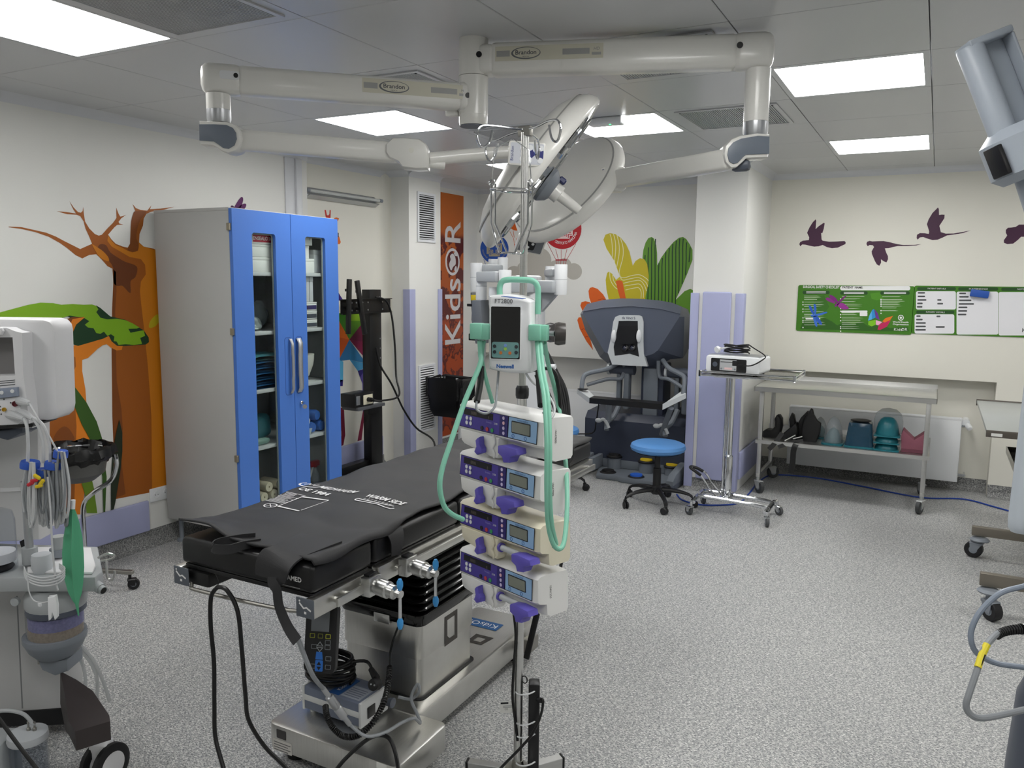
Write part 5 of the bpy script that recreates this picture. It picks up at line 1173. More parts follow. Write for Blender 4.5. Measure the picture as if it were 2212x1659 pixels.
for x0_, x1_ in ((-2.82, -2.56), (-1.80, -1.735)):
    fo_ = obj('foot_block', MB().prism([(6.02, .0), (6.02, .085), (6.1, .125), (6.35, .16), (6.9, .17), (6.9, 0)], x0_, x1_, M=Matrix(((0, 0, 1, 0), (1, 0, 0, 0), (0, 1, 0, 0), (0, 0, 0, 1))), bev=.014), CGREY, con, world=True)
    obj('bumper', MB().b2((x0_-.004, 6.012, .005), (x1_+.004, 6.3, .05), .006), DGREY_PL, fo_, world=True)
obj('tray_wall', MB().b2((-2.52, 6.18, .045), (-2.48, 6.42, .16), .008), CGREY, con, world=True)
for x, y, z, c in ((-2.37, 6.40, .16, BLACK_RUB), (-2.36, 6.22, .055, BLACK_RUB), (-2.08, 6.38, .15, None), (-2.10, 6.19, .055, 1), (-1.86, 6.40, .13, None)):
    if z > .1: obj('pedal_stand', MB().cyl((x, y, .045), (x, y, z-.02), .06, n=22), CGREY, con, world=True)
    obj('pedal_base', MB().lathe([(0, z-.02), (.068, z-.02), (.07, z-.008), (.06, z-.0005), (0, z-.0005)], 26, M=T(x, y, 0)), BLACK_RUB, con, world=True)
    m_ = BLACK_RUB if c is BLACK_RUB else (mat('blue pedal rubber', (40, 96, 200), .5, noise=.05, nscale=30) if c else mat('yellow pedal rubber', (206, 176, 24), .5, noise=.05, nscale=30))
    obj('pedal', MB().lathe([(0, z), (.052, z), (.05, z+.012), (0, z+.016)], 24, M=T(x, y, 0)), m_, con, world=True)
tag(obj('console_cable', MB().tube(crom([PY(1294, 868, 6.25), PY(1288, 910, 6.3), PY(1280, 935, 6.33), V((-2.74, 6.38, .30)), V((-2.86, 6.48, .17)), V((-2.9, 6.62, .05)), V((-2.9, 6.8, .01))], 6), .006, 6), CABLE_BK), 'thin black cable hanging from the console armrest', 'cable')
# ---------------------------------------------------------------- robot patient cart
RW = mat('robot white shell', (214, 216, 218), .35, noise=.02, nscale=5); RG = mat('robot grey shell', (164, 168, 172), .4, noise=.03, nscale=6); RD = mat('robot dark cover', (96, 100, 106), .45, noise=.05, nscale=8)
DR = 5.6
rob = thing('robot_cart', 'white many-jointed surgical robot cart behind the infusion stand', 'surgical robot', T(PD(1100, 700, DR).x, PD(1100, 700, DR).y, 0))
def RP(x, y, d=0.0): return PD(x, y, DR+d)
def joint(x0_, x1_, y0_, y1_, d, m=None):
    c0, c1 = RP((x0_+x1_)/2, y0_, d), RP((x0_+x1_)/2, y1_, d); r_ = (x1_-x0_)/2/FOC*(DR+d)
    c1.x, c1.y = c0.x, c0.y; h = c0.z-c1.z
    o = obj('joint_housing', MB().lathe([(0, 0), (r_*.96, 0), (r_, .006), (r_, h-.006), (r_*.95, h), (0, h)], 30, M=T(c0.x, c0.y, c1.z)), m or RW, rob, world=True)
    obj('seam_ring', MB().lathe([(r_*1.002, h*.5-.002), (r_*1.006, h*.5-.002), (r_*1.006, h*.5+.002), (r_*1.002, h*.5+.002)], 30, M=T(c0.x, c0.y, c1.z), closed=True), RG, o, world=True)
    return c0, c1, r_
def beam(x0_, y0_, x1_, y1_, h_, d0, d1, m=None, wd=.09):
    a, b = RP(x0_, y0_, d0), RP(x1_, y1_, d1); hh = h_/FOC*DR; a.z = b.z = (a.z+b.z)/2
    dx = (b-a); L = dx.length
    return obj('setup_link', MB().b2((0, -wd/2, -hh/2), (L, wd/2, hh/2), .012, 2, M=frame(a, dx, V((0, 0, 1)).cross(dx))), m or RG, rob, world=True)
joint(1016, 1042, 568, 630, .35); joint(1028, 1052, 588, 648, -.1); joint(1077, 1105, 583, 690, -.25); joint(1075, 1097, 556, 612, .5); joint(1055, 1078, 560, 600, .6); joint(1198, 1226, 571, 637, -.15); joint(1178, 1202, 575, 615, .3); joint(1056, 1078, 620, 660, -.15)
beam(1040, 582, 1078, 580, 20, .35, .5); beam(1038, 600, 1080, 596, 22, -.1, -.25); beam(1090, 612, 1160, 616, 36, .05, .05, RG, .16); beam(1150, 619, 1204, 619, 26, .05, -.15); beam(1188, 592, 1206, 586, 16, .3, -.1)
obj('upper_housing', MB().lathe([(0, 0), (.09, 0), (.1, .02), (.1, .05), (.08, .06), (0, .06)], 28, M=T(RP(1140, 601, .1).x, RP(1140, 601, .1).y, RP(1140, 604, .1).z-.03)), RW, rob, world=True)
c = RP(1150, 640, .05)
cz = lambda y: RP(1150, y, .05).z
obj('column', MB().b2((c.x-.03, c.y-.05, cz(760)), (c.x+.08, c.y+.06, cz(628)), .012).b2((c.x-.05, c.y-.07, .25), (c.x+.09, c.y+.09, cz(700)), .015), RW, rob, world=True)
obj('column_rib', MB().prism([(0, 0), (.13, 0), (0, -.14)], -.02, .02, M=frame((c.x+.08, c.y, cz(630)), (1, 0, 0), (0, 0, 1))), RG, rob, world=True)
obj('base', MB().b2((rob.location.x-.42, rob.location.y-.32, .04), (rob.location.x+.2, rob.location.y+.42, .26), .04, 3), RW, rob, world=True)
for dx in (-.34, .12):
    for dy in (-.25, .35): caster(rob, dx, dy, .06, .03, .3)
obj('handle_bar', MB().cyl(RP(1160, 792, -.2), RP(1200, 792, -.25), .018, n=14), RW, rob, world=True)
# instrument arms folded on the left
def arm(pts, rs, m, name='instrument_arm'): return obj(name, MB().tube([RP(*p) for p in pts], rs, 12), m, rob, world=True)
obj('arm_cover', MB().prism([(RP(x, y, -.1).x, RP(x, y, -.1).z) for x, y in ((1028, 648), (1053, 648), (1055, 700), (1046, 742), (1030, 742), (1022, 690))], -.06, .06, M=T(0, RP(1040, 690, -.1).y, 0) @ RX(PI/2) , bev=.012), RD, rob, world=True)
obj('arm_cover', MB().prism([(RP(x, y, .1).x, RP(x, y, .1).z) for x, y in ((1030, 700), (1056, 690), (1060, 760), (1042, 770))], -.05, .05, M=T(0, RP(1040, 720, .1).y, 0) @ RX(PI/2), bev=.012), mat('robot beige arm', (176, 172, 162), .45, noise=.04, nscale=8), rob, world=True)
arm([(1022, 632, .3), (1023, 660, .3), (1026, 690, .25), (1028, 728, .2)], .02, RD)
obj('instrument_tip', MB().box(RP(1022, 728, .1), (.06, .03, .05), .004).box(RP(1017, 659, .2), (.05, .03, .02), .003), BLACK_PL, rob, world=True)
obj('yellow_tag', MB().box(RP(1024, 643, .28), (.03, .045, .04), .003), mat('yellow tag plastic', (206, 180, 30), .5, noise=.04, nscale=9), rob, world=True)
obj('black_knob', MB().lathe([(0, 0), (.06, 0), (.066, .02), (.06, .06), (0, .065)], 14, M=frame(RP(1183, 718, -.3), (0, 0, 1), z=(1, -.2, 0))), mat('dark smoked knob', (52, 50, 50), .3, noise=.08, nscale=12), rob, world=True)
for k in range(5):
    p0_ = RP(1168+3*k, 745+3*k, .0); pts = [p0_, RP(1186+4*k, 785+4*k, -.05), RP(1204+5*k, 850, -.1), RP(1216+3*k, 930, -.15), RP(1212-2*k, 1010, -.1)]
    pts[-1].z = .28; obj('cable', MB().tube(crom(pts, 6), .011, 7), CABLE_BK, rob, world=True)
# ================================================================== CEILING-HUNG OPERATING LAMPS
HX, HY = -1.617, 2.72
LW_ = mat('lamp ivory enamel', (226, 225, 220), .28, noise=.015, nscale=5, coat=.2); LGP = mat('lamp slate insert', (110, 118, 130), .4, noise=.03, nscale=8)
LBL = mat('yellowed label', (206, 203, 186), .4, noise=.03, nscale=10); LBG = mat('label grey bar', (160, 160, 158), .4, noise=.03, nscale=12)
def hz(y): return PX(1023, y, HX).z
def barbox(a, b, h, w, bev=.012, seg=3, ext=0):
    d = (b-a); L = d.length
    return MB().b2((-ext, -w/2, -h/2), (L+ext, w/2, h/2), bev, seg, M=frame(a, d, V((0, 0, 1)).cross(d)))
def lathez(t, name, prof, c, m, n=32): return obj(name, MB().lathe(prof, n, M=T(c[0], c[1], 0)), m, t, world=True)
hubr = .056
la = thing('surgical_lamp', 'ceiling-hung operating lamp on the higher arm, its disc seen from behind', 'surgical lamp', (HX, HY, ZC))
lb = thing('surgical_lamp', 'ceiling-hung operating lamp on the lower arm, its disc tilted on edge', 'surgical lamp', (HX, HY, hz(165)))
# hub: upper section belongs to the higher arm, lower one to the lower arm
lathez(la, 'ceiling_tube', [(0, hz(128)), (hubr*.99, hz(128)), (hubr*.99, ZC-.0005), (0, ZC-.0005)], (HX, HY), LW_)
lathez(la, 'swivel', [(0, hz(166)), (hubr, hz(166)), (hubr, hz(103)), (hubr*1.0, hz(102)), (0, hz(102))], (HX, HY), LW_)
lathez(lb, 'swivel', [(0, hz(250)), (hubr, hz(250)), (hubr, hz(167)), (0, hz(167))], (HX, HY), LW_)
lathez(lb, 'lower_cap', [(0, hz(273)), (hubr*.93, hz(272)), (hubr*.97, hz(264)), (hubr*.98, hz(250)), (0, hz(250))], (HX, HY), LW_)
lathez(lb, 'cap_plate', [(0, hz(274.5)), (hubr*.92, hz(274)), (hubr*.92, hz(272.5)), (0, hz(272.5))], (HX, HY), DGREY_PL)
obj('stop_block', MB().box((HX-.075, HY-.03, hz(240)), (.05, .03, .04), .006), LW_, lb, world=True)
def label(t, M, w, h, side):
    """maker's strip: M x along the arm, z out"""
    q = obj('maker_strip', MB().prism([(0, -h/2), (w, -h/2), (w, h/2), (0, h/2)], 0, .0008, M=M), LBL, t, world=True)
    for x0_, x1_ in ((.005, .055), (.27*w/.43+.0, w-.05)): flat('grey_bar', [(x0_, -h*.2), (x1_, -h*.2), (x1_, h*.2), (x0_, h*.2)], M @ T(0, 0, .001), LBG, q, world=True)
    flat('oval', circ(.115*w/.4, 0, .055*w/.4, 28, h*.42), M @ T(0, 0, .001), inkmat('#6a6c70'), q, world=True, holes=[circ(.117*w/.4, .001, .050*w/.4, 28, h*.36)])
    text('Brandon', h*.42, inkmat('#54565a'), M @ T(.115*w/.4, h*.03, .0012), q, width=.078*w/.4, bold=.0003); text('MEDICAL', h*.12, inkmat('#54565a'), M @ T(.115*w/.4, -h*.25, .0012), q)
    text('HD', h*.3, inkmat('#8a8c8e'), M @ T(w-.025, h*.12, .0012), q, shear=.2); flat('small_bar', [(w-.042, -h*.28), (w-.008, -h*.28), (w-.008, -h*.1), (w-.042, -h*.1)], M @ T(0, 0, .001), LBG, q, world=True)
def side_frame(a, b, w, t_, up=0.0):
    """frame on the camera-facing flank of the bar a->b at fraction t_"""
    d = (b-a).normalized()
    if d.dot(CR) < 0: d = -d
    o = a.lerp(b, t_); n = d.cross(V((0, 0, 1)));
    if n.dot(EYE-o) < 0: n = -n
    return frame(o+n*(w/2+.0006)+V((0, 0, up)), d, n.cross(d))
# higher arm, to the right
zU = hz(133); E1 = PZ(1640, 112, zU); h0 = V((HX, HY, zU))
obj('horizontal_arm', barbox(h0.lerp(E1, .065), h0.lerp(E1, .93), .118, .09, .022), LW_, la, world=True)
obj('arm_root', barbox(h0, h0.lerp(E1, .083), .108, .094, .02), LW_, la, world=True)
obj('arm_elbow', barbox(h0.lerp(E1, .905), E1+(E1-h0).normalized()*.05, .13, .098, .035), LW_, la, world=True)
label(la, side_frame(h0, E1, .09, .088, .012), .40, .052, 1)
for t_ in (.93, .03): Mq = side_frame(h0, E1, .098, t_, .012); obj('screw_cap', MB().cyl((0, 0, 0), (0, 0, .003), .011, n=16, M=Mq), BLACK_PL, la, world=True)
def down(t, c, z0, z1, z2, r_):
    lathez(t, 'drop_tube', [(0, z1), (r_, z1), (r_, z0), (0, z0)], c, LW_)
    lathez(t, 'silver_collar', [(0, z2), (r_*.93, z2), (r_*1.0, z2+.012), (r_*1.0, z1-.0005), (0, z1-.0005)], c, ALU)
D1 = (E1-EYE).dot(CF); ez = lambda y: PD(1635, y, D1).z
down(la, E1, zU-.06, ez(260), ez(290), .044)
# lower arm, to the left
zL = hz(213); E2 = PZ(470, 172, zL); h1 = V((HX, HY, zL)); D2 = (E2-EYE).dot(CF)
obj('horizontal_arm', barbox(h1.lerp(E2, .05), h1.lerp(E2, .93), .096, .085, .02), LW_, lb, world=True)
obj('arm_root', barbox(h1, h1.lerp(E2, .073), .104, .09, .02), LW_, lb, world=True)
obj('arm_elbow', barbox(h1.lerp(E2, .905), E2+(E2-h1).normalized()*.055, .104, .09, .03), LW_, lb, world=True)
d_ = (h1-E2).normalized()
Ml = side_frame(h1, E2, .085, .46, .01); label(lb, Ml, .40, .05, 1)
Mq = side_frame(h1, E2, .09, .94, .008); obj('cap_recess', MB().prism(rrect(-.045, -.014, .02, .014, .008), 0, .002, M=Mq), WHITE_PL, lb, world=True); obj('screw_cap', MB().cyl((.008, 0, .002), (.008, 0, .004), .008, n=16, M=Mq), BLACK_PL, lb, world=True)
Mq = side_frame(h1, E2, .09, .035, 0); obj('screw_cap', MB().cyl((0, 0, 0), (0, 0, .003), .01, n=16, M=Mq), BLACK_PL, lb, world=True)
ezL = lambda y: PD(465, y, D2).z
down(lb, E2, zL-.05, ezL(236), ezL(263), .041)
# spring-arm knuckles: outline on an upright plane square to the viewing heading
hdg = V((math.sin(_yaw), math.cos(_yaw), 0)); rgt = V((math.cos(_yaw), -math.sin(_yaw), 0))
def UP(x, y, D): # point at camera depth D flattened on the upright plane through that depth
    d = ray(x, y); return EYE+d*(D/d.dot(hdg))
def plate2(t, name, px, D, y0_, y1_, m, bev=.006, parent=None):
    o = UP(*px[0], D); M = frame(o, rgt, V((0, 0, 1)))
    pts = [((UP(x, y, D)-o).dot(rgt), (UP(x, y, D)-o).z) for x, y in px]
    return obj(name, MB().prism(pts, y0_, y1_, M=M, bev=bev), m, parent or t, world=True)
zk = zoomed(0, 0, 740/2192)
Dk2 = (E2-EYE).dot(hdg); kn = zk([(1305, 788), (1400, 790), (1480, 795), (1530, 812), (1562, 850), (1572, 900), (1562, 945), (1535, 975), (1490, 990), (1450, 980), (1420, 958), (1390, 942), (1312, 938)])
k2 = plate2(lb, 'knuckle', kn, Dk2, -.045, .045, LW_)
plate2(lb, 'knuckle_insert', zk([(1308, 812), (1400, 812), (1480, 816), (1520, 835), (1540, 865), (1545, 905), (1530, 945), (1495, 966), (1460, 962), (1430, 940), (1400, 920), (1310, 915)]), Dk2, .045, .05, LGP, .002, k2)
zk3 = zoomed(1480, 0, 732/2169)
Dk1 = (E1-EYE).dot(hdg)
kn1 = zk3([(516, 872), (440, 866), (330, 882), (275, 905), (240, 945), (230, 1000), (240, 1050), (275, 1085), (310, 1080), (345, 1050), (370, 1025), (420, 1022), (508, 1018)])
k1 = plate2(la, 'knuckle', kn1, Dk1, -.045, .045, LW_)
plate2(la, 'knuckle_insert', zk3([(514, 888), (440, 884), (335, 902), (285, 925), (255, 960), (248, 1005), (258, 1045), (285, 1062), (312, 1055), (345, 1020), (365, 1003), (512, 998)]), Dk1, .045, .05, LGP, .002, k1)
obj('knuckle_foot', MB().box(UP(1600, 358, Dk1), (.07, .05, .04), .015), DGREY_PL, la, world=True)
# spring arms
s0, s1 = UP(522, 303, Dk2), PD(850, 330, 2.86)
obj('spring_arm', barbox(s0, s1, .07, .062, .016, ext=.02), LW_, lb, world=True)
zk2 = zoomed(740, 0, 740/2192)
eh = plate2(lb, 'arm_end_housing', zk2([(285, 985), (290, 930), (330, 892), (400, 890), (500, 900), (540, 930), (558, 970), (553, 1090), (480, 1092), (390, 1080), (365, 1045), (310, 1020)]), (s1-EYE).dot(hdg)+.0, -.045, .045, LW_, .014)
plate2(lb, 'round_cap', zk2(circ(450, 974, 17, 18)), (s1-EYE).dot(hdg), .0455, .0465, OFFWHITE, 0, eh)
r0, r1, r2 = PD(925, 344, 2.88), PD(1020, 335, 2.93), PD(1110, 330, 2.97)
LC = PD(1166, 374, 3.02); nL = (CR*.79+CD*.60+CF*.075).normalized()
obj('head_rod', MB().tube(crom([r0, r1, r2, LC-nL*.06], 8), .0235, 14), LW_, lb, world=True)
obj('rod_stub', MB().cyl(PD(918, 352, 2.88), PD(960, 357, 2.9), .016, n=14), LW_, lb, world=True)
FACE = mat('lamp face glass', (120, 124, 126), .12, metal=.3, noise=.15, nscale=12, coat=.6); REFL = mat('faceted lamp reflector', (190, 192, 194), .12, metal=1, noise=.2, nscale=20)
def lamp_head(t, c, n, R_, xdir, dep=.085):
    M = frame(c, xdir, z=n)
    prof = [(0, -dep), (R_*.25, -dep*.98), (R_*.5, -dep*.9), (R_*.72, -dep*.74), (R_*.88, -dep*.5), (R_*.97, -dep*.22), (R_, .006), (R_*.985, .02), (R_*.95, .026), (R_*.93, .02)]
    h = obj('lamp_housing', MB().lathe(prof, 56, M=M), LW_, t, world=True, ang=50)
    obj('rim_seam', MB().lathe([(R_*.90, -dep*.468), (R_*.905, -dep*.462), (R_*.92, -dep*.42), (R_*.915, -dep*.428)], 56, M=M, closed=True), LBG, h, world=True)
    obj('face_glass', MB().lathe([(0, .034), (R_*.5, .032), (R_*.93, .0205), (R_*.93, .019), (0, .03)], 56, M=M), FACE, h, world=True)
    for k in range(6):
        a = 2*PI*k/6
        obj('reflector_pod', MB().lathe([(0, .036), (.05, .035), (.062, .041), (.066, .038), (.066, .03), (0, .03)], 12, M=M @ T(R_*.62*math.cos(a), R_*.62*math.sin(a), -.004)), REFL, h, world=True, ang=10)
    return M, h
ML, hL = lamp_head(lb, LC, nL, .342, CR*.6-CD*.8, .115)
obj('handle_base', MB().lathe([(0, .036), (.07, .036), (.07, .05), (.05, .075), (.036, .082), (0, .082)], 28, M=ML @ T(-.02, .0, 0)), GREY_PL, hL, world=True)
obj('handle', MB().lathe([(0, .082), (.034, .082), (.034, .11), (.021, .112), (.018, .2), (.016, .205), (0, .205)], 24, M=ML @ T(-.02, 0, 0)), LW_, hL, world=True)
obj('handle_catch', MB().box((.03, .0, .085), (.022, .03, .03), .005, 1, M=ML), mat('navy plastic', (40, 48, 96), .4, noise=.04, nscale=9), hL, world=True)
# control panel by the rod
cp = UP(1138, 332, (LC-EYE).dot(hdg)-.34)
Mc = frame(cp, rgt*.99+V((0, 0, -.06)), V((.03, 0, 1)))
pn = obj('control_panel', MB().prism(rrect(-.062, -.040, .062, .040, .008), -.02, 0, M=Mc, bev=.004), LW_, lb, world=True)
obj('panel_arm', MB().cyl(cp+hdg*.01, LC-nL*.09-(CR*.0), .016, n=14), LW_, lb, world=True)
flat('panel_face', rrect(-.056, -.034, .056, .034, .004), Mc, inkmat('#c9ccd4'), pn, world=True)
NAVY = inkmat('#2a2f72')
flat('panel_graphic', rrect(-.014, -.016, .020, .016, .006), Mc @ T(0, 0, .0005), NAVY, pn, world=True); flat('panel_graphic', [(.018, -.012), (.032, 0), (.018, .012)], Mc @ T(0, 0, .0005), NAVY, pn, world=True)
for x, y in ((-.012, 0), (.01, .02), (.01, -.02), (-.014, .018), (-.014, -.018), (.046, .02), (.046, -.02)):
    flat('button', circ(x, y, .0095 if x > -.013 or x < -.0135 else .014, 18), Mc @ T(0, 0, .0009), WHITE_PL, pn, world=True, z=.001)
flat('panel_graphic', rrect(.036, -.014, .056, .014, .004), Mc @ T(0, 0, .0005), NAVY, pn, world=True)
text('Brandon', .014, NAVY, Mc @ T(-.049, -.002, .0006) @ RZ(PI/2), pn)
# right head
s2, s3 = UP(1572, 345, Dk1), PD(1340, 386, 3.42)
obj('spring_arm', barbox(s2, s3, .075, .065, .016, ext=.02), LW_, la, world=True)
ex = s3+(s3-s2).normalized()*.05
Mx = frame(ex, rgt, V((0, 0, 1)))
e3 = obj('arm_end_housing', MB().prism(rrect(-.065, -.05, .055, .05, .02), -.05, .05, M=Mx, bev=.012), LW_, la, world=True)
flat('maker_sticker', rrect(-.052, -.043, -.004, .038, .002), Mx @ T(0, 0, .0505), inkmat('#1f3f74'), e3, world=True)
text('Kids', .02, INK_W, Mx @ T(-.028, .016, .0515), e3); text('OR', .026, INK_W, Mx @ T(-.028, -.008, .0515), e3)
RC = PD(1226, 408, 3.62); nR = (CR*.63+CD*.54+CF*.56).normalized()
MR, hR = lamp_head(la, RC, nR, .30, CR*.65-CD*.76)
yk = [ex-rgt*.05, PD(1290, 420, 3.46), PD(1268, 452, 3.5), PD(1232, 480, 3.54), PD(1195, 497, 3.6), PD(1168, 505, 3.66)]
obj('yoke', MB().tube(crom(yk, 8), .026, 14), LW_, la, world=True)
obj('yoke_joint', MB().lathe([(0, -.05), (.045, -.05), (.05, -.04), (.05, .04), (.04, .05), (0, .05)], 24, M=frame(PD(1158, 500, 3.68), CR, z=(CR*.5+CD*.6-CF*.3))), LW_, la, world=True)
Mp = frame(PD(1146, 531, 3.62), (CR*.95+CD*.1+CF*.25), z=(CD*.75-CF*.66))
p2 = obj('control_panel', MB().prism(rrect(-.065, -.045, .065, .045, .01), -.03, 0, M=Mp, bev=.008), LW_, la, world=True)
flat('panel_face', rrect(-.056, -.036, .056, .036, .004), Mp, inkmat('#7a7d84'), p2, world=True); flat('panel_graphic', rrect(-.045, -.024, .02, .024, .01), Mp @ T(0, 0, .0005), INK_K, p2, world=True)
for x, y in ((-.03, .01), (-.01, -.01), (.008, .012), (-.03, -.012)): flat('button', circ(x, y, .007, 14), Mp @ T(0, 0, .0009), WHITE_PL, p2, world=True, z=.001)
# ================================================================== OPERATING TABLE
PAD = mat('black table pad vinyl', (19, 19, 21), .38, noise=.08, nscale=6, bump=.08, bscale=180)
MATF = mat('black mat fabric', (40, 40, 42), .6, noise=.06, nscale=20, bump=.15, bscale=500)
SATIN = brushed('satin table steel', (206, 205, 201), .33, (40, 1, 1))
GLOSSB = mat('glossy black bellows', (10, 10, 11), .14, noise=.05, nscale=5, coat=.3)
TX0, TX1, TY0, TY1 = -2.03, -1.492, 1.64, 3.69
ot = thing('operating_table', 'operating table with black pads on a stainless steel pedestal base', 'operating table', T(-1.72, 2.4, 0))
ys_ = [(TY0, 1.912), (1.922, 2.42), (2.43, 3.05), (3.06, TY1)]
for a, b in ys_: obj('pad', MB().b2((TX0, a, .763), (TX1, b, .848), .016, 3), PAD, ot, world=True)
for a, b in ys_: obj('pad_board', MB().b2((TX0+.01, a+.01, .748), (TX1-.01, b-.01, .762), .002), BLACK_PL, ot, world=True)
for x, s in ((TX1-.005, 1), (TX0+.005, -1)):
    for a, b in ((TY0-.012, 1.905), (1.925, 3.68)):
        obj('frame_beam', MB().b2((x-.012*s, a, .700), (x+.018*s, b, .757), .003), SATIN, ot, world=True)
        r_ = obj('accessory_rail', MB().b2((x+.036*s, a+.07, .715), (x+.046*s, b-.03, .742), .003), SATIN, ot, world=True)
        for y in (a+.09, (a+b)/2, b-.06): obj('rail_spacer', MB().cyl((x+.018*s, y, .728), (x+.036*s, y, .728), .009, n=12), SATIN, r_, world=True)
    lab = obj('end_plate', MB().b2((x-.045 if s > 0 else x-.02, TY0-.016, .70), (x+.02 if s > 0 else x+.045, TY0-.0125, .757), .002), mat('slate end plate', (92, 98, 106), .45, noise=.04, nscale=12), ot, world=True)
    Mt = frame(((x-.012) if s > 0 else x+.012, TY0-.0163, .728), (1, 0, 0), (0, 0, 1))
    flat('patient_symbol', stroke([(-.02, .014), (-.004, .0), (.006, .004), (.022, -.004)], .005), Mt, INK_W, lab, world=True); flat('symbol_dot', circ(-.019, .02, .003, 10), Mt, INK_W, lab, world=True); flat('symbol_base', [(-.003, -.016), (.005, -.016), (.005, -.009), (-.003, -.009)], Mt, INK_W, lab, world=True)
obj('end_bar', MB().tube(crom([V((TX0+.04, TY0+.03, .74)), V((TX0+.045, TY0+.0, .70)), V((TX0+.09, TY0-.005, .69)), V((-1.6, TY0+.02, .69)), V((TX1-.03, TY0+.03, .715))], 6), .006, 8), STEEL_D, ot, world=True)
obj('frame_bracket', MB().b2((TX0+.02, TY0+.0, .70), (TX0+.12, TY0+.16, .747), .01), BLACK_MET, ot, world=True)
obj('under_frame', MB().b2((-1.95, 2.15, .69), (-1.5, 2.75, .745), .005), DGREY_PL, ot, world=True)
# pad maker's print on the near face
Mn = frame((-1.56, TY0-.0006, .80), (1, 0, 0), (0, 0, 1)); text('AMED', .02, INK_W, Mn, ot, bold=.0004); flat('print_line', [(-.045, -.026), (.02, -.026), (.02, -.024), (-.045, -.024)], Mn, inkmat('#9a9a9a'), ot, world=True)
# clamps with blue-tipped levers
BTIP = mat('light blue lever tip', (62, 150, 216), .4, noise=.03, nscale=9)
for yc in (1.845, 2.035):
    x = TX1+.042
    c = obj('rail_clamp', MB().b2((x-.015, yc-.03, .705), (x+.02, yc+.03, .765), .004), STEEL, ot, world=True)
    obj('clamp_barrel', MB().lathe([(0, 0), (.02, 0), (.02, .012), (.026, .014), (.026, .05), (.021, .054), (.021, .075), (.012, .08), (.012, .1), (0, .1)], 22, M=frame((x+.02, yc, .735), (0, 1, 0), z=(1, -.1, -.06))), STEEL, c, world=True)
    obj('clamp_key', MB().b2((x-.012, yc-.02, .765), (x+.012, yc+.02, .772), .003), BLACK_PL, c, world=True)
    hx_ = V((x+.115, yc-.01, .729))
    obj('lever', MB().cyl(hx_+V((0, 0, .03)), hx_+V((0, 0, -.085)), .005, n=10), CHROME, c, world=True)
    for dz in (.03, -.09): obj('lever_tip', MB().lathe([(0, -.018), (.006, -.016), (.0095, -.004), (.0095, .008), (.005, .018), (0, .019)], 16, M=T(*(hx_+V((0, 0, dz))))), BTIP, c, world=True)
# column with bellows
cx0_, cx1_, cy0_, cy1_ = -1.885, -1.54, 2.235, 2.60
def rr4(s, r=.03): return rrect(cx0_-s, cy0_-s, cx1_+s, cy1_+s, r, 4)
obj('column', MB().prism(rr4(0, .025), .15, .30).prism(rr4(.006, .028), .30, .435, bev=.003), SATIN, ot, world=True)
obj('bellows_collar', MB().prism(rr4(.014, .035), .425, .468, bev=.006), GLOSSB, ot, world=True)
for k in range(7):
    z0_ = .469+k*.032
    def ring(s, z): return [V((x, y, z)) for x, y in rr4(s, .04)]
    g = .004+.0035*k
    obj('bellows_fold', MB().loft([ring(g-.014, z0_), ring(g+.006, z0_+.008), ring(g+.012, z0_+.016), ring(g+.006, z0_+.024), ring(g-.014, z0_+.031)]), GLOSSB, ot, world=True, ang=60)
Mc_ = frame((cx1_+.0065, 2.43, .345), (0, 1, 0), (0, 0, 1))
flat('maker_logo', [(-.045, -.055), (.045, -.055), (.045, .06), (-.045, .06)], Mc_, inkmat('#3a3632'), ot, world=True, holes=[[(-.026, -.02), (-.01, -.036), (.027, -.036), (.027, .042), (-.026, .042)]])
ml = obj('cable_inlet', MB().b2((-1.73, cy0_-.02, .415), (-1.66, cy0_-.0145, .45), .003), STEEL, ot, world=True)
# base
obj('base_crossbar', MB().prism(rrect(-1.925, 1.875, -1.378, 2.17, .03), .05, .142, bev=.008), SATIN, ot, world=True)
obj('base_beam', MB().prism(rrect(-1.79, 2.145, -1.485, 3.06, .03), .05, .149, bev=.01), SATIN, ot, world=True)
obj('base_gasket', MB().prism(rr4(.012, .03), .146, .152), BLACK_RUB, ot, world=True)
for x, y in ((-1.86, 1.95), (-1.45, 1.95), (-1.74, 2.95), (-1.55, 2.95)): obj('base_foot', MB().cyl((x, y, 0), (x, y, .05), .035, n=18), BLACK_RUB, ot, world=True)
Mb = frame((-1.87, 1.8745, .095), (1, 0, 0), (0, 0, 1))
flat('rating_plate', rrect(-.03, -.045, .055, -.002, .002), Mb, inkmat('#c9c6c0'), ot, world=True); flat('warning_sign', rrect(-.012, .003, .03, .035, .003), Mb, inkmat('#3c3a3a'), ot, world=True)
for k in range(4): flat('plate_line', [(-.025, -.012-.009*k), (.05-.012*(k % 2), -.012-.009*k), (.05-.012*(k % 2), -.0145-.009*k), (-.025, -.0145-.009*k)], Mb @ T(0, 0, .0005), inkmat('#57585a'), ot, world=True)
flat('tape_slip', rrect(-1.46, 1.0, -1.42, 1.0+.02, .001), frame((0, 1.8745, -.88), (1, 0, 0), (0, 0, 1)), BOXW, ot, world=True)
Ms = frame((-1.67, 2.90, .1495), (1, 0, 0), (0, 1, 0)); st_ = flat('sponsor_sticker', rrect(-.09, -.035, .09, .035, .003), Ms, inkmat('#245a92'), ot, world=True)
text('KidsOR', .05, INK_W, frame((-1.67, 2.90, .1502), (-1, 0, 0), (0, -1, 0)), st_)
flat('maker_logo', [(-.04, -.04), (.03, -.04), (.045, .04), (-.04, .04)], frame((-1.60, 2.76, .1496), (1, 0, 0), (0, 1, 0)), inkmat('#3a3632'), ot, world=True, holes=[[(-.02, -.02), (.015, -.02), (.022, .02), (-.02, .02)]])
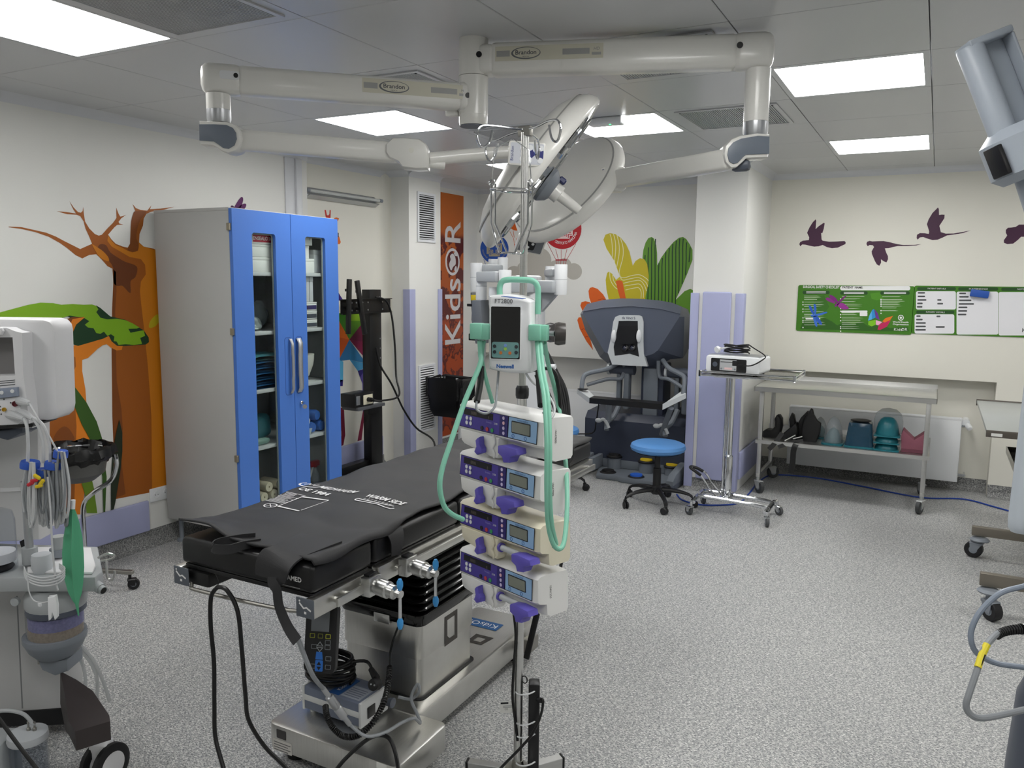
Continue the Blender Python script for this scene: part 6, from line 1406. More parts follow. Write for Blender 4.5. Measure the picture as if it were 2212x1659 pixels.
obj('brake_pedal', MB().b2((-1.475, 2.90, .06), (-1.435, 2.99, .12), .004), STEEL_D, ot, world=True)
obj('pedal_lever', MB().b2((-.014, -.006, 0), (.014, .006, .20), .006, M=frame(V((-1.43, 2.86, .06)), (1, 0, 0), z=(.12, .28, 1))), BLACK_PL, ot, world=True)
# ---------------------------------------------------------------- black warming mat laid on the pads
wm = thing('warming_mat', 'black fabric warming mat with white print laid over the table pads', 'mat', T(-1.76, 2.6, .85))
def matz(x, y):
    e = .012*math.sin(9*y+3*x)+.007*math.sin(17*x+5*y+1)+.006*math.sin(23*y-7*x)
    z = .864+.45*abs(e)
    dr = max(0, x-(-1.497)); z -= dr*1.15
    dn = max(0, 1.80-y); z += dn*.22*max(0, min(1, (-1.72-x)*5))
    return z
def mfn(u, v):
    y = 1.655+v*2.05; wob = .012*math.sin(8*y)+.008*math.sin(19*y+1)
    x0_, x1_ = -2.055+.4*wob, -1.505+wob+.02*math.sin(4*y)
    y += .012*math.sin(11*u)*(1-v)**6
    x = x0_+(x1_-x0_)*u
    return V((x, y, matz(x, y)))
mo = obj('sheet', MB().grid(mfn, 44, 120), MATF, wm, world=True, ang=70)
sm_ = mo.modifiers.new('thickness', 'SOLIDIFY'); sm_.thickness = .007; sm_.offset = -1
def ontop(x, y, k=0): return V((x, y, matz(x, y)+.0022+.0003*k))
def mprint(name, loops, ox, oy, k=1): return decal(name, loops, lambda x, y: ontop(ox+x, oy+y, k), INK_W, wm)
def mtext(s, size, x, y, width=None, shear=0.0, bold=.0012):
    o = text(s, size, INK_W, T(x, y, 0), wm, world=False, bold=bold, shear=shear, width=width, ax='LEFT', ay='BOTTOM_BASELINE')
    me = o.data; wi = worldof(wm).inverted()
    bm = bmesh.new(); bm.from_mesh(me); bmesh.ops.subdivide_edges(bm, edges=[e for e in bm.edges if e.calc_length() > .02], cuts=2, use_grid_fill=False); bm.to_mesh(me); bm.free()
    for v in me.vertices: v.co = wi @ ontop(v.co.x, v.co.y, 2)
    return o
mtext('MEDWARM', .05, -2.005, 2.235, .175, .15); mtext('C\u20ac 1984', .04, -2.04, 2.17, .14); mtext('WARM SIDE', .046, -1.765, 2.215, .165, .12)
mprint('maker_curl', [stroke([(.045*math.cos(a), .03*math.sin(a)) for a in [2.4+i*.35 for i in range(12)]], .008), stroke([(-.025, -.005), (-.012, .02), (-.004, 0), (.008, .02), (.014, 0), (.024, .025)], .008)], -2.045, 2.245)
mprint('warm_icon', [stroke([(-.08, .018), (.075, .018)], .006), stroke([(-.08, 0), (.02, 0), (.06, -.012), (.085, -.014), (.09, .0)], .006), stroke([(-.08, .018), (-.085, .009), (-.08, 0)], .006)]+[stroke([(x, .022), (x+.004, .032)], .003) for x in [-.06+.016*i for i in range(8)]], -1.69, 2.17)
mprint('layout_icon', [stroke([(-.06, -.07), (-.07, .06)], .004), stroke([(-.07, .06), (.04, .075)], .008), stroke([(.04, .075), (.045, -.07)], .003), stroke([(-.06, -.07), (.045, -.08)], .008)], -1.90, 2.06)
mprint('cross_icon', [stroke([(.024*math.cos(a), .02*math.sin(a)) for a in [i*2*PI/24 for i in range(25)]], .004), stroke([(-.016, -.014), (.016, .014)], .003), stroke([(-.016, .014), (.016, -.014)], .003)], -1.99, 1.985)
rg = random.Random(5)
so_ = mprint('small_print', [stroke([(-.05+rg.uniform(0, .01), -.05+.0085*k), (.03+rg.uniform(-.03, .015), -.05+.0085*k+.002)], .0026) for k in range(14)], -2.005, 2.07); so_['kind'] = 'stuff'
def ribbon(t, name, pts, side, w, m, th=.004, k=5):
    P = crom([V(p) for p in pts], k); n = len(P); rings = []
    for i, p in enumerate(P):
        d = (P[min(i+1, n-1)]-P[max(i-1, 0)]).normalized(); s = V(side); s = (s-d*s.dot(d)).normalized(); nn = d.cross(s)
        ww = w[0]+(w[1]-w[0])*i/(n-1) if isinstance(w, (tuple, list)) else w
        rings.append([p-s*ww/2-nn*th/2, p+s*ww/2-nn*th/2, p+s*ww/2+nn*th/2, p-s*ww/2+nn*th/2])
    return obj(name, MB().loft(rings), m, t, world=True, ang=50)
q = lambda px, py, Y: PY(px, py, Y)
# hanging flap and straps at the near end
ribbon(wm, 'corner_flap', [V((-1.60, 1.80, .868)), V((-1.60, 1.70, .868)), V((-1.605, 1.64, .862)), V((-1.615, 1.615, .84)), V((-1.62, 1.608, .80))], (1, .15, 0), (.16, .10), MATF, .006)
ribbon(wm, 'tie_strap', [V((-1.605, 1.628, .85)), V((-1.612, 1.606, .80)), q(598, 1275, 1.60), q(603, 1310, 1.60), q(622, 1355, 1.59), q(642, 1385, 1.58)], (1, .1, 0), .030, MATF, .004)
ribbon(wm, 'carry_loop', [V((-1.74, 1.69, .862)), V((-1.76, 1.645, .864)), V((-1.79, 1.615, .855)), V((-1.84, 1.605, .852)), V((-1.845, 1.62, .862)), V((-1.80, 1.66, .872)), V((-1.77, 1.70, .872))], (.3, .2, 1), .028, MATF, .004)
ribbon(wm, 'tie_strap', [V((-1.53, 2.02, .86)), V((-1.49, 2.015, .85)), V((-1.472, 2.01, .82)), V((-1.470, 2.0, .775))], (0, 1, 0), (.10, .05), MATF, .004)
# ---------------------------------------------------------------- hand control hanging under the table corner
t0, b0 = PY(662, 1306, 1.74), PY(688, 1455, 1.72)
up = (t0-b0).normalized(); hcM = frame(b0, V((.92, .34, .0)), up)
hc = thing('hand_control', 'black handset with a grey screen and blue keys hanging from the table', 'hand control', hcM)
L = (t0-b0).length
obj('case', MB().prism(rrect(-.05, 0, .05, L, .018), -.03, 0, bev=.006), BLACK_PL, hc)
flat('screen', [(-.030, L*.60), (.026, L*.60), (.026, L*.90), (-.030, L*.90)], Matrix(), inkmat('#6e7276'), hc)
for x, y, c in ((-.025, .54, '#8a8c2a'), (0, .54, '#70722e'), (.024, .54, '#a4a62a')): flat('key', rrect(x-.008, y*L-.008, x+.008, y*L+.006, .002), Matrix(), inkmat(c), hc, holes=[rrect(x-.006, y*L-.006, x+.006, y*L+.004, .001)])
for x, y in ((.024, .45), (-.018, .38), (.024, .38), (.028, .22), (.028, .10), (-.02, .10)): flat('key', rrect(x-.009, y*L-.007, x+.009, y*L+.007, .002), Matrix(), inkmat('#63666a'), hc, holes=[rrect(x-.007, y*L-.005, x+.007, y*L+.005, .001)])
for y, s in ((.42, 1), (.345, -1)): flat('arrow_key', [(-.011, y*L-.006*s), (.011, y*L-.006*s), (0, y*L+.008*s)], Matrix(), inkmat('#8a8d90'), hc, holes=[[(-.007, y*L-.0045*s), (.007, y*L-.0045*s), (0, y*L+.0045*s)]])
flat('blue_key', [(-.012, .2*L), (.011, .2*L), (.008, .31*L), (-.010, .31*L)], Matrix(), inkmat('#2a66b4'), hc); flat('blue_key', rrect(-.012, .03*L, .012, .19*L, .003), Matrix(), inkmat('#2a66b4'), hc)
for y, s in ((.145, 1), (.075, -1)): flat('arrow_mark', [(-.007, y*L-.005*s), (.007, y*L-.005*s), (0, y*L+.006*s)], T(0, 0, .0005), INK_K, hc)
obj('hook', MB().tube(crom([V((.0, L-.02, -.035)), V((.0, L+.01, -.05)), V((.01, L+.03, -.04)), V((.03, L+.02, -.02)), V((.05, L+.01, -.03))], 5), .006, 8), STEEL, hc)
# ---------------------------------------------------------------- small pump unit standing on the base crossbar
UGR = mat('unit slate blue', (108, 116, 134), .45, noise=.04, nscale=10); UWH = mat('unit white trim', (204, 206, 206), .45, noise=.03, nscale=10)
pu = thing('warming_unit', 'small slate and white control box standing on the table base', 'control unit', T(-1.735, 2.055, .1425) @ RZ(-.02))
obj('body', MB().b2((-.125, -.07, .012), (.125, .07, .095), .004), UGR, pu)
obj('front_band', MB().b2((-.127, -.0725, .045), (.127, -.0705, .066), .001), UWH, pu)
for x in (-.13, .122): obj('end_frame', MB().prism([(-.073, .01), (.073, .01), (.073, .098), (-.073, .098)], 0, .01, M=Matrix(((0, 0, 1, x), (1, 0, 0, 0), (0, 1, 0, 0), (0, 0, 0, 1))), bev=.002), UWH, pu)
obj('inlet', MB().b2((.1325, -.04, .03), (.136, .0, .07), .002), BLACK_PL, pu)
for x in (-.1, .1):
    for y in (-.05, .05): obj('foot', MB().cyl((x, y, 0), (x, y, .0125), .012, n=12), UWH, pu)
obj('top_label', MB().b2((.03, -.055, .0951), (.11, .02, .0957)), inkmat('#9aa0ac'), pu)
stk = obj('sponsor_sticker', MB().b2((-.02, -.06, .0951), (.025, .055, .0958)), inkmat('#1f4f8c'), pu); text('KidsOR', .022, INK_W, T(.002, 0, .0962) @ RZ(PI/2), stk, world=False)
for k in range(5): flat('print_line', [(.035, -.045+.012*k), (.1, -.045+.012*k), (.1, -.041+.012*k), (.035, -.041+.012*k)], T(0, 0, .0958), inkmat('#6a7080'), pu)
obj('carry_hook', MB().tube(crom([V((-.11, .03, .095)), V((-.125, .03, .13)), V((-.11, .02, .145)), V((-.095, 0, .12)), V((-.09, 0, .096))], 5), .006, 8), CABLE_GR, pu)
obj('plug_socket', MB().cyl((.132, .045, .055), (.165, .05, .055), .014, n=16).cyl((.165, .05, .055), (.172, .05, .055), .017, n=16), DGREY_PL, pu)
cc2 = thing('coiled_cable', 'coiled thick black mains cable with plug on the control unit', 'cable', T(-1.80, 2.06, .24))
pts = [V((.085*math.cos(a)*(1+.07*math.sin(a*.8)), .07*math.sin(a)*(1+.1*math.cos(a*.6)), .008+.0017*a+.004*math.sin(a*1.9))) for a in [i*.33 for i in range(150)]]
obj('coil', MB().tube(pts, .0058, 7), CABLE_BK, cc2)
obj('tail', MB().tube(crom([pts[-1], V((.10, .06, .07)), V((.16, .03, .06))], 6), .0058, 7), CABLE_BK, cc2)
obj('plug', MB().cyl((.15, .035, .062), (.19, .012, .05), .010, .014, n=12).lathe([(0, 0), (.02, 0), (.02, .03), (.014, .036), (0, .036)], 18, M=frame((.2, .004, .035), (1, 0, 0), z=(.1, -.75, .3))), BLACK_RUB, cc2)
obj('pins', MB().cyl((.198, -.022, .046), (.2, -.03, .05), .003, n=8).cyl((.212, -.022, .046), (.214, -.03, .05), .003, n=8), ALU, cc2)
# curly handset cord, grey lead, black mains cable
def helix(path, R_, turns, n):
    P = crom([V(p) for p in path], max(2, n//(len(path)-1))); out = []; N = len(P)
    x = None
    for i in range(N):
        t = (P[min(i+1, N-1)]-P[max(i-1, 0)]).normalized()
        x = t.orthogonal().normalized() if x is None else (x-t*x.dot(t)).normalized()
        y = t.cross(x); a = 2*PI*turns*i/N; out.append(P[i]+(x*math.cos(a)+y*math.sin(a))*R_)
    return out
cp_ = [PY(842, 1440, 2.16), PY(838, 1480, 2.07), PY(828, 1520, 1.99), PY(806, 1560, 1.93), PY(775, 1588, 1.89), PY(742, 1590, 1.88), PY(718, 1570, 1.875), PY(706, 1545, 1.88), PY(703, 1525, 1.9)]
tag(obj('curly_cord', MB().tube(helix(cp_, .0075, 62, 900), .0032, 5), CABLE_BK), 'coiled curly black cord looping in front of the control unit', 'cable')
tag(obj('thin_cable', MB().tube(crom([PY(868, 1335, 2.215), PY(852, 1375, 2.205), PY(843, 1410, 2.2), PY(842, 1440, 2.17)], 6), .004, 6), CABLE_BK), 'thin black cable from the column inlet down to the curly cord', 'cable')
gl = thing('sensor_lead', 'grey lead with a silver plug connector running down past the handset', 'cable', PY(730, 1530, 1.83))
obj('lead', MB().tube(crom([PY(640, 1370, 1.66), PY(655, 1410, 1.655), PY(676, 1460, 1.69), PY(698, 1487, 1.78)], 8), .007, 8), CABLE_GR, gl, world=True)
c0_, c1_ = PY(698, 1487, 1.78), PY(755, 1565, 1.85)
ax = (c1_-c0_); Ln = ax.length
obj('connector', MB().lathe([(0, 0), (.008, 0), (.008, Ln*.2), (.013, Ln*.22), (.014, Ln*.5), (.012, Ln*.52), (.014, Ln*.55), (.013, Ln*.78), (.008, Ln*.8), (.008, Ln), (0, Ln)], 18, M=frame(c0_, V((1, 0, 0)), z=ax)), ALU, gl, world=True)
obj('lead', MB().tube(crom([c1_, PY(790, 1590, 1.856), PY(830, 1583, 1.905), PY(870, 1560, 2.03), PY(895, 1552, 2.06), PY(908, 1562, 2.1), PY(900, 1540, 2.1), PY(888, 1508, 2.1), PY(902, 1478, 2.12), PY(905, 1495, 2.12), PY(888, 1510, 2.12), PY(860, 1505, 2.1)], 7), .0055, 7), CABLE_GR, gl, world=True)
mp = [PY(470, 1268, 1.615), PY(456, 1290, 1.61), PY(455, 1350, 1.6), PY(462, 1430, 1.6), PY(463, 1520, 1.6), PY(465, 1590, 1.6), PY(480, 1650, 1.58), PY(500, 1720, 1.55)]
mp2 = [PY(470, 1268, 1.615), PY(490, 1275, 1.61), PY(513, 1320, 1.6), PY(522, 1400, 1.6), PY(530, 1500, 1.62), PY(537, 1555, 1.64), PY(570, 1610, 1.68), PY(610, 1650, 1.70), PY(650, 1690, 1.72), PY(700, 1690, 1.76), PY(745, 1640, 1.82), PY(790, 1600, 1.868), PY(820, 1588, 1.90), PY(843, 1598, 1.90), PY(857, 1640, 1.87), PY(862, 1690, 1.80)]
for p_ in mp+mp2: p_.z = max(p_.z, .012)
mc = thing('mains_cable', 'long black cable looped over the table end bar down to the floor', 'cable', mp[0])
obj('strand', MB().tube(crom(mp, 8), .0065, 8), CABLE_BK, mc, world=True); obj('strand', MB().tube(crom(mp2, 8), .0065, 8), CABLE_BK, mc, world=True)
obj('cable_tie', MB().tube(crom([PY(466, 1240, 1.63), PY(472, 1255, 1.62), PY(470, 1268, 1.615)], 4), .0015, 5), CABLE_BK, mc, world=True)
# ================================================================== INFUSION STAND
PXp, PYp = -1.121, 2.19
iv = thing('infusion_stand', 'tall steel infusion stand carrying four syringe pumps', 'infusion stand', T(PXp, PYp, 0))
zt = PY(1120, 288, PYp).z
obj('pole', MB().cyl((0, 0, .07), (0, 0, 1.30), .0145, n=20), STEEL, iv)
obj('upper_pole', MB().cyl((0, 0, 1.30), (0, 0, zt), .011, n=20).cyl((-.004, -.009, 1.30), (-.004, -.009, zt), .005, n=10), STEEL, iv)
obj('pole_collar', MB().lathe([(0, 1.285), (.019, 1.285), (.021, 1.295), (.021, 1.315), (.016, 1.325), (0, 1.325)], 20), BLACK_PL, iv)
obj('top_cap', MB().box((0, 0, zt+.004), (.042, .024, .03), .004), STEEL_D, iv)
def hook(a, tilt):
    d = V((math.cos(a), math.sin(a), 0)); z0_ = zt+.008
    P = [V((0, 0, z0_)), d*.06+V((0, 0, z0_+tilt*.3)), d*.11+V((0, 0, z0_+tilt)), d*.15+V((0, 0, z0_+tilt-.005)), d*.165+V((0, 0, z0_+tilt-.03)), d*.15+V((0, 0, z0_+tilt-.062)), d*.125+V((0, 0, z0_+tilt-.05)), d*.112+V((0, 0, z0_+tilt-.012))]
    return obj('bag_hook', MB().tube(crom(P, 6), .0035, 8), CHROME, iv)
hook(PI-.25, -.015); hook(-.45, .01); hook(-PI/2-.55, 0); hook(PI/2+.2, 0)
Mh = worldof(iv).inverted()
obj('hub', MB().lathe([(0, .0), (.045, .0), (.045, .045), (.022, .055), (.018, .075), (0, .075)], 20), STEEL_D, iv)
dirs = []
for e in (PZ(1016, 1643, .045), PZ(1208, 1634, .045)): q_ = Mh @ e; dirs.append((math.atan2(q_.y, q_.x), q_.length))
for a, Lg in dirs+[(-.75, .26), (-1.35, .26), (-1.95, .26)]:
    obj('leg', MB().b2((.04, -.015, .004), (Lg, .015, .046), .002, 1, M=RZ(a)), STEEL, iv)
    obj('end_cap', MB().b2((Lg, -.0155, .003), (Lg+.008, .0155, .047), .002, 1, M=RZ(a)), BLACK_PL, iv)
# wire bottle basket hung from the front hook
bk = thing('wire_basket', 'chrome wire bottle holder hanging from the stand hook', 'wire basket', PY(1103, 475, PYp-.10))
YB_ = PYp-.10
B = lambda x, y, dy=0: PY(x, y, YB_+dy)
w1 = MB()
w1.tube([B(1106, 300), B(1068, 322), B(1062, 390)], .0018, 6); w1.tube([B(1108, 300), B(1143, 325), B(1147, 388)], .0018, 6)
w1.tube(crom([B(1062, 388), B(1057, 396), B(1062, 402), B(1068, 394), B(1066, 388)], 4), .0025, 6); w1.tube(crom([B(1147, 388), B(1151, 398), B(1145, 402), B(1141, 394), B(1146, 388)], 4), .0025, 6)
obj('hanger', w1, CHROME, bk, world=True)
cg = B(1105, 411); rw = (B(1145, 411)-B(1065, 411)).length/2
u_ = (B(1145, 411)-B(1065, 411)).normalized(); v_ = V((0, 0, 1)).cross(u_).normalized()
obj('bottle_ring', MB().tube([cg+u_*rw*math.cos(a)+v_*rw*math.sin(a) for a in [2*PI*i/36 for i in range(36)]], .003, 8, closed=True), CHROME, bk, world=True)
cage = MB()
for s in (-1, 1):
    tp = cg+u_*rw*s
    for dd in (-.012, .012): cage.tube([tp+v_*dd+V((0, 0, .02)), tp+v_*dd-V((0, 0, .095)), cg+u_*rw*.45*s+v_*dd*2-V((0, 0, .175)), cg+u_*rw*.4*s+v_*dd*2-V((0, 0, .18))], .003, 7)
obj('cage', cage, CHROME, bk, world=True)
obj('bottom_ring', MB().tube([cg-V((0, 0, .18))+u_*rw*.5*math.cos(a)+v_*rw*.5*math.sin(a) for a in [2*PI*i/28 for i in range(28)]], .003, 8, closed=True), CHROME, bk, world=True)
# syringe pumps
PUW = mat('pump white plastic', (226, 226, 224), .35, noise=.02, nscale=6); PUI = mat('pump ivory plastic', (224, 218, 196), .38, noise=.02, nscale=6)
PURP = mat('purple pump plastic', (98, 88, 184), .38, noise=.03, nscale=8); PPAN = inkmat('#4b3f97'); PDRK = inkmat('#332a6e'); LBLU = inkmat('#93b7dc'); LCD = mat('grey lcd', (132, 136, 126), .25, noise=.03, nscale=5); BK_ = inkmat('#15141a')
prof = [(0, .118), (-.012, .127), (-.045, .130), (-.115, .127), (-.12, .118), (-.12, .012), (-.112, .002), (-.05, .0), (-.035, .006), (-.032, .036), (-.006, .042), (.002, .050)]
ends = [(-.005, .118), (-.015, .1255), (-.045, .1285), (-.113, .1255), (-.118, .117), (-.118, .013), (-.111, .004), (-.052, .002), (-.038, .008), (-.036, .04), (-.010, .046), (-.004, .052)]
def pump(label, z0_, rot, num, ext, m, tilt, dx):
    r_ = V((.923, -.384, 0)); r_.rotate(Euler((0, 0, rot))); f_ = r_.cross(V((0, 0, 1)))
    ru = (r_+V((0, 0, tilt))).normalized(); up_ = f_.cross(ru)
    Q = V((PXp, PYp, z0_))+f_*.14+ru*dx
    M = frame(Q, ru, up_)
    t = thing('syringe_pump', label, 'syringe pump', M, 'syringe pumps on the infusion stand')
    X0, X1 = -.148, .248
    rings = []
    for x, s in ((X0, 0), (X0+.008, 1), (X1-.03, 1), (X1-.008, .6), (X1, 0)): rings.append([V((x, ends[i][1]+(prof[i][1]-ends[i][1])*s, ends[i][0]+(prof[i][0]-ends[i][0])*s)) for i in range(len(prof))])
    obj('body', MB().loft(rings), m, t, ang=40)
    MF = RX(0); k = T(0, 0, .0026)
    def fl(name, lp, mt_, zz=0, **kw): return flat(name, lp, T(0, 0, .0022+.0006*zz), mt_, t, **kw)
    pl = [(-.137, .062), (.245-.015, .052), (.238-.012, .117), (-.124, .117)]
    fl('panel_border', [(-.140, .053), (.228, .053), (.232, .118), (-.130, .118)], BK_)
    fl('purple_panel', [(-.137, .055), (.098, .055), (.102, .1165), (-.128, .1165)], PPAN, 1)
    fl('dark_strip', [(.06, .055), (.098, .055), (.102, .1165), (.064, .1165)], PDRK, 2)
    fl('display_window', [(-.115, .094), (.03, .094), (.032, .114), (-.112, .114)], BK_, 2)
    fl('blue_panel', [(.102, .0555), (.226, .0555), (.230, .1165), (.106, .1165)], LBLU, 1)
    fl('lcd_frame', rrect(.118, .071, .202, .107, .003), inkmat('#20242c'), 2); fl('lcd', rrect(.121, .074, .199, .104, .002), LCD, 3)
    text('8888', .014, inkmat('#6a6258'), T(-.062, .103, .0045), t, world=False); text('8', .013, inkmat('#6a6258'), T(.012, .100, .0045), t, world=False)
    text('2100', .0085, INK_W, T(.045, .086, .004), t, world=False); text('Graseby', .008, inkmat('#9a90d0'), T(.012, .086, .004), t, world=False); text('smiths medical', .008, inkmat('#3a5f96'), T(.168, .1115, .004), t, world=False)
    for x, y in ((-.098, .085), (-.078, .085), (-.099, .070), (-.079, .070)): obj('key', MB().cyl((x, y, .0036), (x, y, .0056), .0062, n=14), WHITE_PL, t)
    for x, c in ((-.022, '#2c2a30'), (.004, '#b8404a'), (.028, '#3f9a62')): obj('key', MB().cyl((x, .064, .0036), (x, .064, .0056), .0065, n=14), inkmat(c), t)
    for y in (.109, .094, .079, .064): obj('key', MB().cyl((.083, y, .0042), (.083, y, .0058), .0052, n=12), inkmat('#c9bfe0') if y != .094 else inkmat('#e0b4c0'), t)
    for x in (.125, .180): fl('soft_key', circ(x, .063, .006, 14), inkmat('#3f6aa8'), 2, holes=[circ(x, .063, .0042, 14)])
    # syringe seat and its drive
    obj('barrel_saddle', MB().prism([(-.115, .0), (.02, -.018), (.05, -.018), (.06, -.004), (.055, .02), (.06, .046), (-.135, .046), (-.13, .01)], -.034, .004, bev=.006), m, t)
    obj('barrel_clamp', MB().tube(crom([V((.035, .05, .006)), V((.046, .03, .008)), V((.036, .012, .008)), V((.044, -.006, .006)), V((.035, -.017, .002))], 5), .004, 8), m, t)
    obj('saddle_lever', MB().prism([(-.018, .036), (-.006, .042), (-.004, .018), (.006, .008), (.006, -.006), (-.018, -.016), (-.032, -.008), (-.022, .01), (-.026, .028)], .006, .028, bev=.005), PURP, t)
    x0_ = .085+ext
    obj('plunger_driver', MB().prism([(x0_, .03), (x0_+.03, .036), (x0_+.085, .034), (x0_+.09, .018), (x0_+.06, .006), (x0_+.05, -.012), (x0_+.026, -.016), (x0_+.02, .0), (x0_, .008)], -.01, .03, bev=.006), PURP, t)
    if ext > .02:
        obj('drive_rod', MB().cyl((.06, .02, -.008), (x0_, .02, -.008), .009, n=14), LGREY_PL, t); obj('rod_collar', MB().cyl((.058, .02, -.008), (.066, .02, -.008), .014, n=16), PURP, t)
    obj('pole_clamp', MB().b2((-.03-dx, .03, -.126), (.03-dx, .1, -.1205), .003), DGREY_PL, t)
    text(num, .010, INK_K, frame(V((X1+.0006, .075, -.05)), V((0, -1, 0)), V((0, 0, -1))), t, world=False)
    return t
pump('white syringe pump, highest of the four on the stand', 1.140, 0, '10447600', 0, PUW, 0, .005)
pump('white syringe pump, second from the warmer on the stand', .985, -.02, '10447999', 0, PUW, .01, .005)
pump('ivory-tinted syringe pump, third from the warmer on the stand', .828, -.02, '10447693', .07, PUI, .03, .01)
pump('white syringe pump, lowest of the four on the stand', .672, -.03, '10441553', .07, PUW, .05, .01)
# blood warmer
Dw = 2.215
c = UP(1101, 722, Dw); rw_ = (rgt*math.cos(.22)-hdg*math.sin(.22)).normalized(); Mw = frame(c, rw_, V((0, 0, 1)))
fw = thing('fluid_warmer', 'white fluid warmer with a black screen and mint handle on the stand', 'fluid warmer', Mw)
hwd, hh = .061, .105
out = [(-hwd, -hh+.012)]+[(-hwd+2*hwd*i/10, -hh-.006*math.sin(PI*i/10)+.006-.008*(i/10)) for i in range(11)]+[(hwd, hh-.014)]+[(hwd-2*hwd*i/10, hh+.010*math.sin(PI*i/10)-.012*(1-i/10)) for i in range(1, 11)]
obj('case', MB().prism(out, -.10, 0, bev=.010, seg=3), WHITE_PL, fw)
fr_ = obj('screen_frame', MB().prism(rrect(-.056, -.072, .033, .079, .004), 0, .0025), WHITE_PL, fw)
flat('screen', rrect(-.053, -.069, .030, .076, .003), T(0, 0, .0025), mat('black glass screen', (12, 12, 14), .08, noise=.05, nscale=4, coat=.5), fr_)
kp = flat('keypad', rrect(-.050, -.066, .027, -.022, .006), T(0, 0, .0032), inkmat('#6f9a98'), fr_)
for x, y, c_, r_ in ((-.011, -.031, '#7a9ad8', .0042), (-.011, -.041, '#9ac85a', .0045), (-.024, -.052, '#c87a3a', .0045), (.002, -.052, '#c8703a', .0045), (-.042, -.034, '#2c3338', .005), (-.042, -.050, '#2c3338', .005), (.020, -.034, '#2c3338', .005), (.020, -.050, '#2c3338', .005)):
    obj('button', MB().cyl((x, y, .0038), (x, y, .005), r_, n=16), inkmat(c_), kp)
text('FT2800', .017, inkmat('#4a4c50'), T(-.018, .0905, .0006), fw, world=False); text('Neewell', .015, inkmat('#2a62a8'), T(-.012, -.0905, .0006), fw, world=False, bold=.0005)
hp = [V((-.04, .10, -.05)), V((-.042, .125, -.05)), V((-.036, .143, -.05)), V((-.018, .15, -.05)), V((.03, .15, -.052)), V((.055, .146, -.054)), V((.066, .132, -.055)), V((.068, .11, -.056)), V((.068, .055, -.056))]
MINT = mat('mint silicone', (132, 196, 172), .45, noise=.04, nscale=14)
obj('handle', MB().tube(crom(hp, 6), .0085, 12), MINT, fw)
obj('top_keys', MB().prism(rrect(-.01, -.07, .05, -.02, .004), 0, .001, M=frame((0, hh-.001, 0), (1, 0, 0), z=(.1, 1, 0))), inkmat('#3f62a8'), fw)
obj('pole_clamp', MB().b2((-.02, -.06, -.16), (.05, .05, -.1005), .01), GREY_PL, fw)
obj('clamp_knob', MB().lathe([(0, 0), (.03, 0), (.033, .01), (.03, .03), (0, .032)], 12, M=frame((.115, -.0, -.07), (0, 1, 0), z=(1, 0, -.2))), mat('smoky knob', (66, 62, 60), .35, noise=.06, nscale=12), fw)
obj('clamp_rod', MB().cyl((.05, 0, -.1), (.116, 0, -.07), .008, n=10), ALU, fw)
# hoses clipped to its sides
def hose(label, clips, strands, grip):
    t = thing('warming_hose', label, 'hose', clips[0])
    for cpos in clips: obj('hose_clip', MB().b2((-.017, -.02, -.022), (.017, .02, .022), .003, 2, M=frame(cpos, rw_, V((0, 0, 1)).cross(rw_))), MINT, t, world=True)
    for pts, r_ in strands: obj('hose', MB().tube(crom(pts, 7), r_, 10), MINT, t, world=True)
    for pts, m_, r_ in grip: obj('sensor_cable' if r_ < .008 else 'cable_grip', MB().tube(crom(pts, 6), r_, 9), m_, t, world=True)
    return t
U = lambda x, y, d=0.0: UP(x, y, Dw+d)
hose('mint double hose hanging in a wide loop toward the table', [U(1031, 715, .02), U(1046, 716, .02)],
     [([U(1036, 735, .02), U(1038, 765, .02), U(1036, 790, .0), U(1003, 870, -.05), U(972, 960, -.1), U(956, 1010, -.12), U(950, 1050, -.13), U(958, 1090, -.12), U(975, 1110, -.1), U(1000, 1122, -.06)], .0072),
      ([U(1046, 736, .03), U(1041, 775, .03), U(1050, 820, .03), U(1064, 870, .05)], .006)],
     [([U(1048, 732, .03), U(1046, 770, .03), U(1041, 792, .03)], CABLE_LG, .0035), ([U(1041, 792, .03), U(1037, 830, .01), U(1030, 868, -.03)], CABLE_BK, .009), ([U(1030, 866, -.03), U(1030, 885, -.04), U(1050, 893, -.04), U(1068, 880, -.03), U(1073, 850, .0), U(1077, 800, .05)], CABLE_GR, .0035)])
hose('mint double hose hanging in a long loop beside the pumps', [U(1157, 718, .0), U(1171, 719, .01)],
     [([U(1160, 738, .0), U(1166, 800, -.05), U(1176, 860, -.12), U(1181, 950, -.17), U(1181, 1060, -.18), U(1184, 1130, -.17), U(1194, 1172, -.16), U(1207, 1186, -.15), U(1218, 1172, -.13), U(1224, 1120, -.08), U(1225, 1060, -.02), U(1222, 1000, .06), U(1215, 940, .13), U(1207, 880, .17), U(1196, 830, .16), U(1184, 785, .09), U(1176, 740, .02)], .0068),
      ([U(1168, 738, .0), U(1173, 800, -.05), U(1184, 860, -.12), U(1188, 950, -.17), U(1188, 1060, -.18), U(1192, 1130, -.17), U(1202, 1176, -.15)], .006)],
     [([U(1172, 735, .02), U(1168, 780, .02), U(1163, 802, .02)], CABLE_LG, .0035), ([U(1163, 802, .02), U(1165, 840, .0), U(1168, 876, -.06)], CABLE_BK, .009), ([U(1135, 805, .05), U(1150, 825, .06), U(1170, 840, .06), U(1190, 862, .02), U(1198, 885, -.04), U(1190, 903, -.06), U(1172, 890, -.06)], CABLE_LG, .0035)])
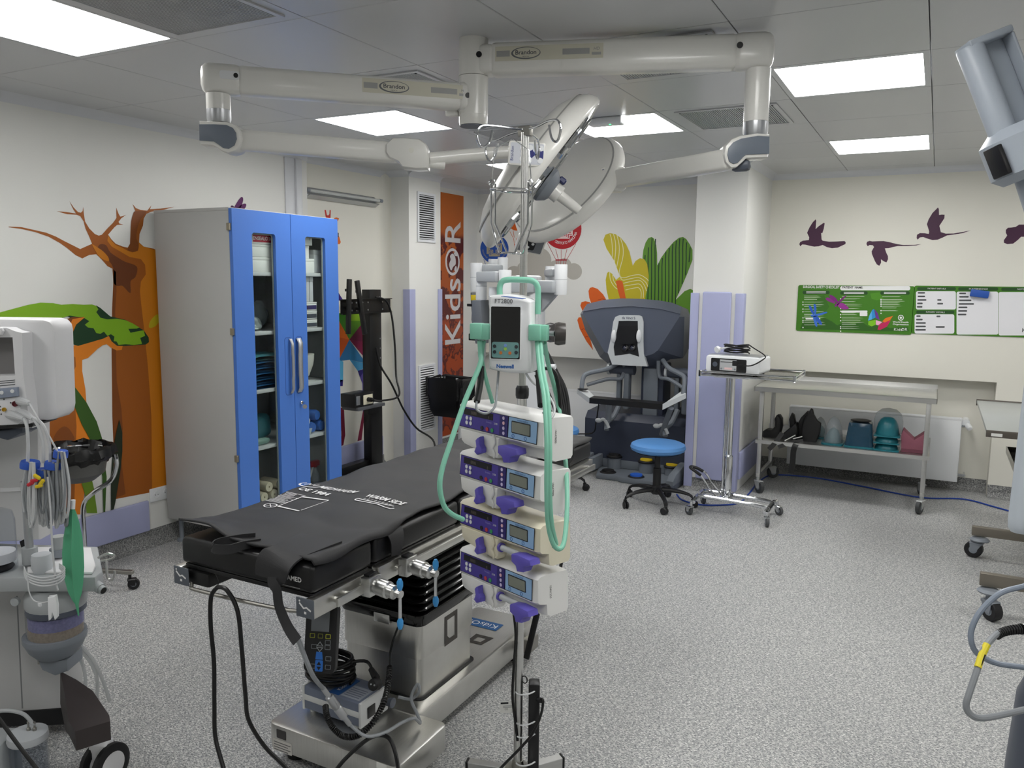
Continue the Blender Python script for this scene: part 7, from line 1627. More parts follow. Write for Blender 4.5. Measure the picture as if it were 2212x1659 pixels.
# power strip tied to the pole
ps = thing('power_strip', 'black socket strip tied to the stand pole with white ties', 'power strip', PY(1147, 1650, PYp))
a, b = PY(1146, 1652, PYp), PY(1146, 1475, PYp)
ofs = rgt*.012
obj('case', MB().b2((-.018, -.024, -.02), (.018, .024, (b-a).length), .006, 2, M=frame(a+rgt*.009+hdg*.012, rgt, hdg)), BLACK_PL, ps, world=True)
obj('mains_plug', MB().box(PY(1166, 1512, PYp), (.022, .016, .014), .004), BLACK_RUB, ps, world=True)
obj('hang_loop', MB().tube([PY(1133, 1468, PYp)+u*.0+V((.010*math.cos(w_), 0, .012*math.sin(w_))) for w_ in [2*PI*i/16 for i in range(16)] for u in (V((0, 0, 0)),)], .002, 6, closed=True), CABLE_BK, ps, world=True)
for y in (1490, 1555, 1582, 1642):
    cc_ = PY(1136, y, PYp); obj('cable_tie', MB().tube([cc_+rgt*(.038*math.cos(w_)+.004)+hdg*(.040*math.sin(w_)+.011)+V((0, 0, .01*math.cos(w_))) for w_ in [2*PI*i/28 for i in range(28)]], .0026, 6, closed=True), WHITE_PL, ps, world=True)
lp_ = [PY(1168, 1510, PYp-.005), PY(1173, 1515, PYp-.01), PY(1168, 1545, PYp-.02), PY(1150, 1585, PYp-.045), PY(1120, 1620, PYp-.07), PY(1082, 1659, PYp-.14), PY(1060, 1690, PYp-.22)]
obj('cord', MB().tube(crom(lp_, 7), .0045, 7), CABLE_BK, ps, world=True)
pcb = [PY(1108, 1312, PYp-.03), PY(1114, 1370, PYp-.02), PY(1110, 1440, PYp-.02), PY(1107, 1500, PYp-.02), PY(1112, 1550, PYp-.02), PY(1118, 1600, PYp-.02)]
pcl = thing('pump_cable', 'black cable running down behind the pole with a white tag', 'cable', pcb[-1])
obj('cable', MB().tube(crom(pcb, 7), .0045, 7), CABLE_BK, pcl, world=True)
Mt_ = frame(PY(1096, 1528, PYp-.028), rgt*.99+V((0, 0, .06)), V((0, 0, 1)))
tg = obj('paper_tag', MB().prism([(-.024, -.02), (.022, -.02), (.022, .022), (-.024, .022)], -.0005, 0, M=Mt_), BOXW, pcl, world=True)
flat('tag_bar', [(-.021, .012), (.004, .012), (.004, .018), (-.021, .018)], Mt_, INK_K, tg, world=True); text('CE', .009, INK_K, Mt_ @ T(-.004, -.006, .0003), tg)
for k in range(3): flat('tag_line', [(-.014, .006-.003*k), (.016, .006-.003*k), (.016, .005-.003*k), (-.014, .005-.003*k)], Mt_, inkmat('#77797c'), tg, world=True)
# black cables hanging behind the pumps
for k, pts in enumerate(([U(1165, 805, .1), U(1185, 850, .12), U(1210, 910, .14), U(1232, 960, .15), U(1236, 985, .15), U(1226, 1000, .14), U(1205, 1010, .13)], [U(1158, 810, .12), U(1180, 870, .14), U(1208, 930, .16), U(1225, 985, .17), U(1228, 1050, .18), U(1222, 1150, .18), U(1205, 1260, .16)], [U(1150, 800, .16), U(1195, 800, .16), U(1208, 850, .16), U(1210, 920, .18), U(1203, 980, .18)])):
    tag(obj('black_cable', MB().tube(crom(pts, 8), .0055, 7), CABLE_BK), ('black cable looping wide out behind the pumps', 'black cable hanging long behind the pumps', 'short black cable behind the highest pump')[k], 'cable')
# ================================================================== BREATHING MACHINE AT THE LEFT
AMW = mat('machine white shell', (222, 222, 224), .4, noise=.02, nscale=6, bump=.03, bscale=600); AMG = mat('machine grey cast', (164, 168, 170), .42, noise=.03, nscale=8); AMP = mat('machine grey door panel', (196, 196, 196), .45, noise=.02, nscale=6, bump=.03, bscale=600)
AMB = mat('machine brown-black foot', (52, 46, 46), .5, noise=.06, nscale=12); AMS = inkmat('#8a93a4')
DM = 2.60
am = thing('breathing_machine', 'grey white breathing machine with monitor and absorber, cut by the frame', 'medical machine', T(*(UP(60, 1600, DM).xy), 0))
def A2(name, px, d0, d1, m, bev=0, parent=None, D=DM, label=None): return plate2(am, name, px, D, d0, d1, m, bev, parent)
hs = A2('monitor_back', [(-260, 684), (100, 689), (114, 693), (122, 702), (125, 715), (131, 880), (128, 896), (118, 905), (100, 907), (-260, 912)], -.10, .02, AMW, .012)
bay = MB()
o = UP(0, 700, DM); Mo = frame(o, rgt, V((0, 0, 1)))
def lp(px): return [((UP(x, y, DM)-o).dot(rgt), (UP(x, y, DM)-o).z) for x, y in px]
outer = lp([(-260, 702), (45, 705), (62, 712), (78, 716), (80, 800), (88, 860), (92, 905), (100, 915), (-260, 925)])
inner = lp([(-200, 728), (58, 725), (63, 805), (-200, 810)])
md = obj('module_frame', MB().prism(outer, .0205, .075, M=Mo, holes=[inner]), AMW, am, world=True)
obj('bay_back', MB().prism(inner, .0205, .0225, M=Mo), mat('bay grey inside', (120, 118, 118), .5, noise=.03, nscale=8), md, world=True)
obj('bay_rail', MB().prism(lp([(-200, 702), (40, 705), (44, 712), (40, 720), (-200, 718)]), .075, .092, M=Mo, bev=.006), AMW, md, world=True)
for y in (817, 821, 826): obj('vent_slot', MB().prism(lp([(30, y), (63, y-3), (63, y-1.5), (30, y+1.8)]), .0752, .0758, M=Mo), inkmat('#55585c'), md, world=True)
for y in (819, 823, 828): obj('vent_slot', MB().prism(lp([(-20, y+1), (24, y), (24, y+1.6), (-20, y+2.8)]), .0752, .0758, M=Mo), inkmat('#55585c'), md, world=True)
stp = obj('button_strip', MB().prism(lp([(2, 834), (72, 829), (73, 848), (6, 855)]), .0755, .088, M=Mo, bev=.002), AMS, md, world=True)
for x, y in ((19, 842), (41, 840), (63, 837)):
    p = UP(x, y, DM)-hdg*.088; obj('button', MB().lathe([(0, 0), (.006, 0), (.006, .003), (0, .0045)], 14, M=frame(p, rgt, V((0, 0, 1)))), WHITE_PL, stp, world=True)
flat('strip_print', lp([(12, 835.5), (30, 834), (30, 836.5), (12, 838)]), Mo @ T(0, 0, .0882), INK_K, stp, world=True)
cpn = obj('connector_panel', MB().prism(lp([(6, 856), (74, 849), (78, 902), (70, 908), (12, 916), (-30, 918), (-30, 860)]), .0755, .08, M=Mo, bev=.002), AMW, md, world=True)
REDS = mat('dark red socket', (96, 30, 40), .4, noise=.05, nscale=12)
for x, y, m_, r_ in ((20, 872, REDS, .012), (66, 864, REDS, .009), (43, 876, mat('yellow socket', (190, 150, 40), .4, noise=.05, nscale=12), .0065)):
    p = UP(x, y, DM)-hdg*.0802; obj('socket', MB().lathe([(0, .002), (r_*.7, .002), (r_*.75, .005), (r_, .005), (r_, 0)], 18, M=frame(p, rgt, V((0, 0, 1)))), m_, cpn, world=True)
for x, y in ((12, 862), (34, 870), (34, 877), (56, 862), (42, 855), (15, 890), (36, 886), (58, 884)): flat('socket_mark', lp(circ(x, y, 1.8, 8)), Mo @ T(0, 0, .0802), inkmat('#5a5c60'), cpn, world=True)
A2('under_tray', [(-260, 922), (100, 906), (104, 908), (100, 913), (-260, 935)], -.06, .08, BLACK_PL)
A2('tray_bracket', [(-40, 930), (70, 918), (66, 930), (50, 938), (35, 945), (15, 940), (-40, 945)], -.05, .05, DGREY_PL, .006)
# body, work ledge, absorber block
A2('body_panel', [(-260, 930), (20, 925), (24, 1200), (-260, 1215)], -.24, -.16, AMP, .01)
A2('ledge_slot', [(-200, 1085), (2, 1078), (6, 1086), (-200, 1095)], -.16, -.155, AMW)
A2('door_panel', [(-260, 1262), (112, 1252), (108, 1330), (106, 1420), (108, 1560), (-260, 1590)], -.22, -.09, AMP, .008)
A2('door_seam', [(0, 1310), (3, 1310), (16, 1560), (13, 1560)], -.09, -.0895, inkmat('#7c7e80'))
A2('kick_strip', [(-260, 1580), (110, 1560), (118, 1566), (118, 1594), (-260, 1606)], -.20, -.085, BLACK_PL)
zled = UP(100, 1240, DM).z
def led(px, d): # ledge corner in plan
    q_ = UP(px, 1240, DM-d); return (q_.x, q_.y)
obj('work_ledge', MB().prism([led(-180, .12), led(205, .10), led(222, .04), led(215, -.2), led(-180, -.25)], zled-.022, zled+.03, bev=.008), AMG, am, world=True)
obj('ledge_plate', MB().prism([led(60, .08), led(200, .08), led(208, .02), led(200, -.16), led(60, -.16)], zled+.0302, zled+.04, bev=.004), AMW, am, world=True)
def cylz(name, x, y0_, y1_, r_, d, m, parent=None, prof=None):
    b, t_ = UP(x, y1_, DM-d), UP(x, y0_, DM-d); h = t_.z-b.z
    return obj(name, MB().lathe([(a*r_, z*h) for a, z in (prof or ((0, 0), (1, 0), (1, 1), (0, 1)))], 28, M=T(b.x, b.y, b.z)), m, parent or am, world=True)
cylz('post', 64, 1040, 1190, .013, .02, ALU); cylz('post_collar', 66, 1182, 1216, .024, .02, AMG)
cylz('valve_knob', 127, 1158, 1184, .022, -.05, AMG); cylz('valve_base', 127, 1184, 1200, .028, -.05, GREY_PL)
cylz('gauge', 92, 1197, 1236, .032, .06, LGREY_PL, prof=((0, 0), (.8, 0), (1, .3), (1, .75), (.9, 1), (0, 1)))
gp = UP(90, 1208, DM-.065); obj('gauge_dial', MB().lathe([(0, 0), (.021, 0), (.021, .002), (0, .002)], 22, M=frame(gp+V((0, 0, .004)), rgt, z=(-hdg*.5+V((0, 0, 1))))), INK_W, am, world=True)
obj('gauge_needle', MB().cyl(gp+V((0, 0, .008)), gp+rgt*.008+V((0, 0, .010)), .001, n=6), INK_K, am, world=True)
cn = 122
cylz('absorber_head', cn, 1262, 1308, .095, .02, AMG, prof=((0, 0), (.95, 0), (1, .2), (1, .6), (.8, 1), (0, 1)))
cylz('canister_lid', cn, 1298, 1317, .092, .02, DGREY_PL)
CANG = paneglass('canister clear wall', (240, 242, 245))
cylz('canister', cn, 1313, 1374, .088, .02, CANG)
GRN1 = mat('violet soda granules', (128, 126, 160), .8, noise=.35, nscale=120, bump=.8, bscale=160); GRN2 = mat('tan soda granules', (150, 138, 124), .8, noise=.35, nscale=120, bump=.8, bscale=160)
cylz('granules_spent', cn, 1320, 1346, .084, .02, GRN1); cylz('granules_fresh', cn, 1346, 1374, .084, .02, GRN2)
cylz('canister_base', cn, 1366, 1412, .098, .02, GREY_PL, prof=((0, 0), (.62, 0), (.85, .35), (.97, .7), (1, .78), (1, 1), (0, 1)))
A2('lock_block', [(104, 1412), (165, 1408), (167, 1432), (140, 1442), (112, 1430)], -.04, .06, GREY_PL, .006)
cylz('drain_screw', 89, 1414, 1432, .011, .03, STEEL_D)
p0, p1 = UP(190, 1252, DM-.06), UP(218, 1272, DM-.09)
obj('port_joint', MB().ell(UP(192, 1252, DM-.06), (.03, .028, .03), 18, 12), AMG, am, world=True)
pp = obj('breathing_port', MB().cyl(p0, p1, .019, .017, n=20).cyl(p1, p1+(p1-p0)*.2, .014, n=20), AMG, am, world=True)
obj('port_bore', MB().cyl(p1+(p1-p0)*.2, p1+(p1-p0)*.206, .011, n=18), BLACK_PL, pp, world=True)
obj('ledge_knob', MB().lathe([(0, 0), (.014, 0), (.014, .012), (0, .014)], 16, M=frame(UP(36, 1298, DM-.08), rgt, V((0, 0, 1)))), AMG, am, world=True)
obj('hose_hook', MB().tube(crom([UP(212, 1205, DM), UP(232, 1196, DM), UP(247, 1200, DM), UP(240, 1208, DM), UP(218, 1212, DM)], 5), .004, 7).tube(crom([UP(231, 1208, DM), UP(231, 1235, DM), UP(234, 1250, DM), UP(243, 1252, DM), UP(248, 1240, DM), UP(247, 1232, DM)], 5), .0045, 8), STEEL, am, world=True)
# bellows under the clear dome
bx = -8
cylz('bellows_dome', bx, 1103, 1252, .066, .04, CANG, prof=((1, 0), (1, .85), (.9, .96), (.6, 1), (0, 1)))
cylz('bellows_disc', bx, 1192, 1212, .058, .04, AMW); cylz('bellows_fold', bx, 1212, 1250, .056, .04, BLACK_RUB, prof=((0, 0), (1, 0), (.85, .16), (1, .33), (.85, .5), (1, .66), (.85, .83), (1, 1), (0, 1)))
cylz('dome_flange', bx, 1250, 1262, .085, .04, AMG)
A2('clip_block', [(42, 1170), (52, 1165), (62, 1188), (50, 1195)], -.02, .0, BLACK_PL)
# foot with caster
f0 = UP(150, 1500, DM)
def fp(px, py, z): q_ = PZ(px, py, z); return q_
ft = obj('foot', MB().loft([[PD(x, y, DM-d) for x, y, d in r_] for r_ in (
    ((130, 1450, -.1), (165, 1468, -.1), (165, 1520, -.1), (130, 1520, -.1)),
    ((140, 1500, 0), (200, 1492, 0), (205, 1560, 0), (142, 1580, 0)),
    ((148, 1558, .12), (236, 1545, .10), (240, 1590, .10), (150, 1590, .12)),
    ((162, 1580, .17), (238, 1558, .15), (240, 1598, .15), (165, 1622, .17)))]), AMB, am, world=True)
cw = PZ(226, 1648, .075); cdir = (rgt*.9-hdg*.35).normalized()
wl = MB()
for s in (-1, 1): wl.lathe([(.045, -.012), (.062, -.012), (.07, -.006), (.07, .008), (.06, .012), (.045, .012)], 28, M=frame(cw+cdir*.026*s, V((0, 0, 1)), z=cdir), closed=True)
wo = obj('caster_tyre', wl, BLACK_RUB, am, world=True)
for s in (-1, 1): obj('caster_disc', MB().lathe([(0, -.010), (.045, -.010), (.045, .012), (.03, .015), (0, .015)], 28, M=frame(cw+cdir*.026*s, V((0, 0, 1)), z=cdir)), AMW, wo, world=True)
obj('caster_yoke', MB().b2((-.03, -.03, -.02), (.03, .03, .075), .012, 2, M=frame(cw-cdir*.01, rgt, hdg)), AMW, am, world=True)
for dx, dd in ((-.62, .1), (-.62, -.42), (-.2, -.36)):
    q_ = UP(60, 1600, DM)+rgt*dx-hdg*(-.05)+hdg*(-dd); obj('rear_caster', MB().cyl((q_.x, q_.y, 0), (q_.x, q_.y, .12), .05, n=16), BLACK_RUB, am, world=True)
obj('base_frame', MB().b2((-.7, .10, .12), (-.12, .45, .18), .01, M=frame(V((UP(60, 1600, DM).x, UP(60, 1600, DM).y, 0)), rgt, hdg)), AMB, am, world=True)
# ---------------------------------------------------------------- green breathing bag
bagM = mat('green latex', (88, 172, 132), .42, noise=.08, nscale=9, bump=.08, bscale=80)
DB = DM-.14
bg = thing('breathing_bag', 'limp green breathing bag hanging beside the absorber', 'breathing bag', UP(158, 1325, DB))
rings = []
for y, x0_, x1_ in ((1098, 153, 161), (1110, 148, 166), (1130, 142, 172), (1160, 137, 178), (1195, 134, 181), (1225, 135, 182), (1255, 140, 180), (1280, 147, 177), (1295, 155, 172), (1305, 162, 170), (1325, 167, 171), (1330, 168, 171)):
    a, b = UP(x0_, y, DB), UP(x1_, y, DB); c = (a+b)/2; w_ = (b-a).length/2; c.z = a.z
    pr = [(-1, 0), (-.6, .28), (-.15, .16), (.1, .42), (.3, .2), (.75, .24), (1, 0), (.5, -.3), (0, -.34), (-.5, -.3)]
    rings.append([c+rgt*w_*u-hdg*w_*v for u, v in pr])
obj('bag', MB().loft(rings), bagM, bg, world=True, ang=70)
obj('neck', MB().cyl(UP(157, 1099, DB), UP(158, 1080, DB), .007, n=12), WHITE_PL, bg, world=True)
# ---------------------------------------------------------------- patient leads gathered with blue ties
ld = thing('patient_leads', 'bundle of pale grey patient leads held by blue ties', 'cable bundle', UP(90, 1100, DM-.16))
DL = DM-.16
Lp = lambda x, y, d=0: UP(x, y, DL-d)
for nm, a, b in (('lead_plug', (20, 895), (52, 905)), ('lead_plug', (40, 892), (72, 905)), ('lead_plug', (42, 866), (64, 872))):
    obj(nm, MB().tube([Lp(*a, -.09), Lp((a[0]*.6+b[0]*.4), a[1]+2, -.05), Lp(*b, -.02)], [.014, .013, .007], 10), CABLE_LG, ld, world=True)
for pts in ([(52, 905, -.02), (58, 920), (61, 960), (60, 1000)], [(72, 905, -.02), (85, 925), (93, 960), (94, 1000)], [(66, 900, -.03), (90, 915), (105, 950), (108, 1000)], [(64, 872, -.02), (80, 900), (105, 940), (124, 975)]):
    obj('trunk_lead', MB().tube(crom([Lp(p[0], p[1], p[2] if len(p) > 2 else 0) for p in pts], 6), .0052 if pts[0][0] != 64 else .003, 7), CABLE_LG, ld, world=True)
VEL = mat('blue hook tape', (44, 84, 178), .6, noise=.08, nscale=30, bump=.3, bscale=200)
for (x, y), r_ in (((65, 1004), .028), ((95, 1021), .022), ((115, 1005), .025), ((131, 981), .021)):
    c = Lp(x, y, .0); obj('blue_tie', MB().lathe([(r_*.8, -.012), (r_, -.010), (r_*1.02, .004), (r_*.92, .012), (r_*.75, .010)], 20, M=frame(c, rgt, z=(V((0, 0, 1))+rgt*.15))), VEL, ld, world=True)
rg = random.Random(11)
for k in range(30):
    grp = ((65, 1004), (95, 1021), (115, 1005), (131, 981))[k % 4]
    x, y = grp; bot = 1110+rg.uniform(-10, 30)+(15 if k % 4 == 2 else 0); s = rg.uniform(-1, 1); wd = rg.uniform(6, 16); dd = rg.uniform(-.02, .03)
    cx_ = x+s*12+(4 if k % 4 == 3 else -6 if k % 4 == 0 else 0)
    pts = [Lp(x+s*6-2, y-6, dd), Lp(cx_-wd*.6, (y+bot)/2, dd), Lp(cx_-wd*.3, bot-14, dd), Lp(cx_, bot, dd), Lp(cx_+wd*.4, bot-14, dd+.005), Lp(cx_+wd*.6, (y+bot)/2, dd+.01), Lp(x+s*6+3, y-5, dd+.005)]
    obj('lead_loop', MB().tube(crom(pts, 6), .0038, 6), (CABLE_LG, CABLE_GR)[k % 3 == 0], ld, world=True)
for x, y, a_, c in ((66, 1045, .5, (190, 40, 52)), (74, 1038, .2, (190, 40, 52)), (80, 1030, -.6, (224, 196, 40)), (90, 1042, .9, (224, 196, 40)), (84, 1050, .3, (224, 196, 40))):
    obj('lead_clip', MB().box((0, 0, 0), (.024, .010, .011), .003, 1, M=frame(Lp(x, y, .04), rgt*math.cos(a_)+V((0, 0, math.sin(a_))), hdg)), mat('clip plastic %d' % c[0], c, .4, noise=.03, nscale=9), ld, world=True)
ox = thing('finger_sensor', 'white finger clip sensor on a grey lead by the absorber', 'sensor', Lp(118, 1330, .04))
obj('lead', MB().tube(crom([Lp(103, 1030, .03), Lp(109, 1100, .04), Lp(113, 1180, .045), Lp(120, 1250, .045), Lp(125, 1275, .045)], 6), .003, 7), CABLE_LG, ox, world=True)
for s in (0, 1): obj('jaw', MB().prism([(-.012, .03), (.010, .032), (.013, 0), (.011, -.038), (.004, -.045), (-.002, -.02), (-.008, -.042), (-.014, -.046), (-.014, -.02)], s*.012, s*.012+.008, M=frame(Lp(118, 1305, .05), (rgt*.95+hdg*.2), V((0, 0, 1))), bev=.002), WHITE_PL, ox, world=True)
tb_ = thing('thin_tubing', 'coil of thin clear tubing wrapped under the gauge', 'tubing', Lp(95, 1250))
for k in range(4):
    pts = [Lp(52, 1225+4*k, .02), Lp(60, 1240+5*k, .05), Lp(90, 1248+6*k, .06), Lp(125, 1242+6*k, .05), Lp(140, 1228+5*k, .02), Lp(128, 1218+3*k, .0)]
    obj('turn', MB().tube(crom(pts, 6), .0022, 6), CABLE_LG, tb_, world=True)
obj('tail', MB().tube(crom([Lp(60, 1245, .05), Lp(62, 1275, .06), Lp(72, 1296, .06), Lp(90, 1302, .06), Lp(108, 1298, .05)], 6), .002, 6), CABLE_LG, tb_, world=True)
obj('clamp', MB().box(Lp(86, 1306, .06), (.012, .008, .012), .002), WHITE_PL, tb_, world=True)
# clear hoses under the absorber and the suction jar
CTUBE = mat('clear vinyl hose', (206, 210, 212), .15, alpha=.5, noise=.04, nscale=12)
DH = DM+.10
hl = thing('clear_hose', 'looped clear vinyl hose hanging below the canister', 'hose', UP(180, 1540, DH))
H_ = lambda x, y, d=0: UP(x, y, DH-d)
for pts in ([(160, 1398), (180, 1440), (184, 1480), (175, 1515), (155, 1530), (135, 1515), (125, 1475), (123, 1435)], [(165, 1395), (195, 1430), (210, 1470), (205, 1520), (185, 1542), (165, 1528), (148, 1490), (138, 1450)], [(172, 1392), (200, 1425), (222, 1470), (237, 1515)], [(106, 1440), (98, 1480), (92, 1510)]):
    obj('hose', MB().tube(crom([H_(*p) for p in pts], 7), .0062, 9), CTUBE, hl, world=True)
sj = thing('suction_jar', 'clear suction jar with a grey lid at the machine foot', 'jar', UP(70, 1690, DM-.2))
sb = UP(68, 1700, DM-.2); sb.z = max(sb.z, .002); stp_ = UP(68, 1590, DM-.2); hj = stp_.z-sb.z
obj('jar', MB().lathe([(0, 0), (.052, 0), (.055, .005), (.055, hj), (.052, hj), (.052, .008), (0, .006)], 28, M=T(sb.x, sb.y, sb.z)), CANG, sj, world=True)
obj('lid', MB().lathe([(0, hj-.012), (.058, hj-.012), (.06, hj-.004), (.058, hj+.012), (.03, hj+.02), (0, hj+.02)], 28, M=T(sb.x, sb.y, sb.z)), LGREY_PL, sj, world=True)
for dx in (-.008, .012): obj('nipple', MB().lathe([(0, 0), (.006, 0), (.006, .008), (.003, .010), (.0035, .03), (0, .03)], 12, M=T(*(stp_+rgt*dx+V((0, 0, .02))))), STEEL_D, sj, world=True)
obj('lid_hose', MB().tube(crom([stp_+rgt*.012+V((0, 0, .045)), UP(70, 1562, DM-.2), UP(50, 1542, DM-.2), UP(15, 1535, DM-.18), UP(-30, 1540, DM-.15)], 7), .0062, 9), CTUBE, sj, world=True)
obj('jar_bracket', MB().b2((-.17, -.06, .0), (-.054, .05, hj+.0), .006, M=frame(sb, rgt, hdg)), AMG, sj, world=True)
tag(obj('floor_cable', MB().tube(crom([UP(-60, 1480, DM-.3), UP(0, 1556, DM-.32), UP(40, 1610, DM-.34), UP(75, 1655, DM-.36), UP(110, 1700, DM-.4)], 6), .006, 8), CABLE_BK), 'thick black cable slanting across the suction jar', 'cable')
# ================================================================== EQUIPMENT AT THE RIGHT EDGE
BOG = mat('boom blue-grey enamel', (166, 174, 184), .4, noise=.03, nscale=6, bump=.03, bscale=600)
bo = thing('equipment_boom', 'large blue-grey jointed equipment boom arm at the room side', 'boom', PD(2200, 1165, 2.4))
DBm = 2.3
def BPt(x, y, d=0): return PD(x, y, DBm-d)
ax_ = (CR*.365+CD*.93).normalized(); ux = (CR*.93-CD*.365).normalized(); wz = ux.cross(ax_)
O_ = BPt(2068, 112)
def BM(o, x0_, x1_, a0_, a1_, z0_, z1_, bev=.01): return MB().b2((x0_, a0_, z0_), (x1_, a1_, z1_), bev, 3, M=frame(o, ux, ax_))
Ls = 205/FOC*DBm
cyl_ = MB().lathe([(0, 0), (.034, 0), (.037, .006), (.037, Ls+.02), (0, Ls+.02)], 30, M=frame(O_+ux*.037, ux, z=ax_))
obj('upper_link', cyl_, BOG, bo, world=True)
obj('link_panel', BM(O_, .037, .145, .006, Ls+.02, .012, .04, .004), BOG, bo, world=True)
obj('link_cap', BM(O_, .02, .152, -.012, .008, -.035, .045, .005), BOG, bo, world=True)
obj('link_flange', BM(O_, .145, .153, .008, Ls+.02, -.03, .04, .003), BOG, bo, world=True)
Oc = BPt(2122, 322)
cl_ = obj('collar', MB().lathe([(0, -.03), (.07, -.03), (.105, .0), (.105, .10), (.08, .125), (0, .125)], 34, M=frame(Oc+ux*.112, ux, z=ax_)), BOG, bo, world=True)
obj('black_strip', MB().b2((-.002, .008, -.035), (.012, .095, .035), .003, M=frame(Oc-ux*.0-V(CF)*.03+ux*.002, ux, ax_)), BLACK_PL, cl_, world=True)
obj('lower_link', MB().lathe([(.07, 0), (.075, .1), (.075, .28), (0, .28)], 30, M=frame(Oc+ux*.135+ax_*.12, ux, z=ax_)), BOG, bo, world=True)
pA, pB = PD(2270, 640, 2.33), PD(2204, 1150, 2.4)
fa = (pB-pA); Lf = fa.length
obj('forearm', MB().lathe([(0, 0), (.04, 0), (.036, Lf-.04), (.034, Lf-.012), (.026, Lf), (0, Lf+.002)], 26, M=frame(pA, CR, z=fa)), mat('pale blue-grey enamel', (196, 204, 212), .4, noise=.02, nscale=6), bo, world=True)
eb = Oc+ux*.135+ax_*.42
obj('ceiling_post', MB().cyl(eb, V((eb.x, eb.y, ZC-.001)), .06, n=24), BOG, bo, world=True)
obj('elbow', MB().tube([eb, eb.lerp(pA, .5), pA], .046, 18).ell(eb, .08).ell(pA, .05), BOG, bo, world=True)
obj('boom_cable', MB().tube(crom([BPt(2206, 150), BPt(2216, 140), BPt(2230, 160), BPt(2235, 210)], 5), .005, 7), CABLE_BK, bo, world=True)
# steel trolley with trays
tr_ = thing('steel_trolley', 'stainless trolley with a grey tray top and twin wheeled feet by the boom', 'trolley', T(.62, 5.2, 0))
tt = obj('tray_top', MB().b2((.275, 4.76, .882), (.95, 5.98, .902), .003), mat('satin grey tray', (178, 182, 180), .3, metal=.5, noise=.04, nscale=9), tr_, world=True)
obj('tray_edge', MB().b2((.272, 4.752, .868), (.953, 4.7595, .904), .001).b2((.272, 5.9805, .868), (.953, 5.986, .91), .001), mat('brown-grey steel edge', (104, 98, 92), .35, metal=.7, noise=.05, nscale=9), tt, world=True)
flat('maker_plate', rrect(.295, .874, .345, .89, .002), frame((0, 4.7515, 0), (1, 0, 0), (0, 0, 1)), BOXW, tt, world=True)
lt = obj('lower_tray', MB().b2((.5, 4.8, .48), (.95, 6.5, .488), .001).b2((.5, 4.8, .488), (.506, 6.5, .525)).b2((.5, 6.494, .488), (.95, 6.5, .525)), brushed('dark mirror tray', (92, 88, 84), .12), tr_, world=True)
for y in (4.5, 5.5):
    obj('foot_rail', MB().b2((.285, y-.02, .135 if y > 5 else .16), (.95, y+.02, .19 if y > 5 else .225), .004), mat('warm grey steel', (128, 122, 112), .35, metal=.6, noise=.05, nscale=9), tr_, world=True)
    fz = .135 if y > 5 else .16
    obj('foot_disc', MB().lathe([(0, 0), (.05, 0), (.055, .008), (.04, .02), (0, .02)], 24, M=T(.33, y-.02, fz-.028)), GREY_PL, tr_, world=True)
    q_ = Mx_ = worldof(tr_).inverted() @ V((.33, y-.02, 0)); caster(tr_, q_.x, q_.y, fz-.028, .05, (2.9, -.9)[y < 5], GREY_PL, BLACK_RUB, w=.045)
    q_ = worldof(tr_).inverted() @ V((.9, y, 0)); caster(tr_, q_.x, q_.y, fz, .05, .4, GREY_PL, BLACK_RUB, w=.045)
for y in (4.9, 5.85): obj('upright', MB().b2((.88, y-.02, .2), (.92, y+.02, .88), .003), STEEL, tr_, world=True)
obj('side_rail', MB().b2((.88, 4.48, .16), (.92, 5.9, .2), .003), STEEL, tr_, world=True)
# hoses at the lower right
DRr = 2.05
Rp = lambda x, y, d=0: PD(x, y, DRr-d)
hq = thing('grey_hose', 'smooth blue-grey hose curving in a wide loop', 'hose', Rp(2130, 1400))
obj('hose', MB().tube(crom([Rp(2335, 1250), Rp(2260, 1255), Rp(2205, 1268), Rp(2160, 1282), Rp(2120, 1318), Rp(2100, 1355), Rp(2098, 1385), Rp(2112, 1412), Rp(2150, 1432), Rp(2200, 1440), Rp(2270, 1450), Rp(2335, 1455)], 8), .0072, 10), mat('blue-grey hose', (134, 144, 158), .35, noise=.03, nscale=20), hq, world=True)
hk = thing('grey_cable', 'thick grey cable with black strain relief and a yellow arrow label', 'cable', Rp(2110, 1550, .1))
cpts = [Rp(2185, 1362, .08), Rp(2160, 1366, .08), Rp(2142, 1380, .1), Rp(2125, 1405, .12), Rp(2110, 1450, .14), Rp(2093, 1500, .15), Rp(2087, 1525, .15), Rp(2096, 1543, .15), Rp(2120, 1551, .15), Rp(2170, 1543, .14), Rp(2270, 1520, .08), Rp(2330, 1510, .02)]
obj('cable', MB().tube(crom(cpts, 8), .0078, 10), CABLE_GR, hk, world=True)
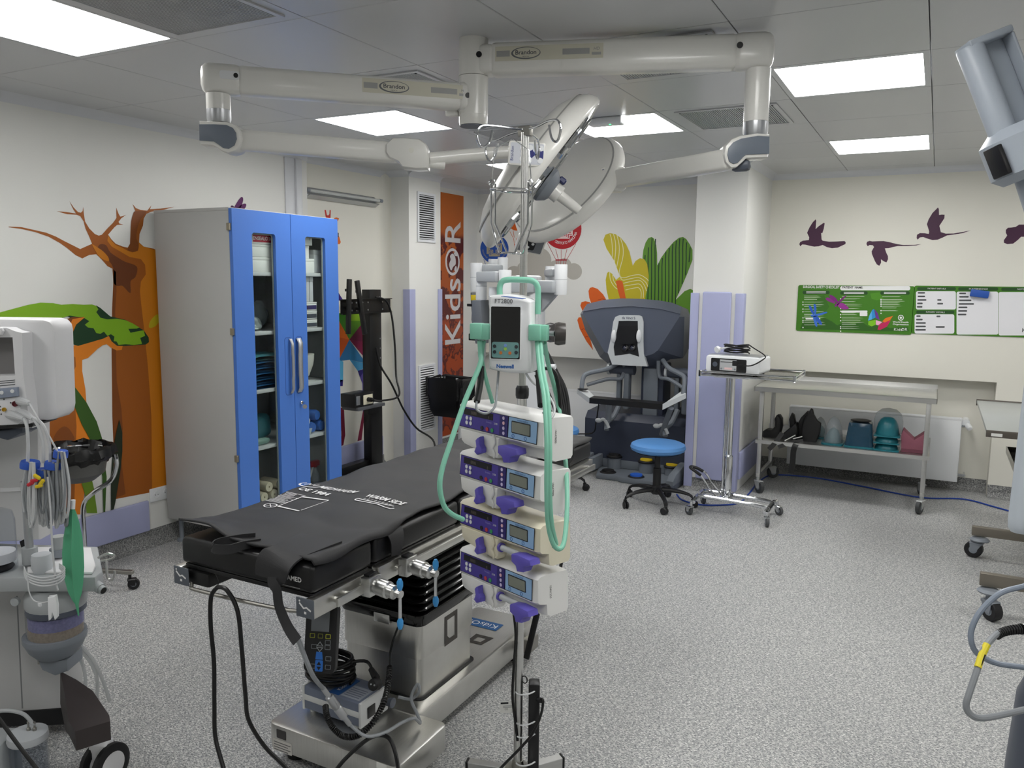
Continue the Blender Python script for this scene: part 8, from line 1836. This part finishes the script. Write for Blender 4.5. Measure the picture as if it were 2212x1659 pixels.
relief = crom([Rp(2152, 1374, .085), Rp(2165, 1366, .08), Rp(2185, 1361, .08), Rp(2205, 1359, .08)], 8)
for i in range(0, len(relief)-1, 2):
    a, b = relief[i], relief[i+1]; obj('relief_rib', MB().cyl(a, a+(b-a)*1.1, .0125-.0003*(len(relief)-i)*.3, n=14), BLACK_RUB, hk, world=True)
obj('relief_core', MB().tube(relief, .0092, 10), BLACK_RUB, hk, world=True)
obj('metal_plug', MB().cyl(Rp(2206, 1359, .08), Rp(2310, 1353, .03), .014, n=18), CHROME, hk, world=True)
YL = mat('yellow label film', (226, 210, 40), .45, noise=.03, nscale=20)
la0, la1 = Rp(2112, 1442, .14), Rp(2132, 1392, .113)
obj('yellow_label', MB().tube([la0, la0.lerp(la1, .5)+CR*-.002, la1], .0083, 10), YL, hk, world=True)
flat('label_print', [(-.002, .01), (.002, .01), (.002, .04), (-.002, .04)], frame(la0-CF*.0086, (la1-la0).normalized().cross(CF), (la1-la0)), INK_K, hk, world=True)
ck = thing('dark_equipment_column', 'dark grey equipment column at the very edge by the cables', 'equipment', T(*(PD(2335, 1560, 2.05).xy), 0))
obj('shell', MB().lathe([(0, .0), (.155, 0), (.155, .38), (.145, .58), (.11, .68), (.09, .75), (.09, 1.22), (.07, 1.25), (0, 1.25)], 28), DGREY_PL, ck)
obj('foot_ring', MB().lathe([(.1555, .0), (.17, .0), (.17, .03), (.1555, .04)], 28, closed=True), BLACK_RUB, ck)
# blue network cable on the floor
bc = [PZ(1462, 1068, .006), PZ(1474, 1080, .006), PZ(1510, 1090, .006), PZ(1560, 1091, .006), PZ(1596, 1086, .006), PZ(1618, 1066, .006), PZ(1640, 1040, .006), PZ(1672, 1026, .006), PZ(1760, 1032, .006), PZ(1860, 1050, .006), PZ(1985, 1074, .006), PZ(2080, 1078, .006), PZ(2145, 1094, .006), PZ(2220, 1116, .006), PZ(2300, 1145, .006)]
tag(obj('blue_cable', MB().tube(crom(bc, 8), .006, 8), mat('blue cable jacket', (30, 66, 158), .4, noise=.05, nscale=30)), 'blue network cable lying along the floor under the steel table', 'cable')
